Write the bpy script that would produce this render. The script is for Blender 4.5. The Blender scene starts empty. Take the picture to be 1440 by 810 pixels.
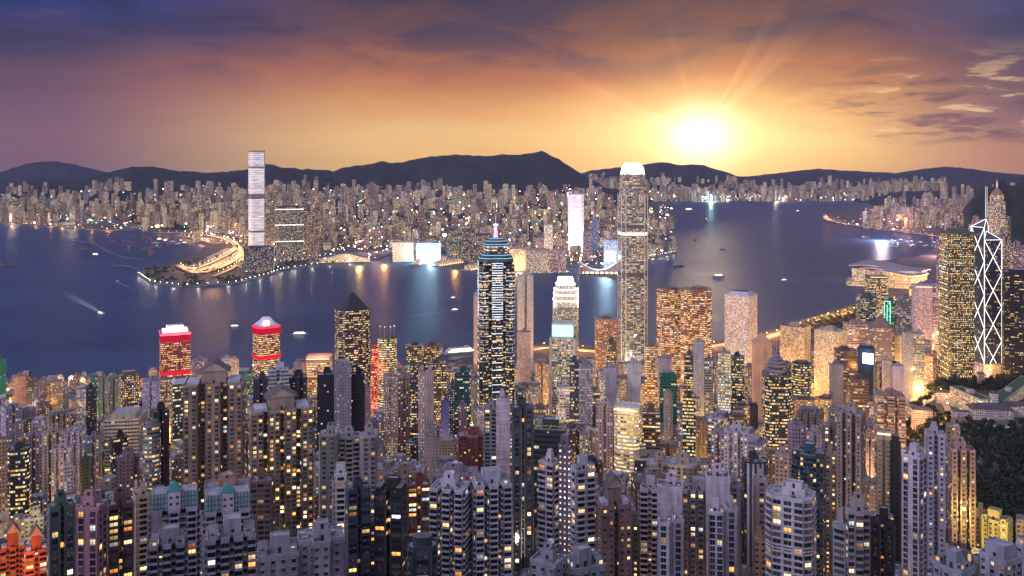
import bpy, math, random
import numpy as np
from mathutils import Vector, noise
R = math.radians
rnd = random.Random(7)
scene = bpy.context.scene
COL = scene.collection

# ------------------------------------------------------------------ camera
CAM_H, HZ, F = 430.0, 232.0, 1250.0          # eye height, horizon row and focal length for a 1440 x 810 frame
cam_d = bpy.data.cameras.new('camera'); cam = bpy.data.objects.new('camera', cam_d); COL.objects.link(cam)
cam.location = (0, 0, CAM_H); cam.rotation_euler = (R(90), 0, 0)
cam_d.sensor_width = 36; cam_d.lens = 36 * F / 1440
cam_d.shift_y = -(405 - HZ) / 1440
cam_d.clip_start = 1; cam_d.clip_end = 60000
scene.camera = cam

def gx(px, Y): return (px - 720) / F * Y                     # pixel column at distance Y -> world x
def gz(py, Y): return CAM_H - (py - HZ) / F * Y              # pixel row at distance Y -> world z
def ground(px, py, z=0.0):                                   # pixel on level ground -> world x, y
    Y = (CAM_H - z) * F / (py - HZ)
    return gx(px, Y), Y

# ------------------------------------------------------------------ node helper
class NT:
    def __init__(s, tree): s.t = tree
    def n(s, typ, **kw):
        nd = s.t.nodes.new(typ)
        for k, v in kw.items(): setattr(nd, k, v)
        return nd
    def put(s, sock, v):
        if isinstance(v, bpy.types.NodeSocket): s.t.links.new(v, sock)
        else:
            if sock.type == 'RGBA' and isinstance(v, (tuple, list)) and len(v) == 3: v = (*v, 1)
            sock.default_value = v
    def m(s, op, a, b=0.0, c=None, clamp=False):
        nd = s.n('ShaderNodeMath', operation=op, use_clamp=clamp)
        s.put(nd.inputs[0], a); s.put(nd.inputs[1], b)
        if c is not None: s.put(nd.inputs[2], c)
        return nd.outputs[0]
    def vm(s, op, a, b=None):
        nd = s.n('ShaderNodeVectorMath', operation=op); s.put(nd.inputs[0], a)
        if b is not None: s.put(nd.inputs[1], b)
        return nd.outputs['Value'] if op in ('DOT_PRODUCT', 'LENGTH') else nd.outputs[0]
    def mix(s, f, a, b, blend='MIX'):
        nd = s.n('ShaderNodeMix', data_type='RGBA', blend_type=blend); nd.clamp_factor = True
        s.put(nd.inputs[0], f); s.put(nd.inputs[6], a); s.put(nd.inputs[7], b)
        return nd.outputs[2]
    def fmix(s, f, a, b):
        nd = s.n('ShaderNodeMix', data_type='FLOAT'); s.put(nd.inputs[0], f); s.put(nd.inputs[2], a); s.put(nd.inputs[3], b)
        return nd.outputs[0]
    def ramp(s, f, stops, interp='LINEAR'):
        nd = s.n('ShaderNodeValToRGB'); nd.color_ramp.interpolation = interp
        els = nd.color_ramp.elements
        while len(els) < len(stops): els.new(0.5)
        for e, (p, c) in zip(els, stops): e.position = p; e.color = (*c, 1) if len(c) == 3 else c
        s.put(nd.inputs[0], f); return nd.outputs[0]
    def maprange(s, v, a, b, c=0.0, d=1.0, typ='SMOOTHSTEP'):
        nd = s.n('ShaderNodeMapRange', interpolation_type=typ)
        for i, x in enumerate((v, a, b, c, d)): s.put(nd.inputs[i], x)
        return nd.outputs[0]
    def sep(s, v):
        nd = s.n('ShaderNodeSeparateXYZ'); s.put(nd.inputs[0], v); return nd.outputs
    def comb(s, x, y, z):
        nd = s.n('ShaderNodeCombineXYZ'); s.put(nd.inputs[0], x); s.put(nd.inputs[1], y); s.put(nd.inputs[2], z); return nd.outputs[0]
    def noise(s, v, scale, detail=3, rough=.5, dist=0.0):
        nd = s.n('ShaderNodeTexNoise'); s.put(nd.inputs['Vector'], v); nd.inputs['Scale'].default_value = scale
        nd.inputs['Detail'].default_value = detail; nd.inputs['Roughness'].default_value = rough; nd.inputs['Distortion'].default_value = dist
        return nd.outputs['Fac']
def srgb(r, g, b):
    f = lambda c: (c / 255 / 12.92) if c <= 10 else ((c / 255 + .055) / 1.055) ** 2.4
    return (f(r), f(g), f(b))

# ------------------------------------------------------------------ world: dusk sky
SUN_AZ = math.atan((985 - 720) / F); SUN_EL = R(1.9)
world = bpy.data.worlds.new('World'); scene.world = world; world.use_nodes = True
wt = world.node_tree; wt.nodes.clear(); w = NT(wt)
dirv = w.n('ShaderNodeTexCoord').outputs['Generated']
dx, dy, dz = w.sep(dirv)
hor = w.m('MAXIMUM', w.m('SQRT', w.m('ADD', w.m('MULTIPLY', dx, dx), w.m('MULTIPLY', dy, dy))), 1e-4)
el = w.m('DIVIDE', dz, hor)                                   # tan of elevation
az = w.m('ARCTAN2', dx, dy)                                   # azimuth from the view axis, + to the east
daz = w.m('SUBTRACT', az, SUN_AZ)
# large soft warp so that the bands of colour are not level
wn = w.noise(w.vm('MULTIPLY', dirv, (2.2, 2.2, 9.0)), 1.6, 3, .5)
wn2 = w.noise(w.vm('MULTIPLY', dirv, (3.0, 3.0, 22.0)), 2.3, 5, .55, .4)
# cloud deck lies lower away from the sun
warp = w.m('ADD', w.m('MULTIPLY', w.m('SUBTRACT', wn, .5), .06), w.m('MULTIPLY', w.m('SUBTRACT', wn2, .5), .02))
elw = w.m('ADD', el, warp)
e01 = w.m('DIVIDE', elw, .24); e02 = w.m('DIVIDE', elw, .188)
mid = w.ramp(e01, [(0, srgb(225,185,110)), (.14, srgb(242,200,115)), (.26, srgb(240,178,84)), (.42, srgb(206,126,60)), (.58, srgb(146,88,68)), (.76, srgb(94,66,74)), (1, srgb(58,50,74))])
lef = w.ramp(e02, [(0, srgb(116,92,98)), (.2, srgb(122,86,86)), (.4, srgb(94,68,84)), (.6, srgb(64,60,98)), (.8, srgb(26,56,128)), (1, srgb(10,62,156))])
rig = w.ramp(e02, [(0, srgb(170,128,98)), (.14, srgb(176,126,96)), (.28, srgb(132,94,88)), (.45, srgb(98,76,90)), (.65, srgb(72,66,98)), (.85, srgb(48,76,138)), (1, srgb(30,82,165))])
fl = w.maprange(daz, -.34, -.70)
fr = w.maprange(daz, .12, .33)
sky = w.mix(fr, w.mix(fl, mid, lef), rig)
# copper patch in the left middle
cop = w.m('MULTIPLY', w.m('POWER', 2.718, w.m('MULTIPLY', w.m('POWER', w.m('DIVIDE', w.m('ADD', az, .26), .22), 2), -1)),
          w.m('POWER', 2.718, w.m('MULTIPLY', w.m('POWER', w.m('DIVIDE', w.m('SUBTRACT', elw, .085), .04), 2), -1)))
sky = w.mix(w.m('MULTIPLY', cop, .30), sky, srgb(190,112,78))
# broken clouds at the right, lit from below
cn = w.noise(w.vm('MULTIPLY', dirv, (5.0, 5.0, 26.0)), 2.6, 9, .62, .3)
band = w.m('MULTIPLY', w.maprange(daz, .06, .22), w.m('MULTIPLY', w.maprange(el, .015, .035), w.maprange(el, .07, .13, 1.0, 0.0)))
sky = w.mix(w.m('MULTIPLY', w.maprange(cn, .54, .64), w.m('MULTIPLY', band, .85)), sky, srgb(246,206,152))
sky = w.mix(w.m('MULTIPLY', w.maprange(cn, .50, .38), w.m('MULTIPLY', band, .85)), sky, srgb(92,62,74))
# dark streaky texture high up
sn = w.noise(w.vm('MULTIPLY', dirv, (3.5, 3.5, 12.0)), 1.8, 7, .6, .6)
hi = w.maprange(el, .05, .16)
sky = w.mix(w.m('MULTIPLY', hi, w.maprange(sn, .42, .62, 0, .75)), sky, srgb(36,44,86))
sky = w.mix(w.m('MULTIPLY', hi, w.maprange(sn, .48, .28, 0, .30)), sky, srgb(140,92,88))
# glow of the sun and pale rays through the cloud
delv = w.m('SUBTRACT', el, math.tan(SUN_EL))
r2 = w.m('ADD', w.m('POWER', daz, 2), w.m('MULTIPLY', w.m('POWER', delv, 2), 1.5))
g1 = w.m('POWER', 2.718, w.m('DIVIDE', r2, -.0012))
g2 = w.m('POWER', 2.718, w.m('DIVIDE', r2, -.011))
rr2 = w.m('ADD', w.m('POWER', w.m('MULTIPLY', daz, .35), 2), w.m('POWER', w.m('MULTIPLY', delv, 1.3), 2))
g3 = w.m('POWER', 2.718, w.m('DIVIDE', rr2, -.0022))
ang = w.m('ARCTAN2', daz, w.m('MAXIMUM', delv, .0001))
ray = w.noise(w.comb(w.m('MULTIPLY', ang, 3.2), 0.3, 0.7), 2.0, 1, .5)
ray = w.m('MULTIPLY', w.maprange(ray, .5, .72), w.m('POWER', 2.718, w.m('DIVIDE', r2, -.018)))
def add_glow(s, f, c): return w.mix(1.0, s, w.mix(f, (0, 0, 0), c), 'ADD')
sky = add_glow(sky, g1, (1.6, 1.4, 1.05)); sky = add_glow(sky, g2, (.55, .36, .13)); sky = add_glow(sky, g3, (.42, .31, .15)); sky = add_glow(sky, w.m('MULTIPLY', ray, .55), (.40, .27, .15))
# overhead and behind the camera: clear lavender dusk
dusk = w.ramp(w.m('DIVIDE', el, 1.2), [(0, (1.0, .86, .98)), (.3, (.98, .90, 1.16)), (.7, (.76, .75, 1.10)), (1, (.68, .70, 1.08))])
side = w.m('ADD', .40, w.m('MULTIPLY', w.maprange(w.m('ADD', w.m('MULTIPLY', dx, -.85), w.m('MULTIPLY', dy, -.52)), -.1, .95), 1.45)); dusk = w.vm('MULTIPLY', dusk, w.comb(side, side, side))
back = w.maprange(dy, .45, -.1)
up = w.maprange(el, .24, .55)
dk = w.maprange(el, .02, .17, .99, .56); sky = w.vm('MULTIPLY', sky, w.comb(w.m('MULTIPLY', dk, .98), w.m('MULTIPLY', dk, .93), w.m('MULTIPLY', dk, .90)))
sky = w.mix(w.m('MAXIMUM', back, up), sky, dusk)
nishita = w.n('ShaderNodeTexSky', sky_type='NISHITA'); nishita.sun_disc = False
nishita.sun_elevation = SUN_EL; nishita.sun_rotation = SUN_AZ; nishita.altitude = 400
bg1 = w.n('ShaderNodeBackground'); w.put(bg1.inputs[0], nishita.outputs[0]); bg1.inputs[1].default_value = .006
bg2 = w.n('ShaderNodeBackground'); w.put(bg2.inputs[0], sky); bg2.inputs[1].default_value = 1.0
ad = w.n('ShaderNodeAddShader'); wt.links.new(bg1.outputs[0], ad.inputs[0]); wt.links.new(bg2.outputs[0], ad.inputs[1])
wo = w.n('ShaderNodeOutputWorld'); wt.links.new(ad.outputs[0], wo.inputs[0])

sun_d = bpy.data.lights.new('sun', 'SUN'); sun_d.energy = .4; sun_d.angle = R(3); sun_d.color = (1, .72, .42)
sun = bpy.data.objects.new('sun', sun_d); COL.objects.link(sun)
sun.rotation_euler = Vector((-math.sin(SUN_AZ), -math.cos(SUN_AZ), -math.tan(SUN_EL))).to_track_quat('-Z', 'Y').to_euler()
vs = scene.view_settings
vs.view_transform = 'Standard'; vs.look = 'None'; vs.gamma = 1; vs.exposure = .25; vs.use_curve_mapping = False
cy = scene.cycles
cy.use_denoising = True; cy.max_bounces = 5; cy.diffuse_bounces = 2; cy.glossy_bounces = 3; cy.volume_bounces = 0
cy.transparent_max_bounces = 4; cy.sample_clamp_indirect = 3; cy.sample_clamp_direct = 40; cy.caustics_reflective = False; cy.caustics_refractive = False
cy.use_light_tree = True
try: cy.denoising_prefilter = 'ACCURATE'; cy.denoiser = 'OPENIMAGEDENOISE'
except Exception: pass

# ------------------------------------------------------------------ materials
MATS = {}
def new_mat(name):
    m = bpy.data.materials.new(name); m.use_nodes = True; m.node_tree.nodes.clear(); MATS[name] = m
    return m, NT(m.node_tree)
def attr(t, name, out='Color'):
    return t.n('ShaderNodeAttribute', attribute_name=name).outputs[out]
def out_bsdf(m, t, base, rough=.8, emit=None, estr=0.0, metal=0.0, spec=.5, normal=None):
    b = t.n('ShaderNodeBsdfPrincipled'); t.put(b.inputs['Base Color'], base); t.put(b.inputs['Roughness'], rough)
    t.put(b.inputs['Metallic'], metal); t.put(b.inputs['Specular IOR Level'], spec)
    if emit is not None: t.put(b.inputs['Emission Color'], emit); t.put(b.inputs['Emission Strength'], estr)
    if normal is not None: t.put(b.inputs['Normal'], normal)
    o = t.n('ShaderNodeOutputMaterial'); t.t.links.new(b.outputs[0], o.inputs[0]); return b
def wall_colour(t, tint):
    """paint with rain streaks and blotches"""
    g = t.n('ShaderNodeNewGeometry').outputs['Position']
    s1 = t.noise(t.vm('MULTIPLY', g, (.35, .35, .03)), 1.0, 4, .6)
    s2 = t.noise(g, .08, 3, .6)
    k = t.m('ADD', t.m('MULTIPLY', s1, .5), t.m('MULTIPLY', s2, .4))
    return t.mix(1.0, tint, t.ramp(k, [(.25, (.42, .39, .37)), (.45, (.85, .84, .83)), (.7, (1.15, 1.15, 1.15))]), 'MULTIPLY')
def facade(name, bay, fh, ww, wh, office=0.0, cool=.25, strength=2.2, glass=(.02, .025, .035), grough=.12, cy0=.5, band=0.0):
    m, t = new_mat(name)
    uv = t.n('ShaderNodeUVMap'); uv.uv_map = 'uv'
    u, v, _ = t.sep(uv.outputs[0])
    prm = attr(t, 'prm', 'Vector'); seed, lit, warm = t.sep(prm)
    cu = t.m('DIVIDE', u, bay); cv = t.m('DIVIDE', v, fh)
    iu = t.m('FLOOR', cu); iv = t.m('FLOOR', cv); fu = t.m('FRACT', cu); fv = t.m('FRACT', cv)
    a = t.m('LESS_THAN', t.m('ABSOLUTE', t.m('SUBTRACT', fu, .5)), ww / 2)
    b = t.m('LESS_THAN', t.m('ABSOLUTE', t.m('SUBTRACT', fv, cy0)), wh / 2)
    win = t.m('MULTIPLY', a, b)
    def wn(vec):
        nd = t.n('ShaderNodeTexWhiteNoise', noise_dimensions='3D'); t.put(nd.inputs[0], vec); return nd.outputs
    r1 = wn(t.comb(iu, iv, t.m('MULTIPLY', seed, 97.0)))
    r2 = wn(t.comb(t.m('FLOOR', t.m('DIVIDE', t.m('ADD', cu, t.m('MULTIPLY', seed, 31.0)), 4.0)), iv, t.m('MULTIPLY', seed, 53.0)))
    thr = t.m('MULTIPLY', t.m('LESS_THAN', r2[0], lit), .85) if office > 0 else lit
    if 0 < office < 1: thr = t.fmix(office, lit, thr)
    on = t.m('MULTIPLY', t.m('LESS_THAN', r1[0], thr), win)
    cr, cg, cb = t.sep(r1[1])
    tone = t.mix(t.m('LESS_THAN', cg, t.m('MULTIPLY', cool, t.m('SUBTRACT', 1.6, warm))),
                 t.ramp(cb, [(0, (1, .40, .08)), (.35, (1, .60, .18)), (.8, (1, .74, .32)), (1, (1, .84, .52))]), (.78, .92, 1.0))
    es = t.m('MULTIPLY', t.m('MULTIPLY', on, strength), t.m('ADD', .25, t.m('POWER', cr, 2.2)))
    if name == 'f_far': es = t.m('MULTIPLY', es, t.fmix(t.m('GREATER_THAN', cr, .955), 1.0, 7.0))
    # inside a lit room the light falls off towards the sill
    es = t.m('MULTIPLY', es, t.m('ADD', .7, t.m('MULTIPLY', fv, .5)))
    wallc = wall_colour(t, attr(t, 'tint'))
    gl = t.mix(t.m('MULTIPLY', cb, .5), glass, t.vm('MULTIPLY', attr(t, 'tint'), (.35, .35, .35)))
    base = t.mix(win, wallc, gl)
    bs = out_bsdf(m, t, base, t.fmix(win, .8, grough), tone, es)
    m.cycles.emission_sampling = 'NONE'
    return m
facade('f_res', 2.9, 3.05, .46, .42, 0, .2, 3.2)
facade('f_grid', 2.4, 3.1, .58, .50, 0, .15, 2.0)
facade('f_punch', 2.6, 3.4, .50, .46, .5, .2, 2.8)
facade('f_office', 1.9, 3.6, .84, .46, .8, .12, 2.1, (.02, .03, .045), .08)
facade('f_glass', 1.8, 3.8, .86, .50, .75, .2, 1.8, (.018, .03, .045), .05)
facade('f_ribbon', 3.0, 3.6, .95, .42, .8, .15, 2.0)
facade('f_stair', 2.4, 3.05, .30, .30, 0, .35, 3.0)
facade('f_far', 3.6, 3.2, .5, .45, .25, .25, 5.5)
def simple(name, rough=.8, metal=0.0, spec=.5, paint=True):
    m, t = new_mat(name); tc = attr(t, 'tint'); out_bsdf(m, t, wall_colour(t, tc) if paint else tc, rough, None, 0, metal, spec); return m
simple('plain')
m, t = new_mat('tower_wall')                                  # rendered concrete: a joint at every floor, drips below the sills
uv = t.n('ShaderNodeUVMap'); uv.uv_map = 'uv'; u_, v_, _z = t.sep(uv.outputs[0])
jn = t.m('LESS_THAN', t.m('FRACT', t.m('DIVIDE', v_, 3.05)), .07)
dr = t.noise(t.comb(t.m('MULTIPLY', u_, 1.3), t.m('MULTIPLY', v_, .09), attr(t, 'prm', 'Vector')), 1.0, 4, .7)
fl_ = t.n('ShaderNodeTexWhiteNoise', noise_dimensions='2D'); t.put(fl_.inputs[0], t.comb(t.m('FLOOR', t.m('DIVIDE', u_, 5.0)), t.m('FLOOR', t.m('DIVIDE', v_, 3.05)), 0))
kk = t.m('MULTIPLY', t.fmix(jn, 1.0, .72), t.m('MULTIPLY', t.maprange(dr, .3, .62, .66, 1.08), t.m('ADD', .93, t.m('MULTIPLY', fl_.outputs[0], .12))))
out_bsdf(m, t, t.mix(1.0, wall_colour(t, attr(t, 'tint')), t.comb(kk, kk, kk), 'MULTIPLY'), .85)
simple('matte_plain'); simple('metal', .35, .6, .5, False); simple('glassy', .06, 0, .8, False); simple('matte', .9, 0, .2, False)
m, t = new_mat('roofing'); g = t.n('ShaderNodeNewGeometry').outputs['Position']
out_bsdf(m, t, t.mix(1.0, attr(t, 'tint'), t.ramp(t.noise(g, .35, 5, .65), [(.3, (.5, .5, .52)), (.7, (1.25, 1.2, 1.15))]), 'MULTIPLY'), .85)
m, t = new_mat('glow')                                        # lit windows, tubes and signs: colour from the face
e = t.n('ShaderNodeEmission'); t.put(e.inputs[0], attr(t, 'tint')); t.put(e.inputs[1], attr(t, 'tint', 'Alpha'))
o = t.n('ShaderNodeOutputMaterial'); t.t.links.new(e.outputs[0], o.inputs[0]); m.cycles.emission_sampling = 'NONE'
m, t = new_mat('lamp_glow')
e = t.n('ShaderNodeEmission'); t.put(e.inputs[0], attr(t, 'tint')); t.put(e.inputs[1], attr(t, 'tint', 'Alpha'))
o = t.n('ShaderNodeOutputMaterial'); t.t.links.new(e.outputs[0], o.inputs[0]); m.cycles.emission_sampling = 'AUTO'

# ------------------------------------------------------------------ mesh builder
class MB:
    def __init__(s): s.v = []; s.f = []; s.uv = []; s.mi = []; s.tint = []; s.prm = []; s.mats = []
    def slot(s, mat):
        if mat not in s.mats: s.mats.append(mat)
        return s.mats.index(mat)
    def poly(s, pts, mat, tint=(.5, .5, .5), prm=(0, 0, 0), uvs=None):
        i = len(s.v); s.v += pts; n = len(pts); s.f.append(tuple(range(i, i + n)))
        s.uv += uvs if uvs else [(0, 0)] * n
        s.mi.append(s.slot(mat)); s.tint.append((*tint, 1) if len(tint) == 3 else tint); s.prm.append(prm)
    def box(s, x0, x1, y0, y1, z0, z1, mat='plain', tint=(.5, .5, .5), prm=(0, 0, 0), top=None, toptint=None, bottom=True):
        pl = [(x0, y0), (x1, y0), (x1, y1), (x0, y1)]
        s.prism(pl, z0, z1, mat, tint, prm, top or mat, toptint or tint, bottom=bottom)
    def prism(s, plan, z0, z1, mat, tint, prm=(0, 0, 0), capmat=None, captint=None, blank=(), u0=0.0, cap=True, bottom=False, v0=None, plan2=None):
        n = len(plan); u = u0; p2 = plan2 or plan
        vb = z0 if v0 is None else v0
        for i in range(n):
            a, b = plan[i], plan[(i + 1) % n]; c, d = p2[(i + 1) % n], p2[i]
            L = math.hypot(b[0] - a[0], b[1] - a[1])
            if L < 1e-4: continue
            mt = 'plain' if i in blank else mat
            s.poly([(a[0], a[1], z0), (b[0], b[1], z0), (c[0], c[1], z1), (d[0], d[1], z1)], mt, tint, prm, [(u, vb), (u + L, vb), (u + L, vb + z1 - z0), (u, vb + z1 - z0)])
            u += math.ceil(L / 3.0) * 3.0 + 12.0
        if cap: s.poly([(p[0], p[1], z1) for p in p2], capmat or mat, captint or tint, prm)
        if bottom: s.poly([(p[0], p[1], z0) for p in reversed(plan)], capmat or mat, captint or tint, prm)
    def tube(s, p, q, r, mat, tint, sides=6, r2=None):
        p, q = Vector(p), Vector(q); d = (q - p); 
        if d.length < 1e-6: return
        ax = d.normalized(); e = ax.orthogonal().normalized(); g_ = ax.cross(e); r2 = r if r2 is None else r2
        A = []; B = []
        for k in range(sides):
            c_, s_ = math.cos(2 * math.pi * k / sides), math.sin(2 * math.pi * k / sides)
            A.append(tuple(p + (e * c_ + g_ * s_) * r)); B.append(tuple(q + (e * c_ + g_ * s_) * r2))
        for k in range(sides):
            k2 = (k + 1) % sides; s.poly([A[k], A[k2], B[k2], B[k]], mat, tint)
        s.poly(A[::-1], mat, tint); s.poly(B, mat, tint)
    def mesh(s, name):
        me = bpy.data.meshes.new(name); me.from_pydata(s.v, [], s.f)
        uvl = me.uv_layers.new(name='uv'); uvl.data.foreach_set('uv', np.array(s.uv, dtype=np.float32).ravel())
        a = me.attributes.new('tint', 'FLOAT_COLOR', 'FACE'); a.data.foreach_set('color', np.array(s.tint, dtype=np.float32).ravel())
        a = me.attributes.new('prm', 'FLOAT_VECTOR', 'FACE'); a.data.foreach_set('vector', np.array(s.prm, dtype=np.float32).ravel())
        me.polygons.foreach_set('material_index', np.array(s.mi, dtype=np.int32))
        for k in s.mats: me.materials.append(MATS[k])
        me.update(); return me
    def build(s, name, parent=None, loc=None):
        o = bpy.data.objects.new(name, s.mesh(name)); COL.objects.link(o)
        if parent: o.parent = parent
        if loc: o.location = loc
        return o
def tag(o, label=None, cat=None, group=None, kind=None):
    if label: o['label'] = label
    if cat: o['category'] = cat
    if group: o['group'] = group
    if kind: o['kind'] = kind
    return o
def empty(name, loc, rz=0.0):
    o = bpy.data.objects.new(name, None); COL.objects.link(o); o.location = loc; o.rotation_euler = (0, 0, rz); o.empty_display_size = 5
    return o

# ------------------------------------------------------------------ terrain
def lerp_table(tab, x):
    if x <= tab[0][0]: return tab[0][1]
    for (a, b), (c, d) in zip(tab, tab[1:]):
        if x <= c: return b + (d - b) * (x - a) / (c - a)
    return tab[-1][1]
def sstep(a, b, x):
    k = min(1, max(0, (x - a) / (b - a))); return k * k * (3 - 2 * k)
SLOPE = [(0, 424), (60, 400), (120, 366), (200, 292), (350, 190), (500, 128), (700, 84), (900, 54), (1100, 28), (1300, 11), (1450, 5), (1600, 3.2), (1750, 1), (1900, -4)]
PARK = [(0, 424), (60, 400), (120, 366), (200, 292), (350, 215), (500, 165), (700, 125), (900, 104), (1150, 92), (1300, 84), (1450, 62), (1600, 36), (1750, 18), (2000, 6), (2150, 2), (2300, -4)]
SHORE = [(-300, 532), (0, 535), (220, 530), (420, 522), (560, 510), (640, 508), (660, 500), (740, 487), (800, 484), (870, 490), (930, 488), (1000, 482), (1070, 470), (1100, 458), (1165, 441), (1205, 428)]
def hk_z(x, Y):
    px = 720 + F * x / max(Y, 1)
    k = sstep(1215, 1330, px) if Y > 300 else sstep(1215, 1330, px) * Y / 300
    z = lerp_table(SLOPE, Y) * (1 - k) + lerp_table(PARK, Y) * k
    if Y > 250: z += 6 * noise.noise(Vector((x / 130, Y / 130, 0))) * sstep(1500, 700, Y) if Y < 1500 else 0
    return z
m, t = new_mat('hill_ground'); g = t.n('ShaderNodeNewGeometry').outputs['Position']
out_bsdf(m, t, t.ramp(t.noise(g, .02, 6, .6), [(.3, (.03, .032, .03)), (.6, (.07, .068, .06))]), .95, spec=.2)
m, t = new_mat('city_ground'); g = t.n('ShaderNodeNewGeometry').outputs['Position']
out_bsdf(m, t, t.ramp(t.noise(g, .012, 7, .65), [(.3, (.03, .03, .033)), (.5, (.07, .068, .066)), (.7, (.13, .12, .11))]), .9, spec=.3)
m, t = new_mat('asphalt'); g = t.n('ShaderNodeNewGeometry').outputs['Position']
out_bsdf(m, t, t.ramp(t.noise(g, .2, 4, .6), [(.3, (.05, .05, .052)), (.7, (.08, .078, .075))]), .8)
m, t = new_mat('concrete_deck'); g = t.n('ShaderNodeNewGeometry').outputs['Position']
out_bsdf(m, t, t.ramp(t.noise(g, .1, 4, .6), [(.3, (.24, .23, .22)), (.7, (.34, .33, .31))]), .85)
m, t = new_mat('woods'); g = t.n('ShaderNodeNewGeometry').outputs['Position']
out_bsdf(m, t, t.ramp(t.noise(g, .006, 8, .7), [(.3, (.010, .016, .012)), (.55, (.022, .032, .020)), (.75, (.04, .05, .03))]), 1.0, spec=.1)

def grid_mesh(name, rows, mat):
    nr, nc = len(rows), len(rows[0]); vs_ = [p for r in rows for p in r]
    fs = [(r * nc + c, r * nc + c + 1, (r + 1) * nc + c + 1, (r + 1) * nc + c) for r in range(nr - 1) for c in range(nc - 1)]
    me = bpy.data.meshes.new(name); me.from_pydata(vs_, [], fs); me.materials.append(MATS[mat])
    me.polygons.foreach_set('use_smooth', [True] * len(fs)); me.update()
    o = bpy.data.objects.new(name, me); COL.objects.link(o); return o
rows = []
for Y in list(range(0, 1000, 20)) + list(range(1000, 2360, 30)):
    rows.append([(x, Y, hk_z(x, Y)) for x in [(-.95 + 1.9 * c / 110) * (Y + 90) for c in range(111)]])
tag(grid_mesh('hillside', rows, 'city_ground'), kind='structure')

def slab(name, pix, z, mat, thick=6.0):
    pts = [ground(px, py) for px, py in pix]
    a = sum(p[0] * q[1] - q[0] * p[1] for p, q in zip(pts, pts[1:] + pts[:1]))
    if a < 0: pts = pts[::-1]
    mb = MB(); mb.prism(pts, z - thick, z, mat, (.2, .2, .2), capmat=mat)
    return tag(mb.build(name), kind='structure')
slab('waterfront_land', [(p, q) for p, q in SHORE] + [(1212, 408), (1240, 401), (1252, 388), (1204, 389), (1192, 380), (1212, 370), (1290, 362), (1312, 352), (1332, 341), (1322, 333), (1262, 326), (1210, 319), (1166, 311), (1158, 303), (1175, 296), (1205, 291), (1225, 280), (1260, 276), (1700, 276), (2000, 300), (2000, 640), (-300, 640)], 3.0, 'city_ground')
KOW = [(-400, 318), (0, 317), (60, 318), (100, 322), (160, 326), (200, 325), (250, 327), (262, 335), (288, 345), (283, 354), (262, 364), (235, 374), (197, 379), (193, 387), (212, 400), (255, 405.5), (330, 401), (375, 390), (400, 381), (450, 374), (530, 366), (548, 359), (566, 354), (660, 356), (676, 366), (690, 377), (745, 380), (775, 376), (870, 375), (905, 365), (948, 358), (953, 353), (915, 346), (932, 336), (946, 322), (958, 310), (945, 300), (938, 289), (960, 284.5), (1080, 283.5), (1190, 278), (1215, 276), (1215, 262), (-400, 262)]
slab('kowloon_land', KOW, 3.0, 'city_ground')
# ridge rows read off the skyline
NEAR_R = [(-500, 268), (-100, 262), (0, 268), (30, 258), (60, 252), (100, 253), (140, 245), (185, 234), (215, 233), (250, 240), (290, 242), (340, 240), (380, 230), (400, 236), (430, 237), (470, 240), (490, 234), (530, 228), (540, 226), (555, 230), (600, 220), (640, 217), (680, 219), (710, 217), (735, 216), (765, 212), (785, 224), (812, 240), (840, 256), (870, 276), (900, 296), (1900, 296)]
MID_R = [(700, 262), (800, 248), (830, 240), (850, 237), (870, 235), (905, 232), (930, 227), (960, 232), (985, 231), (1010, 238), (1040, 248), (1080, 252), (1110, 246), (1150, 250), (1200, 252), (1240, 256), (1400, 262), (1800, 262)]
FAR_R = [(-500, 240), (-60, 238), (0, 242), (40, 229), (75, 226), (100, 230), (150, 242), (200, 246), (1000, 250), (1060, 247), (1120, 240), (1150, 237), (1200, 240), (1260, 243), (1300, 237), (1330, 234), (1357, 236), (1400, 242), (1440, 245), (1560, 232), (1900, 240)]
def far_z(px, Y):
    x = gx(px, Y)
    y0 = lerp_table([(-400, 7000), (150, 7000), (230, 5600), (830, 5200), (930, 10700), (1195, 10900), (1260, 7600), (1340, 5600), (1900, 5200)], px)
    z = 1.5 if Y > 0 else 0
    z = -3 + (145 if px < 900 else 120) * sstep(y0, y0 + 3600, Y) + 3 * sstep(y0 - 800, y0, Y) + sstep(y0, y0 + 900, Y) * 12 * (noise.noise(Vector((x / 600, Y / 600, 3))) + .3)
    for tab, Yc, wd, sd in ((NEAR_R, 9800, 1150, 1), (MID_R, 13400, 1100, 2), (FAR_R, 16200, 1300, 3)):
        if tab is MID_R and px < 690: continue
        r = gz(lerp_table(tab, px), Yc)
        n = noise.fractal(Vector((x / 700, Y / 700, sd * 9)), 1.0, 2.0, 5)
        t_ = abs(Y - Yc) / wd
        hgt = r * math.exp(-(t_ * (1 + .45 * n)) ** 2 * 1.1) * (1 - .12 * min(1, t_) * abs(n))
        hgt += max(0, 1 - t_*1.6) * (16 * noise.fractal(Vector((px / 11, Y / 300, sd)), 1.0, 2.0, 4))
        z = max(z, hgt - 4)
    return z
rows = []
Ys = [4600 + 200 * i for i in range(22)] + [9000 + 100 * i for i in range(20)] + [11000 + 180 * i for i in range(10)] + [12800 + 120 * i for i in range(12)] + [14300 + 150 * i for i in range(8)] + [15500 + 140 * i for i in range(14)]
for Y in Ys:
    rows.append([(gx(px, Y), Y, far_z(px, Y)) for px in range(-330, 1771, 6)])
tag(grid_mesh('mountains', rows, 'woods'), kind='structure')
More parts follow.
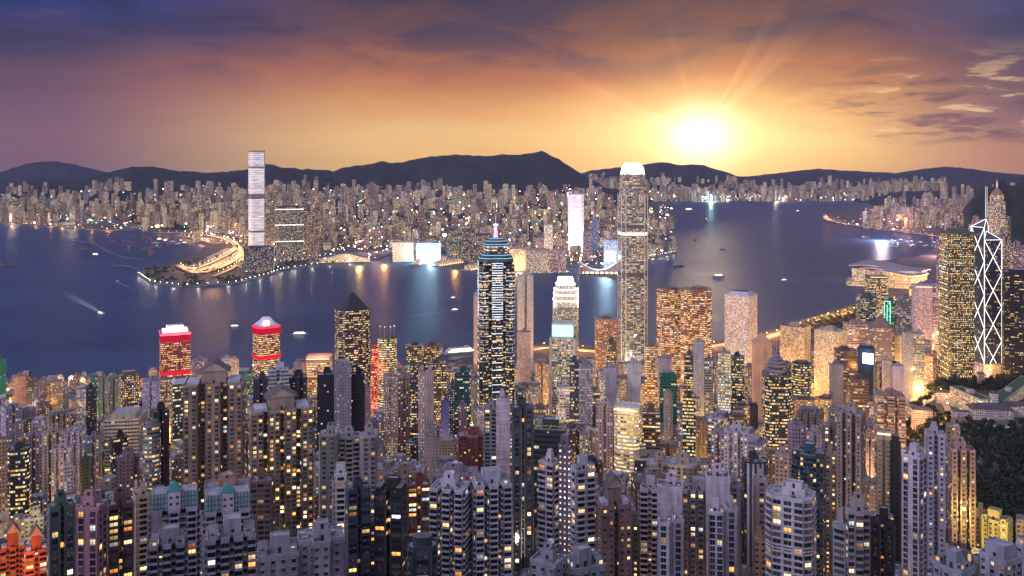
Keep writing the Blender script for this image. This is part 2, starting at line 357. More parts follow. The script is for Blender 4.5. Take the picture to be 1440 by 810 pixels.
# dark wooded spur of the island behind the tall towers at the east
SPUR = [(1250, 420), (1322, 420), (1334, 335), (1346, 308), (1362, 282), (1380, 266), (1404, 258), (1440, 254), (1500, 250), (1700, 240), (1900, 236)]
rows = []
for i in range(26):
    Y = 4300 + i * 80
    rows.append([(gx(px, Y), Y, max(-6, gz(lerp_table(SPUR, px), 5300) * math.exp(-((Y - 5300) / 560) ** 2) * (1 + .10 * noise.fractal(Vector((px / 14, Y / 200, 5)), 1.0, 2.0, 4)) - 4)) for px in range(1318, 1860, 6)])
tag(grid_mesh('island_hill', rows, 'woods'), kind='structure')

# ------------------------------------------------------------------ water
m, t = new_mat('sea'); g = t.n('ShaderNodeNewGeometry').outputs['Position']
n1 = t.noise(t.vm('MULTIPLY', g, (.5, 1.6, 1)), .035, 6, .62)
n2 = t.noise(t.vm('MULTIPLY', g, (.25, 1.0, 1)), .0035, 4, .5)
bmp = t.n('ShaderNodeBump'); bmp.inputs['Strength'].default_value = .75; bmp.inputs['Distance'].default_value = 3.0; t.put(bmp.inputs['Height'], n1)
col = t.mix(t.maprange(n2, .35, .65), (.010, .034, .085), (.024, .052, .115))
out_bsdf(m, t, col, t.fmix(n2, .36, .52), spec=.12, normal=bmp.outputs[0])
mb = MB(); mb.poly([(-17500, -900, 0), (17500, -900, 0), (17500, 16900, 0), (-17500, 16900, 0)], 'sea')
tag(mb.build('harbour_water'), kind='structure')

# ------------------------------------------------------------------ haze
m, t = new_mat('air'); pv = t.n('ShaderNodeVolumePrincipled'); pv.inputs['Color'].default_value = (.36, .39, .92, 1)
pv.inputs['Density'].default_value = .000018; pv.inputs['Anisotropy'].default_value = .5
o = t.n('ShaderNodeOutputMaterial'); t.t.links.new(pv.outputs[0], o.inputs['Volume'])
mb = MB(); mb.box(-17800, 17800, -1200, 17900, -8, 1500, 'air')
tag(mb.build('haze'), kind='stuff')

# ------------------------------------------------------------------ palette
PAL = {'white': (.60, .57, .58), 'pale lavender': (.47, .43, .53), 'light grey': (.42, .41, .44), 'grey': (.27, .26, .28), 'beige': (.44, .34, .26),
       'cream': (.58, .49, .36), 'tan': (.34, .24, .17), 'brown': (.20, .125, .09), 'dark brown': (.085, .055, .045), 'brick red': (.26, .075, .05), 'pink': (.46, .27, .27),
       'salmon': (.48, .24, .17), 'teal': (.06, .22, .22), 'green': (.07, .15, .11), 'black': (.025, .025, .03), 'dark grey': (.09, .09, .10),
       'navy': (.035, .05, .10), 'slate blue': (.14, .17, .24), 'mauve': (.30, .22, .26), 'blue': (.10, .12, .38)}
def jit(c, a=.06):
    k = 1 + rnd.uniform(-a, a) * 2; return tuple(max(.01, x * k * (1 + rnd.uniform(-a, a) * .5)) for x in c)

# ------------------------------------------------------------------ plans (front is -y, counter-clockwise from above)
def p_rect(w, d): return [(-w/2, -d/2), (w/2, -d/2), (w/2, d/2), (-w/2, d/2)]
def p_chamfer(w, d, c): return [(-w/2+c, -d/2), (w/2-c, -d/2), (w/2, -d/2+c), (w/2, d/2-c), (w/2-c, d/2), (-w/2+c, d/2), (-w/2, d/2-c), (-w/2, -d/2+c)]
def p_round(w, d, n=20): return [(w/2*math.cos(2*math.pi*k/n), d/2*math.sin(2*math.pi*k/n)) for k in range(n)]
def p_cross(w, d, a=.5, b=.5):
    x, y, i, j = w/2, d/2, w/2*a, d/2*b
    return [(-i, -y), (i, -y), (i, -j), (x, -j), (x, j), (i, j), (i, y), (-i, y), (-i, j), (-x, j), (-x, -j), (-i, -j)]
def p_wings(w, d, n=3, slot=.13, dep=.3):
    """n bays at the front and the back, divided by deep light wells"""
    sw = w * slot; bw = (w - sw * (n - 1)) / n; dd = d * dep; P = []
    x = -w / 2
    for k in range(n):
        P += [(x, -d/2), (x + bw, -d/2)]
        if k < n - 1: P += [(x + bw, -d/2 + dd), (x + bw + sw, -d/2 + dd)]
        x += bw + sw
    Q = [(-px, -py) for px, py in P]
    return P + Q
def p_step(w, d):
    return [(-w/2, -d/2+d*.18), (-w*.2, -d/2+d*.18), (-w*.2, -d/2), (w*.2, -d/2), (w*.2, -d/2+d*.18), (w/2, -d/2+d*.18), (w/2, d/2), (-w/2, d/2)]
def p_curve(w, d, n=10, bow=.22):
    P = []
    for k in range(n + 1):
        a = k / n; P.append((-w/2 + w*a, -d/2 + d*bow*(1 - 4*a*(1-a))*1.0))
    return P + [(w/2, d/2), (-w/2, d/2)]
PLANS = {'rect': p_rect, 'cham': lambda w, d: p_chamfer(w, d, min(w, d) * .2), 'cut': lambda w, d: p_chamfer(w, d, min(w, d) * .1), 'round': p_round, 'cross': p_cross,
         'w2': lambda w, d: p_wings(w, d, 2, .16, .3), 'w3': p_wings, 'w4': lambda w, d: p_wings(w, d, 4, .09, .28), 'step': p_step, 'curve': p_curve,
         'oct': lambda w, d: p_chamfer(w, d, min(w, d) * .29)}
def inset(P, k):
    out = []; n = len(P)
    for i in range(n):
        a, b, c = Vector(P[i-1]), Vector(P[i]), Vector(P[(i+1) % n])
        e1, e2 = (b - a).normalized(), (c - b).normalized()
        n1, n2 = Vector((-e1.y, e1.x)), Vector((-e2.y, e2.x)); m_ = n1 + n2
        if m_.length < 1e-3: m_ = n1
        m_ = m_.normalized(); q = b + m_ * (k / max(.35, m_.dot(n1))); out.append((q.x, q.y))
    return out

def roof_mesh(P, z, tint, rooft=None, par=1.1, th=.35):
    """roof surface inside a parapet"""
    mb = MB(); I = inset(P, th); n = len(P); rt = rooft or rnd.choice(((.13, .13, .145), (.30, .30, .33), (.22, .22, .25), (.38, .38, .42)))
    for i in range(n):
        a, b, c, d = P[i], P[(i+1) % n], I[(i+1) % n], I[i]
        mb.poly([(a[0], a[1], z), (b[0], b[1], z), (b[0], b[1], z+par), (a[0], a[1], z+par)], 'plain', tint)
        mb.poly([(a[0], a[1], z+par), (b[0], b[1], z+par), (c[0], c[1], z+par), (d[0], d[1], z+par)], 'plain', tint)
        mb.poly([(d[0], d[1], z+par), (c[0], c[1], z+par), (c[0], c[1], z), (d[0], d[1], z)], 'plain', tint)
    mb.poly([(p[0], p[1], z+.05) for p in I], 'roofing', rt)
    return mb
def dish(parent, x, y, z, r=1.8, az=.6):
    mb = MB(); n = 12
    ax = Vector((math.sin(az) * .8, -math.cos(az) * .8, .6)).normalized(); e = ax.orthogonal().normalized(); g_ = ax.cross(e); c0 = Vector((x, y, z + r * .9))
    prev = None
    for j in range(5):
        rr = r * j / 4; dep = r * .45 * (j / 4) ** 2
        ring = [tuple(c0 + ax * (dep - r * .45) + (e * math.cos(2*math.pi*k/n) + g_ * math.sin(2*math.pi*k/n)) * rr) for k in range(n)]
        if prev:
            for k in range(n): mb.poly([prev[k], prev[(k+1) % n], ring[(k+1) % n], ring[k]], 'plain', (.62, .64, .68))
        prev = ring
    mb.tube((x, y, z), tuple(c0 - ax * r * .45), .18, 'metal', (.3, .3, .3), 5)
    return mb.build('satellite_dish', parent)
def antenna(parent, x, y, z, h, r=.25, lit=None, name='antenna'):
    mb = MB(); mb.tube((x, y, z), (x, y, z + h * .6), r, 'metal', (.4, .4, .42), 5); mb.tube((x, y, z + h * .6), (x, y, z + h), r * .5, 'metal', (.4, .4, .42), 5)
    if lit: mb.box(x - r*2, x + r*2, y - r*2, y + r*2, z + h, z + h + r*4, 'glow', lit)
    return mb.build(name, parent)
def rooftop(root, P, z, w, d, tint, kind, detail):
    """what stands on a roof: lift house, water tanks, plant, dish, gable ..."""
    lw, ld = w * rnd.uniform(.34, .5), d * rnd.uniform(.35, .5); lx, ly = w * rnd.uniform(-.08, .08), d * rnd.uniform(-.05, .12)
    lt = jit(tint, .05)
    def house(name, x, y, a, b, z0, h, t_=lt, rt=(.30, .30, .33), par=None):
        o = roof_mesh([(x-a/2, y-b/2), (x+a/2, y-b/2), (x+a/2, y+b/2), (x-a/2, y+b/2)], z0 + h, t_, rt, .6, .25)
        o.box(x-a/2, x+a/2, y-b/2, y+b/2, z0, z0 + h, 'plain', t_)
        if a > 3: o.box(x-.6, x+.6, y-b/2-.06, y-b/2, z0 + .1, z0 + 2.2, 'matte', (.03, .03, .03))
        return o.build(name, par or root)
    if kind in ('std', 'dish', 'tank', 'mast'):
        h = rnd.uniform(3, 5.5); lh = house('lift_house', lx, ly, lw, ld, z, h)
        if detail:
            house('water_tank', lx, ly, lw * .7, ld * .6, z + h, rnd.uniform(1.2, 2.4), par=lh)
            mb = MB()
            for _ in range(14):
                x, y = rnd.uniform(-.42, .42) * w, rnd.uniform(-.42, .42) * d
                if not inside(P, x, y, 1.0): continue
                s_ = rnd.uniform(.5, 1.3); mb.box(x-s_, x+s_, y-s_*.7, y+s_*.7, z, z + rnd.uniform(.6, 1.8), 'metal', jit((.4, .4, .42), .3))
            if mb.f: mb.build('roof_plant', root)['kind'] = 'stuff'
        if kind == 'dish': dish(lh, lx + lw * .1, ly - ld * .1, z + h + .6, 2.0, rnd.uniform(-1, 1))
        if kind == 'tank':
            mb = MB(); mb.prism([(lx + lw*.8 + 1.8*math.cos(a), ly + 1.8*math.sin(a)) for a in [k*math.pi/5 for k in range(10)]], z, z + 3.4, 'plain', (.45, .45, .48)); mb.build('round_tank', root)
        if kind == 'mast' or rnd.random() < .10: antenna(lh, lx, ly, z + h, rnd.uniform(6, 11), .12)
    elif kind == 'gable':
        house('penthouse', 0, 0, w * .42, d * .5, z, 9, tint)
        a, b, zz = w * .25, d * .3, z + 9.0; mb = MB()
        mb.poly([(-a, -b, zz), (a, -b, zz), (0, -b, zz + 6)], 'plain', (.40, .33, .30)); mb.poly([(a, b, zz), (-a, b, zz), (0, b, zz + 6)], 'plain', (.40, .33, .30))
        for s_ in (-1, 1):
            q = [(s_*(a+1), -b-.6, zz - .8), (s_*(a+1), b+.6, zz - .8), (0, b+.6, zz + 6.5), (0, -b-.6, zz + 6.5)]
            mb.poly(q if s_ > 0 else q[::-1], 'roofing', (.10, .085, .09))
        mb.build('gable_roof', root)
        for s_ in (-1, 1):
            m2 = MB(); m2.box(s_*w*.34 - w*.1, s_*w*.34 + w*.1, -d*.36, d*.2, z + .1, z + 2.6, 'plain', (.45, .45, .55)); m2.build('roof_pavilion', root)
    elif kind == 'tealgable':
        TEAL = (.06, .24, .25)
        house('penthouse', 0, 0, w * .96, d * .7, z, 8, (.50, .46, .56))
        mb = MB()
        for row in range(3):
            zz = z + 1.2 + row * 2.3
            mb.box(-w*.5, w*.5, -d*.35-.35, -d*.35-.02, zz, zz + .45, 'plain', TEAL)
        for k in range(15):
            x = -w*.5 + w * k / 14; mb.box(x-.22, x+.22, -d*.35-.4, -d*.35-.03, z + .4, z + 8.6, 'plain', TEAL)
        mb.build('teal_trellis', root)
        m2 = MB(); a = w * .15; zz = z + 8.6
        m2.box(-a*.9, a*.9, -d*.35-1.2, -d*.35+3, z - 4, zz, 'f_res', (.5, .46, .56), (.3, .1, .5), top='plain')
        m2.prism([(-a*1.15, -d*.42), (a*1.15, -d*.42), (a*1.15, d*.0), (-a*1.15, d*.0)], zz, zz + .6, 'plain', TEAL)
        for (s_, q) in ((0, [(-a*1.15, -d*.42), (a*1.15, -d*.42)]), (1, [(a*1.15, -d*.42), (a*1.15, 0)]), (2, [(a*1.15, 0), (-a*1.15, 0)]), (3, [(-a*1.15, 0), (-a*1.15, -d*.42)])):
            m2.poly([(q[0][0], q[0][1], zz + .6), (q[1][0], q[1][1], zz + .6), (0, -d*.21, zz + 5.2)], 'plain', TEAL)
        m2.build('teal_gable', root)
    elif kind == 'pyramid':
        mb = MB(); Pn = inset(P, .5); n = len(Pn)
        for i in range(n):
            a, b = Pn[i], Pn[(i+1) % n]; mb.poly([(a[0], a[1], z+.3), (b[0], b[1], z+.3), (0, 0, z + w * .55)], 'plain', tint)
        mb.build('pyramid_roof', root)
    elif kind == 'hip':
        mb = MB(); I = inset(P, min(w, d) * .22); n = len(P)
        mb.prism(P, z, z + .5, 'plain', (.4, .4, .42)); mb.prism(P, z + .5, z + 7, 'plain', (.50, .49, .56), plan2=I, capmat='roofing', captint=(.06, .06, .07)); mb.build('hipped_roof', root)
    elif kind == 'dome':
        mb = MB(); zz = z
        for k, (f_, h) in enumerate(((.80, 6), (.68, 5), (.62, 3.5), (.44, 3.5), (.26, 3))):
            mb.prism(p_round(w * f_, w * f_, 20), zz, zz + h * .62, 'f_grid' if k < 2 else 'plain', (.16, .15, .17), (.4, .2, .5)); mb.prism(p_round(w * f_ * 1.07, w * f_ * 1.07, 20), zz + h * .62, zz + h, 'plain', (.27, .24, .27)); zz += h
        mb.build('stepped_dome', root); antenna(root, 0, 0, zz, 20, .5, name='spire')
    elif kind == 'blockcrown':
        house('plant_room', 0, 0, w * .7, d * .7, z, 5); 
    elif kind == 'litcrown':
        mb = roof_mesh(inset(P, -.4), z + 5, jit(tint)); mb.prism(inset(P, -.4), z, z + 5, 'plain', tint, cap=False)
        mb.build('crown_wall', root); m2 = MB(); m2.box(-w*.46, w*.46, -d/2-.75, -d/2-.42, z + 3.4, z + 4.4, 'glow', (1, .8, .45, 2.2)); m2.build('crown_light', root)
    elif kind == 'terrace':
        house('lift_house', lx, ly, lw, ld, z, 6); 
        for s_ in (-1, 1):
            mb = MB(); mb.box(s_*w*.36-w*.1, s_*w*.36+w*.1, -d*.42, d*.3, z + .1, z + 3, 'f_res', tint, (rnd.random(), .3, .6), top='roofing', toptint=(.16, .16, .18)); mb.build('roof_terrace_room', root)
    elif kind == 'yellowrails':
        house('lift_house', 0, d * .1, w * .45, d * .4, z, 6); mb = MB(); Yc = (.65, .62, .05)
        for s_ in (-1, 0, 1):
            mb.tube((s_*w*.42, -d*.45, z + 1), (s_*w*.42 + w*.1, d*.3, z + 4), .28, 'plain', Yc, 5); mb.tube((-w*.45, (s_*.35)*d, z + 3.2), (w*.45, (s_*.35)*d, z + 3.2), .22, 'plain', Yc, 5)
        mb.build('yellow_rail', root); dish(root, w*.2, -d*.1, z + 6.6, 1.6)
    elif kind == 'round':
        mb = MB()
        mb.prism(p_round(w*.7, d*.7, 18), z, z + 4, 'plain', tint, capmat='roofing', captint=(.1, .1, .11)); mb.build('drum', root)
    elif kind == 'redcrown':
        mb = MB(); mb.prism(inset(P, -.5), z - 1, z + 2.4, 'glow', (1, .10, .16, 2.4), capmat='roofing', captint=(.3, .1, .1)); mb.build('red_light_band', root)
        m2 = MB(); m2.box(-w*.28, w*.28, -d*.2, d*.2, z + 2.4, z + 13, 'glow', (1, .62, .66, 7), top='roofing'); m2.box(-w*.42, w*.42, -d*.34, d*.34, z + 2.4, z + 5.4, 'glow', (1, .5, .5, 3)); m2.build('lit_sign_box', root)
    elif kind == 'redcrown2':
        mb = MB(); mb.prism(inset(P, -.5), z - 2, z + 2.4, 'glow', (1, .05, .09, 1.5), capmat='roofing', captint=(.3, .1, .1)); mb.build('red_light_band', root)
        m2 = MB(); m2.prism(p_rect(w*.86, d*.86), z + 2.4, z + 9, 'plain', (.55, .6, .7), plan2=p_rect(w*.5, d*.5)); m2.prism(p_rect(w*.5, d*.5), z + 9, z + 16, 'plain', (.6, .6, .66), plan2=p_rect(w*.25, d*.3)); m2.build('sloped_glass_roof', root)
        m3 = MB(); m3.box(-w*.26, -w*.04, -d*.44, -d*.36, z + 3, z + 11, 'glow', (.75, .72, 1, 7)); m3.build('roof_floodlight', root)

def inside(P, x, y, mrg=0.0):
    c = False; n = len(P)
    for i in range(n):
        (x1, y1), (x2, y2) = P[i], P[(i+1) % n]
        if (y1 > y) != (y2 > y) and x < (x2-x1) * (y-y1) / (y2-y1) + x1: c = not c
        L = math.hypot(x2-x1, y2-y1)
        if mrg and L > 0:
            t_ = max(0, min(1, ((x-x1)*(x2-x1) + (y-y1)*(y2-y1)) / L / L))
            if math.hypot(x-x1-t_*(x2-x1), y-y1-t_*(y2-y1)) < mrg: return False
    return c

WARM = [(1, .34, .07), (1, .52, .16), (1, .68, .32), (1, .80, .5), (.85, .93, 1.0)]
def unit_window(col, st):
    """one lit window: glass with a sill and a head, front at -y, 1 m wide and 1 m high"""
    mb = MB(); fr = (.3, .3, .3)
    for k in range(2):                                       # two panes, unevenly bright behind the curtain
        x0 = -.5 + k * .5; s_ = st * (1.0 if k else .72)
        mb.poly([(x0+.03, 0, .04), (x0+.47, 0, .04), (x0+.47, 0, .55), (x0+.03, 0, .55)], 'glow', (*col, s_ * .8)); mb.poly([(x0+.03, 0, .55), (x0+.47, 0, .55), (x0+.47, 0, .96), (x0+.03, 0, .96)], 'glow', (*col, s_ * 1.15))
    mb.box(-.5, .5, -.05, .02, 0, .04, 'plain', fr); mb.box(-.5, .5, -.05, .02, .96, 1, 'plain', fr); mb.box(-.03, .03, -.03, .02, .04, .96, 'plain', fr)
    mb.box(-.5, -.47, -.05, .02, .04, .96, 'plain', fr); mb.box(.47, .5, -.05, .02, .04, .96, 'plain', fr)
    return mb.mesh('window')
UW = [unit_window(c, s_) for c in WARM for s_ in (.35, .9, 2.2)]
UWW = [w_ for w_ in UW[:12] for _ in range(3)] + UW[12:]
# geometry-window styles: (bay, width, height, sill height, projection, kind)
GEO = {'bay': (3.7, 2.3, 1.85, .75, .55, 'box'), 'punch': (3.0, 1.5, 1.35, .9, .06, 'flat'), 'balc': (4.4, 3.6, 2.1, .25, 1.15, 'balc'), 'strip': (5.2, 4.7, 1.75, .8, .1, 'flat'),
       'ladder': (3.4, 2.5, 2.35, .25, .05, 'flat'), 'small': (4.6, 1.0, 1.1, 1.0, .06, 'flat'), 'slab': (4.0, 3.6, 1.9, .7, .5, 'slab')}
CAMV = Vector((0, 0, CAM_H))
BUILT = []                                                  # every building: dict with px box, labels etc.

def tower(name, x, y, z0, z1, w, d, rz, plan='rect', style='f_res', tint=(.4, .4, .4), lit=.15, warm=.5, roof='std', geo=None, blank=(), label=None, cat='tower', group=None,
          detail=True, bands=0, accent=None, nwin=0, stair=None, P=None, podium=True, rooft=None):
    h = z1 - z0; root = empty(name, (x, y, z0), rz); tag(root, label, cat, group)
    P = P or PLANS[plan](w, d); seed = rnd.random(); fh = 3.05
    mb = MB(); n = len(P); prm = (seed, lit, warm); ca, sa = math.cos(rz), math.sin(rz)
    vis = []
    for i in range(n):
        a, b = P[i], P[(i+1) % n]; L = math.hypot(b[0]-a[0], b[1]-a[1]); tx, ty = (b[0]-a[0])/max(L, 1e-6), (b[1]-a[1])/max(L, 1e-6); nx, ny = ty, -tx
        mx, my = (a[0]+b[0])/2, (a[1]+b[1])/2; wx, wy = x + mx*ca - my*sa, y + mx*sa + my*ca; wnx, wny = nx*ca - ny*sa, nx*sa + ny*ca
        vis.append((-wx*wnx - wy*wny) / math.hypot(wx, wy) > -.12)
    u = 0; stair = stair if stair is not None else ()
    zlow = -14.0
    for i in range(n):
        a, b = P[i], P[(i+1) % n]; L = math.hypot(b[0]-a[0], b[1]-a[1])
        mt = 'tower_wall' if (i in blank or (geo and vis[i])) else ('f_stair' if i in stair else style)
        tt = accent if (accent and i % 2 == 1 and len(P) > 4) else tint
        uu = 0.0
        mb.poly([(a[0], a[1], zlow), (b[0], b[1], zlow), (b[0], b[1], h), (a[0], a[1], h)], mt, tt, (seed + i * .013, lit, warm), [(u, zlow), (u + L, zlow), (u + L, h), (u, h)]); u += math.ceil(L / 3) * 3 + 30
    mb.build('wall', root)
    roof_mesh(P, h, tint, rooft).build('roof', root)
    rooftop(root, P, h, w, d, tint, roof, detail)
    if bands:
        m2 = MB(); O = inset(P, -.35); k = 1
        while k * bands < h - 1:
            m2.prism(O, k*bands - .3, k*bands + .3, 'plain', tuple(min(1, c*1.25) for c in tint), bottom=True); k += 1
        m2.build('ledge', root)
    if geo:
        bay, ww, wh, sill, pr, kd = GEO[geo]; fh = 3.05; nfl = int(h / fh); dark = MB(); trim = MB(); cand = []
        zt = h - .3
        dist = math.hypot(x, y); fmin = 0
        lim = (CAM_H - dist * (815 - HZ) / F) - z0            # floors below the bottom of the frame need no detail
        for i in range(n):
            if not vis[i] or i in blank: continue
            a, b = P[i], P[(i+1) % n]; L = math.hypot(b[0]-a[0], b[1]-a[1])
            if L < 1.6: continue
            tx, ty = (b[0]-a[0])/L, (b[1]-a[1])/L; nx, ny = ty, -tx
            g_ = GEO['small'] if i in stair else GEO[geo]; by, ww, wh, sill, pr, kd = g_
            nb = max(1, int(L / by)); cell = L / nb; wv = min(ww, cell * .84)
            narrow = L < 4.5
            for k in range(nfl):
                fz = zt - (k + 1) * fh
                if fz < lim - 12: break
                for j in range(nb):
                    cxu = (j + .5) * cell; zb = fz + sill
                    ox, oy = a[0] + tx*cxu, a[1] + ty*cxu
                    def Q(uu, nn, zz): return (ox + tx*uu + nx*nn, oy + ty*uu + ny*nn, zz)
                    islit = rnd.random() < lit
                    if kd == 'box':
                        for (A, B) in ((-wv/2, 0), (wv/2, 1)): 
                            q = [Q(A, 0, zb-.3), Q(A, pr, zb-.3), Q(A, pr, zb+wh+.15), Q(A, 0, zb+wh+.15)]; trim.poly(q if B else q[::-1], 'plain', tint)
                        trim.poly([Q(-wv/2, 0, zb+wh+.15), Q(-wv/2, pr, zb+wh+.15), Q(wv/2, pr, zb+wh+.15), Q(wv/2, 0, zb+wh+.15)][::-1], 'plain', tint)
                        trim.poly([Q(-wv/2, pr, zb-.3), Q(wv/2, pr, zb-.3), Q(wv/2, pr, zb+wh+.15), Q(-wv/2, pr, zb+wh+.15)], 'plain', tint)
                        gpr = pr + .03
                    elif kd == 'balc':
                        q = cell * .47
                        trim.poly([Q(-q, pr, fz-.15), Q(q, pr, fz-.15), Q(q, pr, fz+.95), Q(-q, pr, fz+.95)], 'plain', tint)
                        trim.poly([Q(-q, pr, fz+.95), Q(q, pr, fz+.95), Q(q, pr-.18, fz+.95), Q(-q, pr-.18, fz+.95)], 'plain', tint)
                        for A, B in ((-q, 0), (q, 1)):
                            p4 = [Q(A, 0, fz-.15), Q(A, pr, fz-.15), Q(A, pr, fz+.95), Q(A, 0, fz+.95)]; trim.poly(p4 if B else p4[::-1], 'plain', tint)
                        trim.poly([Q(-q, .0, fz+.05), Q(q, .0, fz+.05), Q(q, pr-.05, fz+.05), Q(-q, pr-.05, fz+.05)][::-1], 'plain', (.25, .25, .25))
                        gpr = .05
                    elif kd == 'slab':
                        trim.poly([Q(-cell/2, pr, fz-.2), Q(cell/2, pr, fz-.2), Q(cell/2, pr, fz+.55), Q(-cell/2, pr, fz+.55)], 'plain', tint)
                        trim.poly([Q(-cell/2, 0, fz+.55), Q(-cell/2, pr, fz+.55), Q(cell/2, pr, fz+.55), Q(cell/2, 0, fz+.55)][::-1], 'plain', tint)
                        gpr = .05
                    else:
                        gpr = pr
                        if wv > 1.3 and rnd.random() < .45:       # air-conditioner under the sill
                            s_ = rnd.uniform(-.3, .3) * wv; acx = [Q(s_-.4, .45, zb-.65), Q(s_+.4, .45, zb-.65), Q(s_+.4, .45, zb-.1), Q(s_-.4, .45, zb-.1)]
                            trim.poly(acx, 'metal', (.4, .4, .4)); trim.poly([Q(s_-.4, 0, zb-.1), Q(s_-.4, .45, zb-.1), Q(s_+.4, .45, zb-.1), Q(s_+.4, 0, zb-.1)][::-1], 'metal', (.45, .45, .45))
                        trim.poly([Q(-wv/2-.1, .3, zb+wh+.08), Q(wv/2+.1, .3, zb+wh+.08), Q(wv/2+.1, 0, zb+wh+.2), Q(-wv/2-.1, 0, zb+wh+.2)], 'plain', tint)
                    if islit: cand.append((ox + nx*gpr, oy + ny*gpr, zb, math.atan2(ty, tx), wv*.96, wh, fz))
                    else:
                        gc = rnd.choice([(.012, .015, .02), (.02, .025, .035), (.05, .055, .07), (.10, .09, .09)]) if kd != 'balc' else (.012, .012, .016)
                        hw = wv * .48
                        dark.poly([Q(-hw, gpr, zb), Q(-.04, gpr, zb), Q(-.04, gpr, zb+wh), Q(-hw, gpr, zb+wh)], 'glassy', gc); dark.poly([Q(.04, gpr, zb), Q(hw, gpr, zb), Q(hw, gpr, zb+wh), Q(.04, gpr, zb+wh)], 'glassy', gc)
        pipes = MB()
        for i in range(n):
            a, b = P[i], P[(i+1) % n]; L = math.hypot(b[0]-a[0], b[1]-a[1])
            if not vis[i] or L < 3: continue
            tx, ty = (b[0]-a[0])/L, (b[1]-a[1])/L; nx, ny = ty, -tx
            for f_ in ((.03, .97) if L < 9 else (.03, rnd.uniform(.3, .7), .97)):
                ox, oy = a[0]+tx*L*f_+nx*.2, a[1]+ty*L*f_+ny*.2; pipes.tube((ox, oy, max(0, lim-8)), (ox, oy, h-.5), .13, 'metal', rnd.choice(((.12, .11, .11), (.3, .29, .3))), 4)
        if pipes.f: pipes.build('drain_pipe', root)['kind'] = 'stuff'
        if trim.f: trim.build('window_surround' if GEO[geo][5] != 'balc' else 'balcony_rail', root)['kind'] = 'stuff'
        cand.sort(key=lambda c: -c[2]); rest = cand[nwin:]
        for c in cand[:nwin]:
            o = bpy.data.objects.new('window', rnd.choice(UWW)); COL.objects.link(o); o.parent = root
            o.location = c[:3]; o.rotation_euler = (0, 0, c[3]); o.scale = (c[4], 1, c[5])
        for c in rest:
            col = rnd.choice(WARM[:4] * 3 + WARM[4:]); st = rnd.choice((.3, .5, .9, 1.5, 2.6)); cx_, sx_ = math.cos(c[3]), math.sin(c[3]); hw = c[4]*.48
            for s0, s1, kk in ((-hw, -.04, .7), (.04, hw, 1)):
                dark.poly([(c[0]+cx_*s0, c[1]+sx_*s0, c[2]), (c[0]+cx_*s1, c[1]+sx_*s1, c[2]), (c[0]+cx_*s1, c[1]+sx_*s1, c[2]+c[5]), (c[0]+cx_*s0, c[1]+sx_*s0, c[2]+c[5])], 'glow', (*col, st*kk))
        if dark.f: tag(dark.build('window_pane', root), kind='stuff')
    return root

OCC = []                                                     # occupied ground (x, y, radius, px0, px1, ytop, ybottom, Y)
def place(xl, xr, yt, yb, Y, k=.8, th=None):
    """a building from its edges in the frame and its distance: centre, width, depth, rotation, roof height"""
    xc = gx((xl + xr) / 2, Y); phi = math.atan2(xc, Y); th = rnd.uniform(-14, 14) if th is None else th
    Wp = (xr - xl) / F * Y * math.cos(phi) * 1.0; t_ = R(abs(th)); w_ = Wp / (math.cos(t_) + k * math.sin(t_)); return xc, Y, w_, w_ * k, -phi + R(th), gz(yt, Y - w_ * k * .4)
def img_box(xl, xr, yt, yb, Y): OCC.append(((xl + xr) / 2, xl, xr, yt, yb, Y))
def T(xl, xr, yt, yb, Y, col, plan='rect', style='f_res', lit=.15, th=None, roof='std', label=None, name='residential_tower', cat='residential tower', k=.8, roofh=0.0, **kw):
    """a tower read off the photograph: left, right, top of roof, lowest visible row, distance"""
    x, y, w_, d_, rz, z1 = place(xl, xr, yt, yb, Y, k, th); base = (hk_z(x, y) if y < 2300 else 3.0); base = max(base, 3.0)
    tint = jit(PAL[col] if isinstance(col, str) else col, .03)
    img_box(xl, xr, yt, yb, Y); FOOT.append((x, y, max(w_, d_) * .56))
    if 'accent' in kw and isinstance(kw['accent'], str): kw['accent'] = PAL[kw['accent']]
    return tower(name, x, y, base, z1 - roofh, w_, d_, rz, plan, style, tint, lit, label=label, cat=cat, roof=roof, **kw)
FOOT = []
OFF = dict(name='office_tower', cat='office tower')
APT = dict(name='apartment_block', cat='apartment block')

# ------------------------------------------------------------------ the near towers, front row first
W = 100
T(66, 106, 706, 810, 405, 'green', 'w2', lit=.12, geo='ladder', nwin=W, roof='std', th=8, accent='mauve', roofh=3, label='pink framed tower with dark green sides, beside the red gabled block')
T(106, 150, 716, 810, 395, (.40, .20, .24), 'rect', lit=.20, geo='ladder', nwin=W, roof='std', th=-24, label='pink edged tower with sage green flank in the pink and green estate', accent='green')
T(151, 187, 712, 810, 415, (.13, .075, .07), 'w2', lit=.42, geo='strip', nwin=W, roof='std', th=4, label='maroon tower full of orange lit windows beside the sage green flank')
T(187, 214, 698, 810, 480, 'beige', 'cut', lit=.14, geo='balc', nwin=40, roof='std', th=6, label='narrow beige tower with an orange lit side, by the teal gabled towers')
T(212, 279, 718, 810, 430, (.42, .39, .48), 'w3', lit=.10, geo='balc', nwin=40, roof='tealgable', th=-2, blank=(0,), label='pale tower with a teal trellis and gable, the one nearer the pink and green estate', k=.6)
T(287, 352, 720, 810, 428, (.42, .39, .48), 'w3', lit=.12, geo='balc', nwin=40, roof='tealgable', th=3, label='pale tower with a teal trellis and gable, the one nearer the salmon penthouses', k=.6)
T(210, 262, 768, 810, 372, (.30, .29, .36), 'w3', lit=.10, geo='balc', nwin=20, roof='terrace', th=-4, label='grey lower wing with dark balconies before the western teal gabled tower')
T(290, 360, 758, 810, 372, (.32, .31, .38), 'w4', lit=.14, geo='balc', nwin=20, roof='terrace', th=2, label='grey lower wing with a green lit roof room before the eastern teal gabled tower')
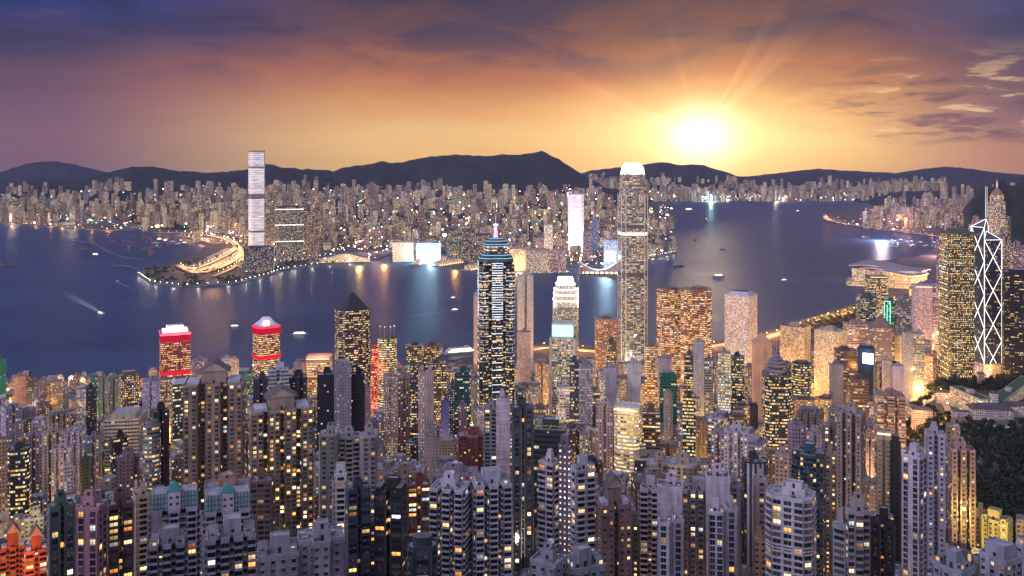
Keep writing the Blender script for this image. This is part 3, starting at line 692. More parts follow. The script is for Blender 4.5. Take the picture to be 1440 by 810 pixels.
T(288, 352, 690, 740, 560, 'salmon', 'step', lit=.2, geo='punch', nwin=30, roof='dish', th=0, label='salmon block with white penthouses and a satellite dish behind a teal gable')
T(351, 386, 678, 810, 520, (.15, .10, .10), 'rect', lit=.16, geo='slab', nwin=80, roof='std', th=-10, label='dark maroon slab tower with a beige edge beside the eastern teal gable')
T(362, 420, 782, 810, 330, (.34, .31, .37), 'rect', lit=0, geo='punch', roof='terrace', th=0, label='low mauve grey roof terrace block at the very bottom of the view', **APT)
T(418, 484, 764, 810, 335, (.34, .31, .38), 'step', lit=0, geo='punch', roof='std', th=2, label='mauve grey block with a tall windowless lift tower at the bottom of the view', **APT)
T(258, 346, 541, 735, 646, (.33, .255, .20), 'w3', lit=.22, geo='bay', nwin=W, roof='gable', th=-6, k=.6, label='big tan tower with a gabled penthouse, the western of the gabled pair')
T(350, 440, 578, 760, 630, (.33, .26, .20), 'w4', lit=.30, geo='bay', nwin=W, roof='gable', th=6, k=.6, label='big tan tower with a gabled penthouse and a bright yellow stair column')
T(448, 478, 612, 800, 560, (.26, .26, .24), 'cut', lit=.14, geo='bay', nwin=50, roof='tank', th=-10, label='olive grey tower with a white crown grid beside the tan gabled tower')
T(476, 506, 616, 690, 575, 'light grey', 'step', lit=.2, geo='balc', nwin=30, roof='mast', th=0, label='light grey tower with a mast and green lit roof terrace')
T(505, 531, 614, 720, 570, (.36, .36, .37), 'cut', lit=.16, geo='bay', nwin=30, roof='tank', th=8, label='light grey tower with green glass bays right of the masted roof')
T(470, 488, 668, 810, 470, 'white', 'rect', lit=.16, geo='balc', nwin=30, roof='blockcrown', th=0, label='slim white tower squeezed between the tan gabled and dark blue towers')
T(486, 521, 690, 810, 440, (.04, .06, .10), 'w2', lit=.05, geo='strip', nwin=20, roof='std', th=8, label='dark blue glass tower with a grey concrete lift core on top')
T(520, 546, 735, 810, 455, (.24, .19, .17), 'rect', lit=.22, geo='punch', nwin=50, roof='std', th=0, label='brown grey block with small orange windows below the dark roofed tower', **APT)
T(526, 573, 694, 810, 445, (.035, .028, .026), 'w2', lit=.16, geo='strip', nwin=W, roof='terrace', th=-14, label='near black tower with a lit corner column and pale roof slab')
T(572, 605, 684, 810, 555, (.15, .035, .03), 'w2', lit=.45, geo='strip', nwin=60, roof='std', th=4, label='dark red tower with wide yellow windows beside the white balcony pair')
T(574, 614, 772, 810, 350, (.045, .055, .08), 'cham', lit=.06, geo='strip', roof='round', th=0, label='dark navy roof with a round drum at the bottom of the view', **APT)
T(604, 662, 690, 810, 465, (.50, .49, .58), 'w3', lit=.16, geo='balc', nwin=W, roof='dish', th=-18, label='white balcony tower with a satellite dish on its stepped roof')
T(662, 720, 684, 810, 470, (.50, .49, .58), 'w3', lit=.20, geo='balc', nwin=W, roof='terrace', th=10, label='white balcony tower with tilted roof terraces beside the dark glass slab')
T(608, 672, 668, 700, 640, 'mauve', 'rect', lit=.1, geo='punch', nwin=20, roof='dish', th=0, k=.5, label='long mauve block with a brick red end behind the white balcony towers', **APT)
T(644, 684, 615, 670, 800, 'brick red', 'step', lit=.10, geo='punch', nwin=30, roof='tank', th=3, label='brick red tower with a white stair light zigzag', stair=(3,))
T(681, 699, 575, 690, 705, 'grey', 'rect', style='f_office', lit=.2, geo='slab', nwin=20, roof='std', th=0, label='grey banded slab attached to the blank white fin')
T(698, 717, 562, 700, 700, (.56, .50, .54), 'rect', 'plain', 0, roof='mast', th=0, blank=(0, 1, 2, 3), bands=6, label='blank white fin tower scored with thin horizontal joints')
T(720, 750, 575, 810, 590, (.05, .065, .09), 'w2', lit=.12, geo='ladder', nwin=80, roof='std', th=3, label='dark glass slab with pale blue curtains beside the white balcony tower')
T(748, 800, 606, 700, 640, (.04, .05, .05), 'rect', 'f_glass', .18, roof='yellowrails', th=-8, label='black block topped with yellow steel rails and a white dish', name='office_block', cat='office block')
T(757, 788, 652, 810, 480, (.44, .41, .47), 'rect', lit=.17, geo='balc', nwin=W, roof='std', th=-30, label='pale wing with green tinted balconies left of the tall dotted stair tower')
T(785, 805, 627, 810, 470, (.16, .12, .17), 'rect', 'f_stair', .95, roof='blockcrown', th=-18, label='dark mauve stair tower with two columns of tiny white lights')
T(802, 838, 662, 810, 462, (.44, .42, .48), 'rect', lit=.22, geo='balc', nwin=W, roof='terrace', th=22, label='pale tower with a lit penthouse terrace right of the dotted stair tower')
T(836, 888, 712, 810, 455, (.24, .15, .13), 'w2', lit=.14, geo='punch', nwin=W, roof='gable', th=18, label='pinkish brown tower with a curved gable and two roof lamps')
T(888, 899, 738, 810, 470, (.20, .19, .13), 'rect', lit=.75, geo='punch', nwin=30, roof='blockcrown', th=0, label='slim olive slab with one column of orange windows')
T(745, 797, 793, 810, 318, (.25, .27, .33), 'rect', lit=0, geo='punch', roof='dish', th=-28, label='blue grey rooftop with a white dish at the bottom edge', **APT)
T(790, 852, 800, 810, 322, (.24, .25, .30), 'rect', lit=0, geo='punch', roof='terrace', th=25, label='blue grey rooftop with a low terrace wall at the bottom edge', **APT)
T(900, 928, 690, 810, 490, (.45, .42, .48), 'w2', lit=.10, geo='balc', nwin=W, roof='terrace', th=-2, label='lavender tower with caged balconies at the western end of the white estate')
T(924, 960, 686, 740, 478, (.55, .50, .60), 'rect', 'plain', .1, roof='dish', th=-2, blank=(0, 1, 3), label='windowless lavender core with a satellite dish on top of the white estate')
T(924, 943, 737, 810, 430, (.50, .47, .55), 'rect', lit=.08, geo='ladder', nwin=40, roof='terrace', th=-4, label='slim white wing with a roof garden, first below the dish topped core')
T(945, 962, 733, 810, 440, (.48, .45, .53), 'rect', lit=.08, geo='ladder', nwin=40, roof='terrace', th=2, label='slim white wing with an orange roof lamp below the dish topped core')
T(960, 1000, 692, 810, 500, (.38, .35, .40), 'w4', lit=.14, geo='bay', nwin=W, roof='terrace', th=0, label='grey mauve slab in the middle of the white estate')
T(992, 1026, 672, 740, 490, (.55, .51, .61), 'rect', 'plain', .1, roof='std', th=4, blank=(0, 1, 3), label='windowless lavender core in the eastern half of the white estate')
T(1022, 1042, 684, 810, 500, (.32, .30, .34), 'rect', lit=.2, geo='bay', nwin=40, roof='std', th=4, label='grey end tower of the white estate beside the zigzag black tower')
T(997, 1017, 722, 810, 440, (.50, .47, .55), 'rect', lit=.06, geo='ladder', nwin=40, roof='terrace', th=0, label='slim white wing with an open black roof pit, eastern half of the estate')
T(1018, 1038, 718, 810, 450, (.48, .45, .54), 'rect', lit=.08, geo='ladder', nwin=40, roof='terrace', th=6, label='slim white wing with one orange flame lamp on the roof pit')
T(1043, 1081, 652, 810, 540, (.05, .045, .055), 'curve', lit=.08, geo='slab', nwin=40, roof='std', th=10, label='black tower with white zigzag balcony edges and a white penthouse', accent=(.5, .48, .52), rooft=(.4, .38, .42))
T(1060, 1082, 676, 760, 505, (.34, .28, .27), 'cut', lit=.14, geo='bay', nwin=30, roof='std', th=0, label='slim taupe tower in front of the black zigzag tower')
T(1060, 1078, 760, 810, 455, (.42, .27, .18), 'rect', lit=.3, geo='punch', nwin=20, roof='std', th=0, label='orange tan block beside the white ornate tower', **APT)
T(1075, 1149, 702, 810, 420, (.52, .48, .52), 'cham', lit=.22, geo='slab', nwin=W, roof='std', th=-10, label='big white tower with a battlement crown and long balconies', bands=30)
T(1112, 1161, 642, 810, 545, (.03, .075, .10), 'curve', lit=.07, geo='strip', nwin=60, roof='terrace', th=-8, label='dark teal tower with a curved glass side behind the white battlement tower')
T(1160, 1176, 640, 810, 600, (.24, .17, .13), 'rect', lit=.55, geo='punch', nwin=W, roof='std', th=0, label='thin brown tower with a bright orange lit edge')
T(1176, 1217, 583, 760, 720, (.33, .26, .24), 'w3', lit=.12, geo='punch', nwin=60, roof='std', th=-12, label='tall taupe tower with ribbed front behind the orange lit edge')
T(1156, 1182, 600, 700, 740, (.26, .20, .19), 'w2', lit=.28, geo='bay', nwin=40, roof='mast', th=4, label='brown tower with cream corner balconies beside the tall taupe tower')
T(1170, 1196, 742, 810, 405, (.28, .29, .31), 'rect', lit=.12, geo='strip', nwin=30, roof='std', th=-20, label='grey glass tower with a flat pale canopy roof and green glass')
T(1188, 1224, 722, 810, 400, (.34, .30, .31), 'step', lit=.34, geo='strip', nwin=40, roof='std', th=14, label='grey modern tower with double height yellow lit rooms')
T(1222, 1258, 736, 810, 430, (.035, .03, .03), 'w2', lit=.30, geo='punch', nwin=80, roof='terrace', th=4, label='black tower with scattered orange windows beside the tall white fin')
T(1233, 1253, 618, 740, 600, (.42, .33, .24), 'w2', lit=.05, geo='small', nwin=20, roof='litcrown', th=0, label='cream tower with a brightly floodlit crown terrace')
T(1251, 1267, 625, 810, 585, (.02, .02, .022), 'rect', 'f_res', .02, roof='blockcrown', th=0, label='black slot tower between the floodlit crown and the tall white fin')
T(1267, 1303, 643, 810, 480, (.52, .48, .58), 'rect', lit=.10, geo='ladder', nwin=W, roof='terrace', th=-24, label='tall white tower with a garden terrace and a blank end wall', blank=(3,))
T(1300, 1330, 612, 810, 540, (.44, .41, .50), 'w2', lit=.14, geo='punch', nwin=W, roof='std', th=8, label='tall lavender tower with a line of white stair lights down its front')
T(1331, 1372, 634, 770, 600, (.36, .23, .22), 'w3', lit=.24, geo='punch', nwin=W, roof='std', th=16, label='pinkish brown tower with stacked yellow windows beside the dark park')
T(1330, 1350, 600, 640, 700, (.30, .21, .22), 'rect', lit=.16, geo='punch', nwin=20, roof='mast', th=6, label='mauve brown tower with a flagpole behind the pinkish brown tower')
T(1372, 1387, 722, 780, 640, (.6, .5, .2), 'rect', lit=.2, geo='punch', nwin=10, roof='terrace', th=-10, label='yellow floodlit walk up block with a green roof', **APT)
T(1378, 1424, 734, 790, 600, (.62, .52, .24), 'step', lit=.3, geo='punch', nwin=30, roof='terrace', th=-16, label='bright yellow floodlit low block by the lit forecourt', **APT)
T(1429, 1475, 740, 775, 620, (.55, .42, .26), 'rect', lit=.3, geo='punch', nwin=20, roof='terrace', th=0, label='cream lit low block at the edge of the park', **APT)
T(1310, 1372, 803, 810, 330, (.26, .28, .34), 'rect', lit=0, geo='punch', roof='terrace', th=-32, label='grey roof with raised skylights at the bottom edge under the tall white fin', **APT)
T(1376, 1436, 788, 810, 345, (.34, .35, .42), 'rect', lit=.2, geo='punch', roof='blockcrown', th=-34, label='long grey roof with a sunken planted court by the yellow block', **APT)
T(1428, 1490, 775, 810, 365, (.36, .38, .46), 'rect', lit=.3, geo='punch', roof='terrace', th=-30, label='pale grey roof with louvred screens at the corner of the view', **APT)
T(0, 36, 772, 810, 525, (.30, .085, .04), 'w3', lit=.26, geo='balc', nwin=60, roof='gable', th=0, k=.5, label='red brown gabled block glowing orange at the bottom corner', **APT)
T(34, 68, 776, 810, 515, (.26, .075, .04), 'w2', lit=.3, geo='balc', nwin=60, roof='gable', th=4, k=.5, label='red brown gabled block beside the pink framed tower', **APT)
T(-30, 36, 738, 772, 640, (.5, .40, .28), 'w3', lit=.3, geo='punch', nwin=40, roof='terrace', th=0, k=.4, label='long cream block with a garden roof above the red gabled blocks', **APT)
T(34, 62, 730, 775, 630, (.52, .43, .33), 'rect', lit=.25, geo='punch', nwin=30, roof='std', th=0, label='cream block with a green lit roof deck above the red gabled blocks', **APT)

# ------------------------------------------------------------------ middle distance, west
T(10, 45, 634, 715, 770, (.03, .03, .035), 'cham', 'f_office', .55, th=-12, roof='std', label='black office tower with bright broken rows of yellow windows', **OFF)
T(-12, 10, 620, 735, 780, "tan", "rect", "f_punch", .25, th=0, label="tan tower with orange lit bays at the western edge")
T(72, 104, 632, 706, 800, (.56, .46, .50), 'w3', 'f_res', .25, th=-10, label='pinkish white slab with square windows in front of the mauve terrace towers')
T(90, 102, 655, 706, 760, 'white', 'rect', 'f_grid', .3, th=0, label='small white balcony tower beside the pinkish white slab')
T(115, 126, 645, 696, 820, 'green', 'rect', 'f_res', .08, th=0, label='green netted narrow tower in the old district')
T(60, 90, 610, 700, 860, 'beige', 'w3', 'f_res', .12, th=4, label='grey beige comb fronted tower behind the pinkish white slab')
T(90, 122, 608, 700, 850, 'pale lavender', 'w4', 'f_res', .14, th=-4, label='pale lavender comb fronted tower with brown stair bays')
T(36, 58, 612, 700, 900, 'mauve', 'w2', 'f_res', .12, th=0, label='mauve grey tower behind the black office tower')
T(122, 140, 618, 690, 840, 'grey', 'w2', 'f_res', .25, th=0, label='grey tower with lit balconies next to the green netted tower')
T(148, 208, 590, 640, 900, 'cream', 'rect', 'f_ribbon', .12, th=-14, k=1.1, label='broad cream block with a huge flat pale roof', rooft=(.34, .35, .44), roof='blockcrown', name='commercial_block', cat='commercial block')
T(154, 181, 618, 672, 780, (.02, .02, .025), 'cut', 'f_office', .32, th=10, label='black glass tower with slanted yellow lit rows before the flat roofed block', **OFF)
T(163, 196, 645, 720, 700, (.20, .13, .14), 'cross', 'f_res', .10, th=0, label='maroon cruciform tower below the flat roofed block')
T(186, 198, 690, 720, 600, 'cream', 'rect', 'f_res', .3, th=0, label='small cream block with a white pyramid shaped end', **APT)
T(201, 226, 600, 700, 700, (.20, .21, .22), 'round', 'f_ribbon', .45, th=0, roof='round', label='tower of curved glass balconies with a lit base, before the black twin slab', bands=3.05)
T(214, 238, 580, 700, 720, (.035, .025, .03), 'w2', 'f_res', .06, th=5, label='tall black slab rising behind the curved balcony tower')
T(-6, 9, 508, 560, 1500, (.02, .22, .11), "rect", "f_res", .05, th=0, roof="mast", label="green netted tower with a mast at the western waterfront")
T(19, 38, 530, 570, 1450, (.52, .27, .18), 'rect', 'f_stair', .5, th=-6, label='salmon pink tower with a blank sunset lit face near the western waterfront')
T(37, 48, 529, 575, 1430, 'dark brown', 'rect', 'f_punch', .3, th=0, label='dark brown slab attached to the salmon pink tower')
T(53, 64, 537, 590, 1380, 'mauve', 'rect', 'f_res', .2, th=0, label='mauve slab at the side of the beige lit waterfront block')
T(64, 88, 538, 580, 1400, 'beige', 'w3', 'f_punch', .4, th=0, label='beige block with warm lit floors at the western waterfront')
T(127, 138, 531, 560, 1350, (.06, .22, .17), 'rect', 'f_punch', .3, th=0, label='slim green tower with stacked bright signs on top', roof='blockcrown', **OFF)
T(107, 122, 548, 605, 1180, 'white', 'rect', 'f_grid', .35, th=0, label='white tower with a pale blue lit crown', **OFF)
T(121, 136, 546, 620, 1160, (.03, .03, .035), 'rect', 'f_stair', .2, th=0, label='black slab with a white edge of dotted lights')
T(139, 153, 534, 592, 1250, (.25, .30, .26), 'w2', 'f_res', .1, th=0, label='green and white grid tower, western of the latticed pair', roof='tank')
T(152, 168, 534, 592, 1260, (.27, .31, .27), 'w2', 'f_res', .1, th=0, label='green and white grid tower, eastern of the latticed pair', roof='mast')
T(168, 195, 528, 580, 1350, (.20, .12, .08), 'rect', 'f_punch', .62, th=5, label='copper brown tower glowing from rows of amber windows', roof='blockcrown', **OFF)
T(200, 226, 537, 600, 1280, (.30, .29, .50), 'w2', 'f_stair', .55, th=-5, label='lavender blue tower with a white dotted centre strip')
T(225, 240, 535, 640, 1320, (.42, .30, .20), 'rect', 'f_punch', .5, th=0, label='amber tower with a white stair edge beside the lavender blue tower')
T(240, 268, 535, 600, 1050, (.09, .12, .10), 'rect', 'f_office', .5, th=8, roof='hip', label='dark office tower under a white tent shaped roof', roofh=5, **OFF)
T(268, 292, 508, 540, 1450, 'mauve', 'rect', 'f_punch', .4, th=0, label='mauve block with a tall mast by the western red topped tower', roof='mast', **OFF)
T(311, 327, 505, 530, 1500, 'white', 'rect', 'f_punch', .3, th=0, label='white block with a rail topped roof between the red topped towers', **OFF)
T(325, 336, 506, 530, 1560, 'cream', 'rect', 'f_grid', .3, th=0, label='cream block with a green strip next to the rail topped roof', **OFF)
T(328, 356, 526, 545, 1600, (.05, .22, .19), 'rect', 'f_punch', .3, th=-5, k=1.2, label='low teal roofed ferry building on the quay', roof='blockcrown', rooft=(.08, .22, .20), name='terminal_building', cat='terminal')
T(224, 268, 470, 580, 1620, (.13, .035, .035), 'rect', 'f_office', .62, th=3, roof='redcrown', k=1, label='western red banded tower crowned with a glowing white and red sign box', **OFF)
T(354, 395, 460, 560, 1600, (.12, .045, .035), 'cut', 'f_office', .85, th=22, roof='redcrown2', k=.9, label='eastern red banded tower with a sloped floodlit glass roof', **OFF)
T(469, 522, 437, 590, 1480, (.025, .025, .035), 'cham', 'f_office', .55, th=12, roof='pyramid', k=.9, label='black glass tower with a faceted dark pyramid roof', roofh=0, **OFF)
T(531, 558, 476, 580, 1420, (.12, .13, .08), 'round', 'f_ribbon', .95, th=0, roof='round', label='yellow lit rounded tower with four thin masts', **OFF)
T(522, 533, 490, 580, 1450, (.45, .03, .03), 'rect', 'f_office', .6, th=0, roof='blockcrown', label='glowing red slab clipped to the yellow rounded tower', **OFF)
T(570, 596, 487, 545, 1560, (.10, .09, .06), 'rect', 'f_office', .6, th=0, roof='std', label='dark olive office slab with a brown end wall, western half', **OFF)
T(595, 622, 486, 545, 1570, (.14, .08, .06), 'rect', 'f_office', .55, th=0, roof='std', label='brown topped office slab with olive lights, eastern half', **OFF)
T(430, 468, 508, 560, 1300, (.50, .30, .16), 'rect', 'f_ribbon', .8, th=-8, roof='litcrown', label='amber floodlit hotel like block with a glowing rust roof', name='hotel_block', cat='hotel')
T(413, 431, 510, 560, 1250, 'mauve', 'round', 'f_stair', .2, th=0, roof='round', label='pale windowless rounded tower beside the amber floodlit block')
T(377, 406, 521, 575, 880, (.46, .47, .56), 'w2', 'f_glass', .04, th=0, roof='terrace', label='white U shaped tower top framing a dark glass slot', k=.6)
T(356, 378, 534, 590, 900, (.05, .055, .075), 'w2', 'f_res', .08, th=0, label='dark tower immediately west of the white U shaped top')
T(405, 432, 532, 640, 900, (.05, .055, .075), 'w3', 'f_stair', .15, th=0, label='dark tower with white vertical pipes east of the U shaped top')
T(446, 471, 528, 640, 860, (.02, .022, .035), 'rect', 'f_res', .05, th=0, label='navy black slab, western wing of the lavender core tower')
T(470, 494, 516, 600, 850, (.28, .25, .31), 'rect', 'f_stair', .12, th=0, label='lavender grey core tower between two black wings', roof='blockcrown')
T(493, 513, 528, 620, 860, (.02, .022, .03), 'rect', 'f_res', .04, th=0, label='black slab, eastern wing of the lavender core tower')
T(512, 521, 545, 620, 950, 'mauve', 'rect', 'f_stair', .1, th=0, label='thin mauve slab in front of the yellow rounded tower')
T(539, 560, 530, 630, 1030, (.38, .28, .27), 'w2', 'f_stair', .5, th=-8, label='pinkish tower with dotted stair lights below the yellow rounded tower')
T(559, 577, 532, 620, 1060, (.34, .24, .22), 'w2', 'f_res', .25, th=4, label='pinkish brown tower joined to the dotted pinkish tower')
T(570, 590, 515, 600, 1350, 'dark grey', 'cut', 'f_office', .5, th=0, label='dark tower with a mechanical roof in front of the olive slab', **OFF)
T(602, 628, 512, 600, 1340, 'dark brown', 'rect', 'f_office', .6, th=0, label='dark brown lit tower with a tiered roof in front of the olive slab', **OFF)
T(588, 599, 524, 660, 960, (.46, .38, .40), 'rect', 'f_stair', .5, th=-12, label='tall thin pinkish white slab with ladder windows')
T(599, 610, 524, 640, 970, (.52, .44, .47), 'rect', 'f_stair', .4, th=12, blank=(0,), label='tall thin blank pinkish white slab with an amber light edge')
T(620, 632, 565, 620, 1100, (.11, .11, .30), 'rect', 'plain', 0, th=0, label='blue blank slab beside a white lit ladder facade')
T(631, 640, 540, 620, 1120, (.09, .09, .11), 'rect', 'f_stair', .6, th=0, label='dark slab with white ladder of lit rooms beside the blue slab')
T(640, 662, 524, 600, 1150, (.02, .11, .12), 'rect', 'f_office', .3, th=0, label='dark teal netted tower west of the neon banded skyscraper', **OFF)
T(645, 656, 570, 615, 1000, 'mauve', 'rect', 'f_res', .2, th=0, label='small reddish mauve tower in front of the teal netted tower')
T(600, 615, 610, 690, 760, (.30, .25, .27), 'rect', 'f_stair', .05, th=0, label='plain taupe stair tower beside the brick red tower')

# ------------------------------------------------------------------ middle distance, centre
T(666, 672.5, 416, 520, 1720, (.52, .36, .32), 'rect', 'plain', 0, th=0, roof='blockcrown', k=2.5, label='thin blank salmon slab standing over the water edge')
T(727, 750, 388, 480, 1750, (.50, .46, .42), 'w2', 'f_stair', .45, th=5, roof='std', k=.9, label='tall cream slab tower with a red corner lamp, behind the neon banded skyscraper')
T(727, 746, 468, 540, 1500, (.42, .33, .30), 'rect', 'f_stair', .6, th=0, roof='std', label='beige pink tower with a dark slotted crown', **OFF)
T(774, 810, 475, 590, 1350, (.30, .33, .30), 'rect', 'f_glass', .6, th=-3, roof='blockcrown', k=.8, label='white framed green glass tower under a turquoise light band', **OFF)
T(836, 870, 450, 510, 1660, (.30, .17, .13), 'cut', 'f_punch', .45, th=6, roof='std', label='rust brown hotel tower west of the tallest skyscraper', name='hotel_tower', cat='hotel tower')
T(923, 958, 408, 545, 1680, (.26, .12, .08), 'oct', 'f_ribbon', .75, th=-4, roof='round', label='western of the two copper brown twin towers', **OFF)
T(957, 1001, 409, 540, 1640, (.26, .12, .08), 'oct', 'f_ribbon', .72, th=2, roof='terrace', label='eastern of the two copper brown twin towers', **OFF)
T(1019, 1065, 416, 500, 1620, (.56, .50, .50), 'rect', 'f_grid', .62, th=-20, roof='hip', k=.9, label='white perforated tower with a sloped grey hip roof', roofh=0, **OFF)
T(801, 816, 510, 590, 1080, 'dark grey', 'rect', 'f_office', .45, th=0, label='dark lit half of the slab with the bright stair strip', **OFF)
T(814, 833, 516, 600, 1070, (.32, .28, .31), 'rect', 'f_stair', .65, th=0, label='taupe half of the slab with a bright dotted stair strip')
T(785, 802, 545, 600, 1150, 'white', 'rect', 'f_office', .5, th=0, label='pale lit office in front of the green glass tower', **OFF)
T(851, 867, 518, 590, 1180, (.46, .42, .50), 'rect', 'plain', 0, th=0, blank=(0, 1, 3), label='blank lavender slab tower with a notched roof')
T(882, 901, 512, 570, 1200, (.56, .52, .52), 'rect', 'plain', 0, th=0, label='blank white slab tower south of the tallest skyscraper')
T(852, 868, 482, 520, 1450, 'dark grey', 'cut', 'f_office', .4, th=0, label='blue black tower framed with white lines before the rust hotel', **OFF)
T(907, 925, 488, 570, 1330, (.32, .16, .08), 'rect', 'f_ribbon', .95, th=0, label='amber glowing tower with copper frame', **OFF)
T(925, 944, 505, 535, 1300, (.42, .34, .36), 'rect', 'f_stair', .3, th=0, label='pale slab with a pink neon roof sign behind the green netted tower')
T(927, 952, 530, 600, 1080, (.01, .13, .08), 'rect', 'f_office', .10, th=4, roof='blockcrown', label='dark green netted tower block with an orange rim')
T(933, 946, 555, 625, 990, (.38, .29, .25), 'cross', 'f_stair', .2, th=0, roof='round', label='beige tower with a bracketed crown before the green netted block')
T(862, 905, 582, 640, 860, (.62, .52, .34), 'cham', 'f_ribbon', .95, th=-14, roof='litcrown', k=.9, label='brilliantly golden floodlit block in the middle of the old town', name='hotel_block', cat='hotel')
T(904, 928, 580, 630, 900, (.16, .09, .06), 'rect', 'f_ribbon', .6, th=0, label='dark block with an orange and red mural light beside the golden block', **OFF)
T(838, 862, 572, 650, 880, 'mauve', 'w2', 'f_res', .2, th=0, label='mauve tower with a yellow slit beside the golden block')
T(960, 978, 560, 650, 930, (.02, .06, .05), 'rect', 'f_office', .7, th=0, roof='std', label='black office slab with rows of green white light', **OFF)
T(975, 990, 482, 560, 1280, (.36, .33, .37), 'rect', 'f_stair', .1, th=0, label='plain lavender grey slab rising before the twin brown towers')
T(962, 976, 500, 545, 1350, 'dark grey', 'rect', 'f_office', .5, th=0, label='dark lit tower tucked left of the lavender grey slab', **OFF)
T(990, 1003, 506, 560, 1300, (.22, .22, .28), 'rect', 'f_glass', .25, th=0, label='slate glass tower right of the lavender grey slab', **OFF)
T(1010, 1028, 497, 585, 1240, (.26, .30, .24), 'rect', 'f_glass', .9, th=-4, label='glass tower with glowing pale green floors and a white neon edge', **OFF)
T(1027, 1047, 503, 560, 1280, (.03, .05, .06), 'cut', 'f_office', .45, th=4, label='dark stepped glass tower beside the pale green glowing tower', **OFF)
T(1047, 1062, 518, 570, 1400, 'tan', 'rect', 'f_punch', .5, th=0, label='tan tower peeping out west of the salmon capped tower', **OFF)
T(1057, 1086, 482, 600, 1180, (.50, .30, .20), 'cut', 'f_stair', 0, th=8, roof='pyramid', roofh=0, label='salmon tower with a grey pointed cap and slotted crown')
T(1054, 1066, 572, 605, 1020, 'black', 'round', 'plain', 0, th=0, roof='round', label='small black cylinder tower in front of the salmon capped tower')
T(1070, 1114, 528, 600, 1020, (.025, .03, .045), 'cham', 'f_office', .62, th=12, roof='dome', k=.85, label='dark office tower with a stepped round dome and spire', **OFF)
T(1097, 1140, 460, 510, 1600, (.48, .38, .26), 'rect', 'f_grid', .62, th=-18, roof='std', label='cream waffle fronted office block, western of two', **OFF)
T(1145, 1191, 466, 560, 1520, (.50, .42, .30), 'rect', 'f_grid', .66, th=-24, roof='std', label='cream waffle fronted office block, eastern and taller', **OFF)
T(1113, 1141, 513, 560, 1280, (.05, .055, .055), 'round', 'f_ribbon', .7, th=0, roof='round', label='round dark tower with bright glass rings', **OFF)
T(1185, 1220, 457, 495, 1720, (.52, .32, .30), 'rect', 'f_ribbon', .5, th=16, roof='std', label='salmon pink banded office block near the shore', **OFF)
T(1172, 1206, 494, 540, 1350, (.12, .07, .05), 'rect', 'f_ribbon', .3, th=14, roof='std', label='brown banded tower with a slanted roof', **OFF)
T(1190, 1222, 535, 565, 1180, (.14, .09, .08), 'rect', 'f_ribbon', .3, th=16, roof='std', label='brown banded block below the slanted roof tower', **OFF)
T(1205, 1231, 491, 560, 1380, (.015, .04, .09), 'cut', 'plain', 0, th=-10, roof='blockcrown', label='dark blue tower with a square blue white light near its top', **OFF)
T(1166, 1186, 515, 560, 1270, (.22, .20, .24), 'rect', 'f_stair', .1, th=0, label='grey purple blank tower before the waffle block')
T(1219, 1259, 462, 510, 1620, (.16, .12, .12), 'cham', 'f_ribbon', .35, th=10, roof='pyramid', label='brown tower with a small green copper pyramid', roofh=0, **OFF)
T(1203, 1233, 416, 455, 1950, (.06, .09, .10), 'cut', 'f_glass', .5, th=14, roof='std', label='blue glass tower on the shore with a bright roof edge', **OFF)
T(1216, 1249, 392, 450, 2080, (.12, .10, .07), 'rect', 'f_ribbon', .85, th=18, roof='litcrown', label='gold banded waterfront tower before the winged hall', **OFF)
T(1244, 1262, 424, 465, 1900, (.02, .16, .11), 'cut', 'f_glass', .3, th=-10, roof='std', label='tower outlined with green neon tubes', **OFF)
T(1260, 1284, 418, 470, 1880, (.20, .20, .23), 'cham', 'f_glass', .3, th=10, roof='std', label='grey curved tower right of the green neon tower', **OFF)
T(1281, 1312, 406, 480, 1850, (.52, .38, .46), 'cut', 'f_grid', .55, th=16, roof='litcrown', label='pink white tower with a glowing lilac crown', **OFF)
T(1290, 1324, 400, 440, 2150, (.18, .14, .28), 'rect', 'f_ribbon', .6, th=-8, k=1.1, roof='std', label='broad violet office block behind the lilac crowned tower', **OFF)
T(1268, 1284, 468, 560, 1480, (.20, .20, .23), 'rect', 'f_stair', .3, th=4, label='steel grey ladder tower, western part of the trussed bank')
T(1283, 1300, 470, 556, 1480, (.22, .22, .24), 'rect', 'f_glass', .45, th=4, roof='std', label='steel grey lit tower with diagonal hangers, eastern part of the trussed bank', **OFF)
T(1240, 1254, 508, 560, 1300, (.38, .34, .30), 'rect', 'f_stair', .4, th=0, label='pale ribbed tower below the blue white square light')
T(1253, 1272, 516, 560, 1250, (.36, .32, .38), 'rect', 'plain', 0, th=8, label='blank lavender box tower beside the steel grey ladder tower')
T(1408, 1470, 384, 525, 1680, (.012, .013, .016), 'rect', 'f_office', .18, th=5, k=.7, roof='blockcrown', label='black office tower at the eastern edge', **OFF)
T(1228, 1273, 558, 600, 950, (.36, .22, .18), 'w3', 'f_ribbon', .35, th=10, roof='std', k=.9, label='salmon zigzag balcony block with a central lift tower', bands=3.05)
T(1107, 1134, 600, 645, 800, (.22, .17, .26), 'cham', 'f_punch', .04, th=8, roof='std', label='mauve tower with violet gridded panels')
T(1134, 1158, 612, 650, 820, (.40, .36, .42), 'w2', 'f_res', .22, th=0, label='pale lilac tower with blue roof edge beside the violet gridded tower')
T(1018, 1052, 608, 690, 700, (.44, .41, .46), 'w3', 'f_res', .30, th=-6, label='white balcony tower behind the grey end of the white estate')
T(1000, 1020, 612, 670, 760, (.36, .30, .30), 'w2', 'f_res', .35, th=0, label='taupe tower with many lit rooms north of the white estate')
T(1090, 1110, 640, 700, 640, (.34, .25, .24), 'rect', 'f_res', .1, th=0, label='taupe brown block with an orange balcony stack', accent='salmon')

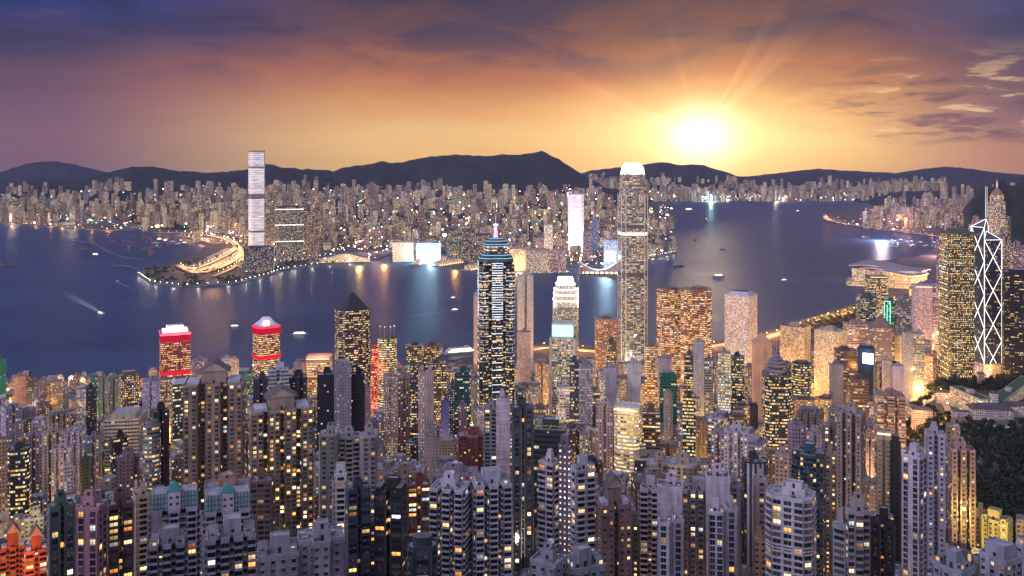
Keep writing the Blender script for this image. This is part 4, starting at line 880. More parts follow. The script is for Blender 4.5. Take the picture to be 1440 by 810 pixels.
# ------------------------------------------------------------------ skyscrapers one would know by their outline
def root_at(name, px, Y, z=None, th=0.0, label=None, cat='skyscraper'):
    x = gx(px, Y); z = max(3.0, hk_z(x, Y) if Y < 2300 else 3.0) if z is None else z
    o = empty(name, (x, Y, z), -math.atan2(x, Y) + R(th)); tag(o, label, cat); return o, z
def seg(root, name, P, z0, z1, mat, tint, prm=(0, 0, 0), **kw):
    mb = MB(); mb.prism(P, z0, z1, mat, tint, prm, **kw); return mb.build(name, root)
def scaleP(P, k): return [(x*k, y*k) for x, y in P]

# the tallest tower on the near shore: rounded square, set-backs, a crown of inward curving fins
def tallest():
    Y = 1790; rt, zb = root_at('skyscraper', 889.5, Y, th=12, label='tallest silver skyscraper on the near shore with a bright crown of curved fins'); w_ = 53.0
    H_ = gz(244, Y) - zb
    def plan(k): 
        a = w_ * k / 2; c = a * .30; q = a * .12
        return [(-a+c, -a), (a-c, -a), (a-c+q, -a+q), (a-q, -a+c-q), (a, -a+c), (a, a-c), (a-q, a-c+q), (a-c+q, a-q), (a-c, a), (-a+c, a), (-a+c-q, a-q), (-a+q, a-c+q), (-a, a-c), (-a, -a+c), (-a+q, -a+c-q), (-a+c-q, -a+q)]
    zz = [0, .10, .50, .52, .735, .75, .90, 1.0]; ks = [1.0, 1.0, 1.0, 1.0, .98, .98, .93, .84]
    for i in range(7):
        blankband = i in (2, 4)
        mb = MB(); mb.prism(plan(ks[i]), H_*zz[i], H_*zz[i+1], 'f_glass' if not blankband else 'plain', (.20, .205, .22) if not blankband else (.10, .10, .11), (.37 + .01*i, .56, .6), plan2=plan(ks[i+1]), cap=(i == 6), capmat='roofing', captint=(.2, .2, .2), v0=H_*zz[i])
        mb.build('facade_tier' if not blankband else 'plant_floor', rt)
    a = w_ / 2
    for sx in (-1, 1):                                        # pale corner columns that catch the light
        for sy in (-1, 1):
            mb = MB()
            for k in range(2):
                px_, py_ = sx * (a * .99 - (a*.28 if k else 0)), sy * (a * .99 - (0 if k else a*.28)); mb.box(px_-.7, px_+.7, py_-.7, py_+.7, 0, H_*.9, 'metal', (.6, .58, .55))
            mb.build('corner_mullion', rt)
    top = MB(); n = 40
    for k in range(n):                                        # crown
        t_ = 2*math.pi*k/n; r0 = a*.86; r1 = a*.80; r2 = a*.52; c_, s_ = math.cos(t_), math.sin(t_); f_ = 1/max(abs(c_), abs(s_))**.55
        p = [(c_*r0*f_, s_*r0*f_, H_-2), (c_*r1*f_*.96, s_*r1*f_*.96, H_+12), (c_*r2*f_, s_*r2*f_, H_+21)]
        top.tube(p[0], p[1], 1.3, 'glow', (1, .96, .9, 2.3), 4); top.tube(p[1], p[2], 1.1, 'glow', (1, .98, .95, 2.8), 4, .6)
    top.build('crown', rt)
    m2 = MB(); m2.prism(plan(.80), H_, H_+5, 'glow', (1, .95, .86, 1.5), plan2=plan(.74)); m2.prism(plan(.60), H_+5, H_+13, 'glow', (.9, .88, .86, .9), plan2=plan(.45)); m2.build('lit_crown_core', rt)
    seg(rt, 'podium', p_chamfer(w_*1.25, w_*1.2, 8), -10, 22, 'f_ribbon', (.45, .38, .3), (.2, .8, .5), capmat='roofing', captint=(.3, .3, .3))
    seg(rt, 'crown_light_band', plan(.99), H_*.70, H_*.715, 'glow', (1, .95, .8, 1.2))
    img_box(868, 911, 228, 510, Y); FOOT.append((gx(889, Y), Y, 36))
tallest()

# its smaller sister: bright stepped crown
def sister():
    Y = 1640; rt, zb = root_at('skyscraper', 795, Y, th=4, label='shorter skyscraper with a blazing white stepped crown beside the tallest one'); w_ = 46.0
    H_ = gz(398, Y) - zb; tiers = [(0, .80, 1.0), (.80, .86, .96), (.86, .91, .92), (.91, .955, .86), (.955, 1.0, .74)]
    for i, (a, b, k) in enumerate(tiers):
        mb = MB(); mb.prism(p_chamfer(w_*k, w_*k, w_*k*.18), H_*a, H_*b, 'f_glass' if i == 0 else 'f_grid', (.36, .38, .36) if i == 0 else (.6, .58, .54), (.8, .55 if i == 0 else .9, .4), capmat='roofing', captint=(.5, .48, .42)); mb.build('facade_tier', rt)
        if i: 
            m2 = MB(); q = w_*k*.5
            m2.prism(p_chamfer(w_*k*1.04, w_*k*1.04, w_*k*.2), H_*b - 2.2, H_*b, 'glow', (1, .97, .85, 2.2)); m2.build('light_band', rt)
    mb = MB()
    for k in range(28):
        t_ = 2*math.pi*k/28; r_ = w_*.33; f_ = 1/max(abs(math.cos(t_)), abs(math.sin(t_)))**.6; x_, y_ = math.cos(t_)*r_*f_, math.sin(t_)*r_*f_
        mb.tube((x_, y_, H_), (x_*.86, y_*.86, H_+11), .9, 'glow', (1, .98, .9, 4), 4)
    mb.build('crown', rt)
    m3 = MB()
    for sx in (-1, 1):
        for k in range(6): m3.box(sx*w_*.47-.6, sx*w_*.47+.6, -w_*.45, -w_*.40, H_*(.80+.03*k), H_*(.80+.03*k)+5, 'glow', (1, .98, .9, 3.2))
    m3.build('corner_floodlight', rt)['kind'] = 'stuff'
    img_box(772, 816, 388, 470, Y); FOOT.append((gx(795, Y), Y, 32))
sister()
# turquoise light band and cream side piers of the green glass tower in front of it
gt = [o for o in bpy.data.objects if o.get('label', '').startswith('white framed green glass')][0]
mb = MB(); mb.box(-15.5, 15.5, -16.4, -15.2, gz(470, 1350) - gt.location.z, gz(455, 1350) - gt.location.z, 'glow', (.25, 1, .82, 3.0)); mb.box(-16.5, 16.5, -15.2, 12, gz(475, 1350) - gt.location.z, gz(452, 1350) - gt.location.z, 'plain', (.5, .5, .48)); mb.build('turquoise_light_band', gt)
mb = MB()
for sx in (-1, 1): mb.box(sx*18.2-2.2, sx*18.2+2.2, -17, 10, -5, gz(474, 1350) - gt.location.z, 'plain', (.5, .46, .42))
for o in (mb,): o.build('side_pier', gt)

# neon banded tower with lattice mast
def neon():
    Y = 1180; rt, zb = root_at('skyscraper', 697, Y, th=6, label='dark skyscraper with blue white neon bands, stepped top and lit lattice mast'); w_ = 42.0
    H_ = gz(366, Y) - zb; a = w_/2; c = a * .36
    P = [(-a+c, -a+c*.4), (-c*.9, -a+c*.4), (-c*.9, -a-2), (c*.9, -a-2), (c*.9, -a+c*.4), (a-c, -a+c*.4)]
    P4 = []
    for r_ in range(4):
        ca, sa = math.cos(r_*math.pi/2), math.sin(r_*math.pi/2); P4 += [(x*ca - y*sa, x*sa + y*ca) for x, y in P]
    seg(rt, 'tower_body', P4, -10, H_, 'f_office', (.025, .03, .035), (.55, .42, .6), capmat='roofing', captint=(.1, .1, .1))
    for i, (k, h0, h1) in enumerate(((1.05, 0, 5), (.92, 5, 9), (.70, 9, 20), (.78, 20, 23), (.62, 23, 27), (.42, 27, 30))):
        seg(rt, 'stepped_top', p_chamfer(w_*k, w_*k, w_*k*.22), H_+h0, H_+h1, 'plain' if i != 2 else 'f_office', (.06, .12, .15), (.1, .6, .3), bottom=True)
        seg(rt, 'neon_band', p_chamfer(w_*k*1.01, w_*k*1.01, w_*k*.22), H_+h1-.9, H_+h1-.3, 'glow', (.45, .75, 1, 1.1))
    nb = 0
    for k in range(26):                                      # neon strips on the corner bays
        z = H_ - 8 - k * 9.5
        if z < 20: break
        for r_ in range(4):
            ca, sa = math.cos(r_*math.pi/2), math.sin(r_*math.pi/2)
            for (cx_, hw) in ((0, c*.95),):
                mb = MB(); q = [(cx_-hw, -a-2.4), (cx_+hw, -a-2.4), (cx_+hw, -a-2.05), (cx_-hw, -a-2.05)]
                if k < 8:
                    for e_ in (0, 3.0, 6.0): mb.prism([(x*ca - y*sa, x*sa + y*ca) for x, y in q], z+e_, z+e_+.7, 'glow', (.70, .80, 1, 1.6), bottom=True)
                else: mb.prism([(x*ca - y*sa, x*sa + y*ca) for x, y in q], z, z+.9, 'glow', (.80, .84, 1, 1.2), bottom=True)
                if nb < 100: mb.build('neon_strip', rt); nb += 1
    for sx in (-1, 1):
        for sy in (-1, 1):
            mb = MB(); q = a - c*.5
            mb.prism([(sx*q + x, sy*q + y) for x, y in p_chamfer(c*1.5, c*1.5, c*.5)], -5, H_*.985, 'f_office', (.03, .035, .04), (.6+sx*.1, .45, .6), capmat='roofing', captint=(.1, .15, .2)); 
            mb.build('corner_bay', rt)
            m2 = MB()
            for k in range(22):
                zz_ = H_ - 14 - k*5.5
                if zz_ < 60: break
                m2.prism([(sx*q + x, sy*q + y) for x, y in p_chamfer(c*1.56, c*1.56, c*.5)], zz_, zz_+.55, 'glow', (.75, .82, 1, 1.1 if k < 12 else .5), bottom=True)
            m2.build('corner_neon', rt)
    mb = MB(); zt = H_ + 30; hm = gz(302, Y) - zb - zt
    for k in range(4):
        t_ = math.pi/4 + k*math.pi/2; c_, s_ = math.cos(t_), math.sin(t_); mb.tube((3.2*c_, 3.2*s_, zt), (.9*c_, .9*s_, zt+hm*.62), .35, 'glow', (.72, .55, 1, 1.6), 4)
        for j in range(6):
            f0, f1 = j/6, (j+1)/6; t2 = t_ + math.pi/2; r0, r1 = 3.2 - 2.3*f0, 3.2 - 2.3*f1
            mb.tube((r0*c_, r0*s_, zt+hm*.62*f0), (r1*math.cos(t2), r1*math.sin(t2), zt+hm*.62*f1), .22, 'glow', (.8, .7, 1, 1.4), 3)
    mb.tube((0, 0, zt), (0, 0, zt+hm), .45, 'glow', (.75, .6, 1, 1.3), 5, .15); mb.box(-3, 3, -3, 3, zt+hm*.52, zt+hm*.60, 'glow', (.85, .75, 1, 1.4)); mb.build('lattice_mast', rt)
    img_box(669, 725, 300, 570, Y); FOOT.append((gx(697, Y), Y, 32))
neon()

# square gold gridded tower of the east
def gridtower():
    Y = 1640; rt, zb = root_at('skyscraper', 1346, Y, z=28, th=20, label='massive square office tower covered in a gold grid of lit floors', cat='office tower'); w_ = 47.0
    H_ = gz(326, Y) - zb; P = p_chamfer(w_, w_, 4)
    for k in range(9):
        seg(rt, 'facade_tier', P, H_*k/9, H_*(k+1)/9 - 2, 'f_punch', (.045, .042, .028), (.13*k % 1, .66, .9), v0=H_*k/9, cap=False); seg(rt, 'floor_belt', scaleP(P, .99), H_*(k+1)/9 - 2, H_*(k+1)/9, 'plain', (.05, .05, .03), cap=(k == 8))
    mb = roof_mesh(scaleP(P, .96), H_ + .2, (.12, .11, .1)); mb.build('roof', rt); seg(rt, 'plant_room', p_rect(w_*.6, w_*.6), H_, H_+7, 'plain', (.10, .10, .11))
    seg(rt, 'base_columns', scaleP(P, .9), -10, 0, 'plain', (.2, .18, .14))
    mb = MB()
    for k in range(26):                                      # rows of small lamps that form the gold dots
        for j in range(12):
            for s_ in range(2):
                u = (-.46 + .92*(j+.5)/12) * w_; z = 6 + k*(H_-8)/26
                p = (u, -w_/2-.25) if s_ == 0 else ((w_/2+.25, u) if False else (-w_/2-.25, u))
                if rnd.random() < .6: mb.box(p[0]-.5, p[0]+.5, p[1]-.5, p[1]+.5, z, z+1.0, 'glow', (1, .72, .3, 2.2))
    mb.build('facade_lamps', rt)['kind'] = 'stuff'
    img_box(1322, 1371, 320, 535, Y); FOOT.append((gx(1346, Y), Y, 34))
gridtower()

# prism tower with bright white cross bracing and twin masts
def prism():
    Y = 1740; rt, zb = root_at('skyscraper', 1387, Y, z=26, th=38, label='faceted glass tower outlined with white cross bracing and twin masts'); w_ = 37.0
    a = w_/2; H_ = gz(306, Y) - zb; c = [(-a, -a), (a, -a), (a, a), (-a, a)]; m_ = H_ / 2.3
    hs = [H_*.86, H_*.86, H_*.94, H_*.94]                        # the four triangular shafts
    for i in range(4):
        p, q = c[i], c[(i+1) % 4]; h = hs[i]; mb = MB(); T3 = [p, q, (0, 0)]
        for k in range(3):
            A, B = T3[k], T3[(k+1) % 3]; za = h if (k == 0) else (h if k == 1 else h + m_*.35); L = math.hypot(B[0]-A[0], B[1]-A[1])
            hA = h + (m_*.12 if A == (0, 0) else 0); hB = h + (m_*.12 if B == (0, 0) else 0)
            mb.poly([(A[0], A[1], 0), (B[0], B[1], 0), (B[0], B[1], hB), (A[0], A[1], hA)], 'f_glass', (.05, .06, .09), (.2*i, .12, .5), [(0, 0), (L, 0), (L, hB), (0, hA)])
        mb.poly([(p[0], p[1], h), (q[0], q[1], h), (0, 0, h+m_*.12)], 'glassy', (.05, .07, .10)); mb.build('glass_shaft', rt)
    br = MB(); WT = (1, .96, .90, 2.0); e = .35
    def B(p, q, r_=.56): br.tube(p, q, r_, 'glow', WT, 4)
    k = 1 + e*2/w_
    cc = [(x*k, y*k) for x, y in c]
    for i in range(4):
        p, q = cc[i], cc[(i+1) % 4]; h = hs[i]; hn = max(hs[i], hs[i-1]); B((p[0], p[1], 0), (p[0], p[1], hn))
        B((p[0], p[1], h), (q[0], q[1], h), .55); B((p[0], p[1], h), (0, 0, h+m_*.12), .6); B((q[0], q[1], h), (0, 0, h+m_*.12), .6)
        z = h
        while z > 4:
            z2 = max(0, z - m_*.5*1.0); B((p[0], p[1], z), (q[0], q[1], z2), .6); B((q[0], q[1], z), (p[0], p[1], z2), .6); z = z2
    br.build('light_bracing', rt)
    for s_ in (-1, 1):
        mb = MB(); mb.tube((s_*3.2, s_*2, H_), (s_*3.2, s_*2, gz(262, Y) - zb), .5, 'glow', (.95, .9, .95, 1.2), 5, .25); mb.build('mast', rt)
    seg(rt, 'stone_base', p_rect(w_*1.3, w_*1.3), -14, 20, 'f_punch', (.40, .32, .26), (.1, .6, .5), capmat='roofing', captint=(.3, .3, .3))
    img_box(1368, 1405, 262, 520, Y); FOOT.append((gx(1387, Y), Y, 30))
prism()

# triangular art deco tower with a pyramid and a needle further east
def deco():
    Y = 3000; rt, zb = root_at('skyscraper', 1402, Y, z=3, th=0, label='gold flecked tower with a pyramid top and needle behind the braced glass tower'); w_ = 52.0
    H_ = gz(283, Y) - zb; P = p_chamfer(w_, w_, w_*.3)
    seg(rt, 'tower_body', P, 0, H_, 'f_far', (.20, .17, .17), (.7, .5, .8), cap=True); seg(rt, 'setback', scaleP(P, .8), H_, H_+22, 'f_far', (.22, .17, .17), (.3, .6, .8)); seg(rt, 'pyramid_roof', scaleP(P, .8), H_+22, H_+48, 'plain', (.25, .17, .13), plan2=scaleP(P, .06))
    mb = MB(); zt = H_+46; mb.tube((0, 0, zt), (0, 0, zt+22), 2.4, 'glow', (1, .45, .55, 1.2), 6, 1.2); mb.tube((0, 0, zt+22), (0, 0, gz(250, Y)-zb), .9, 'metal', (.6, .6, .6), 5, .4); mb.build('needle', rt)
    img_box(1390, 1413, 250, 385, Y); FOOT.append((gx(1402, Y), Y, 40))
deco()

# winged harbour hall
def hall():
    rt, zb = root_at('exhibition_hall', 1250, 3150, z=3, th=0, label='harbour exhibition hall under sweeping wing shaped aluminium roofs', cat='exhibition hall')
    W2, D2 = 150.0, 110.0; rt.scale = (1.05, 1.0, 1.7)
    seg(rt, 'glass_hall', p_curve(W2*1.55, D2, 12, .3), 0, 34, 'f_glass', (.5, .4, .3), (.4, .98, .9), capmat='roofing', captint=(.3, .28, .3))
    seg(rt, 'lower_deck', p_rect(W2*1.75, D2*1.2), 0, 9, 'f_ribbon', (.45, .36, .28), (.1, .95, .9), capmat='plain', captint=(.36, .30, .28))
    for (x0, x1, zt, bw, y0, y1) in ((-128, 128, 38, 9, -30, 62), (-95, 105, 35, 8, -62, 20), (-60, 120, 33, 6, -82, -20)):
        mb = MB(); n = 18; m_ = 6
        def pt(i, j, dz=0):
            u = i/n; v = j/m_; x_ = x0 + (x1-x0)*u; z = zt + bw*math.sin(u*math.pi)*.8 + bw*.55*math.sin(u*2*math.pi) - 8*v*math.sin(u*math.pi) + dz
            taper = .25 + .75*math.sin(math.pi*min(1, max(0, u)))**.6; y_ = (y0+y1)/2 + (y1-y0)*(.5 - v)*taper; return (x_, y_, z)
        for i in range(n):
            for j in range(m_):
                mb.poly([pt(i, j), pt(i, j+1), pt(i+1, j+1), pt(i+1, j)], 'metal', (.34, .30, .34)); mb.poly([pt(i, j, -1.5), pt(i+1, j, -1.5), pt(i+1, j+1, -1.5), pt(i, j+1, -1.5)], 'metal', (.5, .42, .4))
            for j in (0, m_): mb.poly([pt(i, j), pt(i+1, j), pt(i+1, j, -1.5), pt(i, j, -1.5)], 'metal', (.6, .55, .55))
        mb.build('wing_roof', rt)
    o2, _ = root_at('waterfront_hall', 1315, 2850, z=3, label='long lit exhibition block stretching east of the winged harbour hall', cat='hall')
    seg(o2, 'hall_body', p_rect(150, 90), 0, 30, 'f_ribbon', (.45, .36, .3), (.9, .98, .9), capmat='roofing', captint=(.3, .25, .25)); seg(o2, 'roof_monitor', p_rect(120, 40), 30, 40, 'f_ribbon', (.5, .42, .4), (.2, .9, .9), capmat='roofing', captint=(.3, .28, .3))
    img_box(1196, 1345, 352, 400, 3000)
hall()

# across the harbour: very tall pale tower on its podium
def pale():
    Y = 3750; rt, zb = root_at('skyscraper', 361, Y, z=3, th=14, label='tall pale skyscraper alone on the tip of the far shore'); w_ = 58.0; H_ = gz(214, Y) - zb; P = p_chamfer(w_, w_, 5)
    for a, b, band in ((0, .30, 0), (.30, .315, 1), (.315, .59, 0), (.59, .635, 1), (.635, .86, 0), (.86, .875, 1), (.875, 1.0, 0)):
        mb = MB(); n = len(P); Q = scaleP(P, 1.0 if b < .9 else 1.0)
        for i in range(n):
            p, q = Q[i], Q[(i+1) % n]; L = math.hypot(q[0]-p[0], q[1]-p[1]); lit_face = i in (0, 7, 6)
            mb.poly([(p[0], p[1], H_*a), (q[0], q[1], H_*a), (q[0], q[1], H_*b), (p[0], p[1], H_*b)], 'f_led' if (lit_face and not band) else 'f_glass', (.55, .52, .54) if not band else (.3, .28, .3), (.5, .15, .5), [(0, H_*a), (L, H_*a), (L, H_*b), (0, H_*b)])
        mb.build('plant_floor' if band else 'facade_tier', rt)
    roof_mesh(P, H_, (.3, .3, .32), par=6).build('roof', rt)
    seg(rt, 'podium', p_rect(150, 90), 0, 22, 'f_office', (.10, .10, .12), (.6, .6, .4), capmat='roofing', captint=(.1, .1, .1))
    img_box(350, 373, 213, 350, Y); FOOT.append((gx(361, Y), Y, 70))
    T(343, 386, 348, 375, 3560, (.05, .06, .08), 'rect', 'f_far', .3, th=-4, k=.5, roof='blockcrown', detail=False, label='dark glass podium slab at the foot of the tall pale skyscraper', name='hotel_block', cat='hotel')
# floodlit, slightly self-lit cladding of that tower
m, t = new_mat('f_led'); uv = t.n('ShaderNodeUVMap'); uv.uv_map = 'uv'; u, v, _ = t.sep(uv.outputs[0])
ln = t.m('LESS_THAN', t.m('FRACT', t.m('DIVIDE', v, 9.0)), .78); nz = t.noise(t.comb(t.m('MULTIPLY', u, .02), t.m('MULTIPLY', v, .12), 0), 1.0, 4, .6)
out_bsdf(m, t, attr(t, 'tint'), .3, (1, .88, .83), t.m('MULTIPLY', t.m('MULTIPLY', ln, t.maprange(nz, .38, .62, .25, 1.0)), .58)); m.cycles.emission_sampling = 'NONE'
pale()

# ------------------------------------------------------------------ across the harbour
MATS['f_led2'] = MATS['f_led']
def K(xl, xr, yt, yb, Y, col, plan='rect', style='f_far', lit=.4, **kw):
    kw.setdefault('detail', False); kw.setdefault('roof', 'blockcrown'); kw.setdefault('th', rnd.uniform(-10, 10))
    return T(xl, xr, yt, yb, Y, col, plan, style, lit, **kw)
K(387, 427, 291, 362, 3950, (.06, .08, .10), 'w4', 'f_far', .42, th=0, k=.35, bands=75, label='wide dark slab with three white light lines next to the tall pale skyscraper')
K(428, 438, 296, 360, 3980, 'brown', lit=.3, label='brown tower right beside the wide dark slab with light lines', th=0)
K(439, 450, 294, 360, 4000, (.14, .08, .07), lit=.3, label='reddish brown tower, second beside the wide dark slab', th=0)
K(373, 386, 302, 350, 4150, (.10, .08, .09), lit=.3, label='dark tower squeezed between the tall pale skyscraper and the wide dark slab', th=0)
K(799, 821, 274, 335, 4300, (.6, .56, .58), 'cham', 'f_led2', .9, th=0, label='glowing white skyscraper with vertical light lines across the harbour', name='skyscraper', cat='skyscraper')
K(589, 598, 295, 350, 4100, (.16, .11, .10), lit=.2, th=0, label='slender brown tower behind the bright white screens')
K(628, 645, 322, 356, 3900, (.03, .08, .07), style='f_far', lit=.35, th=0, label='dark green glass office block behind the piers, western', **OFF)
K(646, 668, 324, 356, 3920, (.05, .06, .06), lit=.35, th=0, label='dark office block with a lit roof line behind the piers', **OFF)
K(669, 692, 330, 358, 3950, (.05, .06, .07), lit=.35, th=0, label='low dark glass office block hidden partly by the neon banded skyscraper', **OFF)
K(765, 777, 316, 350, 4000, (.30, .30, .26), style='f_far', lit=.8, th=0, label='lit tower under a tilted white roof screen', **OFF)
K(832, 842, 308, 350, 4100, (.12, .18, .36), lit=.2, th=0, label='blue tower east of the glowing white skyscraper')
K(820, 832, 326, 362, 3950, (.20, .13, .18), lit=.3, th=0, label='mauve tower with a bright roof lamp next to the blue tower')
K(849, 868, 338, 372, 3700, (.3, .3, .36), lit=.4, th=0, label='waterfront block carrying a brilliant cyan white screen', **OFF)
K(740, 774, 352, 374, 3560, (.42, .30, .24), style='f_far', lit=.6, th=0, k=.5, label='long beige hotel front with warm windows on the far quay', name='hotel_block', cat='hotel')
K(716, 739, 350, 372, 3620, (.44, .36, .28), style='f_far', lit=.6, th=0, k=.5, label='cream hotel block with rows of small windows on the far quay', name='hotel_block', cat='hotel')
K(775, 796, 352, 374, 3560, (.42, .22, .26), style='f_far', lit=.5, th=0, k=.5, label='pinkish hotel block beside the theatre on the far quay', name='hotel_block', cat='hotel')
K(552, 583, 341, 355, 3980, (.5, .36, .24), style='f_punch', lit=.3, th=0, k=.6, label='amber floodlit drum shaped theatre beside the bright white screens', name='theatre_block', cat='theatre')
hb = [q for q in bpy.data.objects if q.get('label', '').startswith('wide dark slab with three')][0]
for zz_ in (gz(294, 3930), gz(316, 3930), gz(339, 3930)):
    mb = MB(); mb.box(-62, 62, -24.5, -23, zz_-5, zz_-2.6, 'glow', (1, .93, .82, 2.2)); mb.build('light_line', hb)
sc = K(585, 620, 342, 356, 3960, (.3, .34, .40), lit=.2, th=0, k=.5, label='terminal block carrying four brilliant white screens', name='terminal_building', cat='terminal')
for k in range(4):
    mb = MB(); x0 = -50 + k*26; z0 = 5; mb.box(x0, x0+21, -30.5, -29, z0, z0+42, 'lamp_glow', (.62 + .1*(k % 2), .86, 1, 3.2)); mb.build('light_screen', sc)
def add_glowbox(sub, box, col, name='light_screen'):
    o = [q for q in bpy.data.objects if q.get('label', '').find(sub) >= 0][0]; mb = MB(); mb.box(*box, 'lamp_glow', col); mb.build(name, o)
add_glowbox('carrying a brilliant cyan', (-20, 20, -27, -25.5, 30, 68), (.45, .85, 1, 9))
add_glowbox('under a tilted white roof', (-16, 16, -2, 0, 92, 122), (.95, .97, 1, 6), 'tilted_roof_screen')
add_glowbox('mauve tower with a bright roof', (-8, 8, -8, 8, 78, 92), (.55, .75, 1, 9), 'roof_lamp')

# white sloping theatre on the far quay
rt, _ = root_at('harbour_theatre', 842, 3500, z=3, label='low white theatre with two sweeping sail walls on the far quay', cat='theatre')
mb = MB()
for s_ in (-1, 1):
    n = 10
    for i in range(n):
        u0, u1 = i/n, (i+1)/n; f_ = lambda u: 14 + 34*u**2
        X0, X1 = s_*u0*75, s_*u1*75; q = [(X0, -18, 0), (X1, -18, 0), (X1, -18, f_(u1)), (X0, -18, f_(u0))]; b_ = [(X0, 22, 0), (X1, 22, 0), (X1, 22, f_(u1)), (X0, 22, f_(u0))]
        if s_ < 0: q, b_ = q[::-1], b_[::-1]
        mb.poly(q, 'plain', (.62, .50, .44)); mb.poly(b_[::-1], 'plain', (.6, .5, .45)); tp = [(X0, -18, f_(u0)), (X1, -18, f_(u1)), (X1, 22, f_(u1)), (X0, 22, f_(u0))]; mb.poly(tp if s_ > 0 else tp[::-1], 'plain', (.55, .48, .48))
    mb.poly([(s_*75, -18, 0), (s_*75, 22, 0), (s_*75, 22, 48), (s_*75, -18, 48)][::s_], 'plain', (.6, .5, .45))
mb.build('sail_wall', rt)
for k in range(8):
    m2 = MB(); m2.box(-70 + k*19, -58 + k*19, -18.9, -18.1, 1, 8, 'glow', (1, .72, .4, 2.5)); m2.build('arcade_light', rt)
rt, _ = root_at('clock_tower', 818, 3480, z=3, label='slim brick clock tower standing before the white theatre', cat='clock tower')
seg(rt, 'shaft', p_rect(7, 7), 0, 34, 'plain', (.35, .18, .13)); seg(rt, 'clock_face', p_rect(7.6, 7.6), 28, 33, 'glow', (1, .85, .6, 1.2)); seg(rt, 'cupola', p_round(6, 6, 8), 34, 44, 'plain', (.5, .42, .36), plan2=p_round(1, 1, 8))
# station with a curved lit roof, piers
rt, _ = root_at('rail_station', 485, 3950, z=3, label='station with a humped glass roof glowing behind the far promenade', cat='station')
mb = MB(); n = 14
for i in range(n):
    x0, x1 = -110 + 220*i/n, -110 + 220*(i+1)/n; h = lambda x: 12 + 26*math.cos(x/110*math.pi/2)**2
    mb.poly([(x0, -50, 0), (x1, -50, 0), (x1, -50, h(x1)), (x0, -50, h(x0))], 'f_ribbon', (.5, .42, .34), (.4, .95, .8), [(x0, 0), (x1, 0), (x1, h(x1)), (x0, h(x0))]); mb.poly([(x0, -50, h(x0)), (x1, -50, h(x1)), (x1, 60, h(x1)*.7), (x0, 60, h(x0)*.7)], 'metal', (.55, .52, .5))
    mb.poly([(x1, 60, 0), (x0, 60, 0), (x0, 60, h(x0)*.7), (x1, 60, h(x1)*.7)], 'plain', (.4, .4, .4))
mb.build('vaulted_hall', rt)
PIER = [(583, 628, 372, 364, 'cruise pier with gold lit sheds, first from the white screens'), (612, 664, 374, 366, 'cruise pier with a long lit terminal, second from the white screens'), (655, 690, 380, 372, 'short orange lit ferry pier nearest the neon banded skyscraper')]
for (a, b, y0, y1, lab) in PIER:
    (xa, ya), (xb, yb) = ground(a, y0, 3), ground(b, y1, 3); L = math.hypot(xb-xa, yb-ya); rt = empty('pier', ((xa+xb)/2, (ya+yb)/2, 0), math.atan2(yb-ya, xb-xa)); tag(rt, lab, 'pier', 'piers on the far shore')
    seg(rt, 'deck', p_rect(L, 52), -4, 4, 'plain', (.25, .22, .2)); seg(rt, 'terminal_shed', p_rect(L*.86, 30), 4, 20, 'f_ribbon', (.5, .42, .36), (rnd.random(), .85, .8), capmat='roofing', captint=(.3, .28, .28)); seg(rt, 'shed_roof', p_rect(L*.8, 20), 20, 25, 'plain', (.42, .38, .38), plan2=p_rect(L*.78, 4))
    mb = MB()
    for k in range(int(L/16)): mb.box(-L/2+k*16, -L/2+k*16+3, -25.5, -24.5, 4.5, 9, 'glow', (1, .62, .25, 5))
    mb.build('quay_light', rt)['kind'] = 'stuff'

# ---- individually placed towers of the far city, then the rest as one mass
KP = [(px, py) for px, py in KOW]
def in_poly(px, py, P):
    c = False
    for (x1, y1), (x2, y2) in zip(P, P[1:] + P[:1]):
        if (y1 > py) != (y2 > py) and px < (x2-x1)*(py-y1)/(y2-y1) + x1: c = not c
    return c
CW = ['white', 'light grey', 'pale lavender', 'beige', 'cream', 'tan', 'brown', 'pink', 'mauve', 'grey', 'grey', 'beige', 'mauve', 'dark grey', 'light grey']
AUTO = []                                                    # (root, description words, px, ytop, Y)
def free(x, y, r):
    return all((x-a)**2 + (y-b)**2 > (r+c)**2 * .8 for a, b, c in FOOT)
def small_tower(x, Y, z0, z1, w_, d_, th, cname, plan, lit, style='f_far'):
    mbs = MB(); 
    return mbs
# height of the roofs by column, as a row in the frame at the given distance
def kow_height(px, Y):
    q = noise.noise(Vector((gx(px, Y)/330, Y/330, 21))) + .5; return kow_h0(px, Y) * (.60 + .6*q) * (.82 if not 340 < px < 560 else 1)
def kow_h0(px, Y):
    if Y > 10300: return rnd.choice((60, 90, 110, 130, 150, 170))
    if px < 440 and Y < 5600: return rnd.choice((110, 130, 150, 165, 180)) if px < 345 else rnd.choice((60, 90, 140))
    if px < 440: return rnd.choice((70, 100, 120, 140, 150))
    if Y < 4600: return rnd.choice((28, 40, 50, 60, 75, 90))
    if Y < 6500: return rnd.choice((35, 45, 55, 70, 90, 110))
    return rnd.choice((45, 70, 100, 120, 135))
ROADZ = [((262, 364), (330, 340)), ((300, 395), (250, 372)), ((330, 385), (290, 360)), ((340, 366), (300, 335)), ((300, 335), (215, 326)), ((330, 372), (342, 352)), ((342, 352), (322, 336))]
def near_road(px, py, m_=9):
    for (a, b), (c, d) in ROADZ:
        L2 = (c-a)**2 + (d-b)**2; t_ = max(0, min(1, ((px-a)*(c-a) + (py-b)*(d-b))/L2))
        if math.hypot(px-a-t_*(c-a), (py-b-t_*(d-b))*1.6) < m_: return True
    return False
n_ind = 0; tries = 0
r5 = random.Random(11)
cands = []
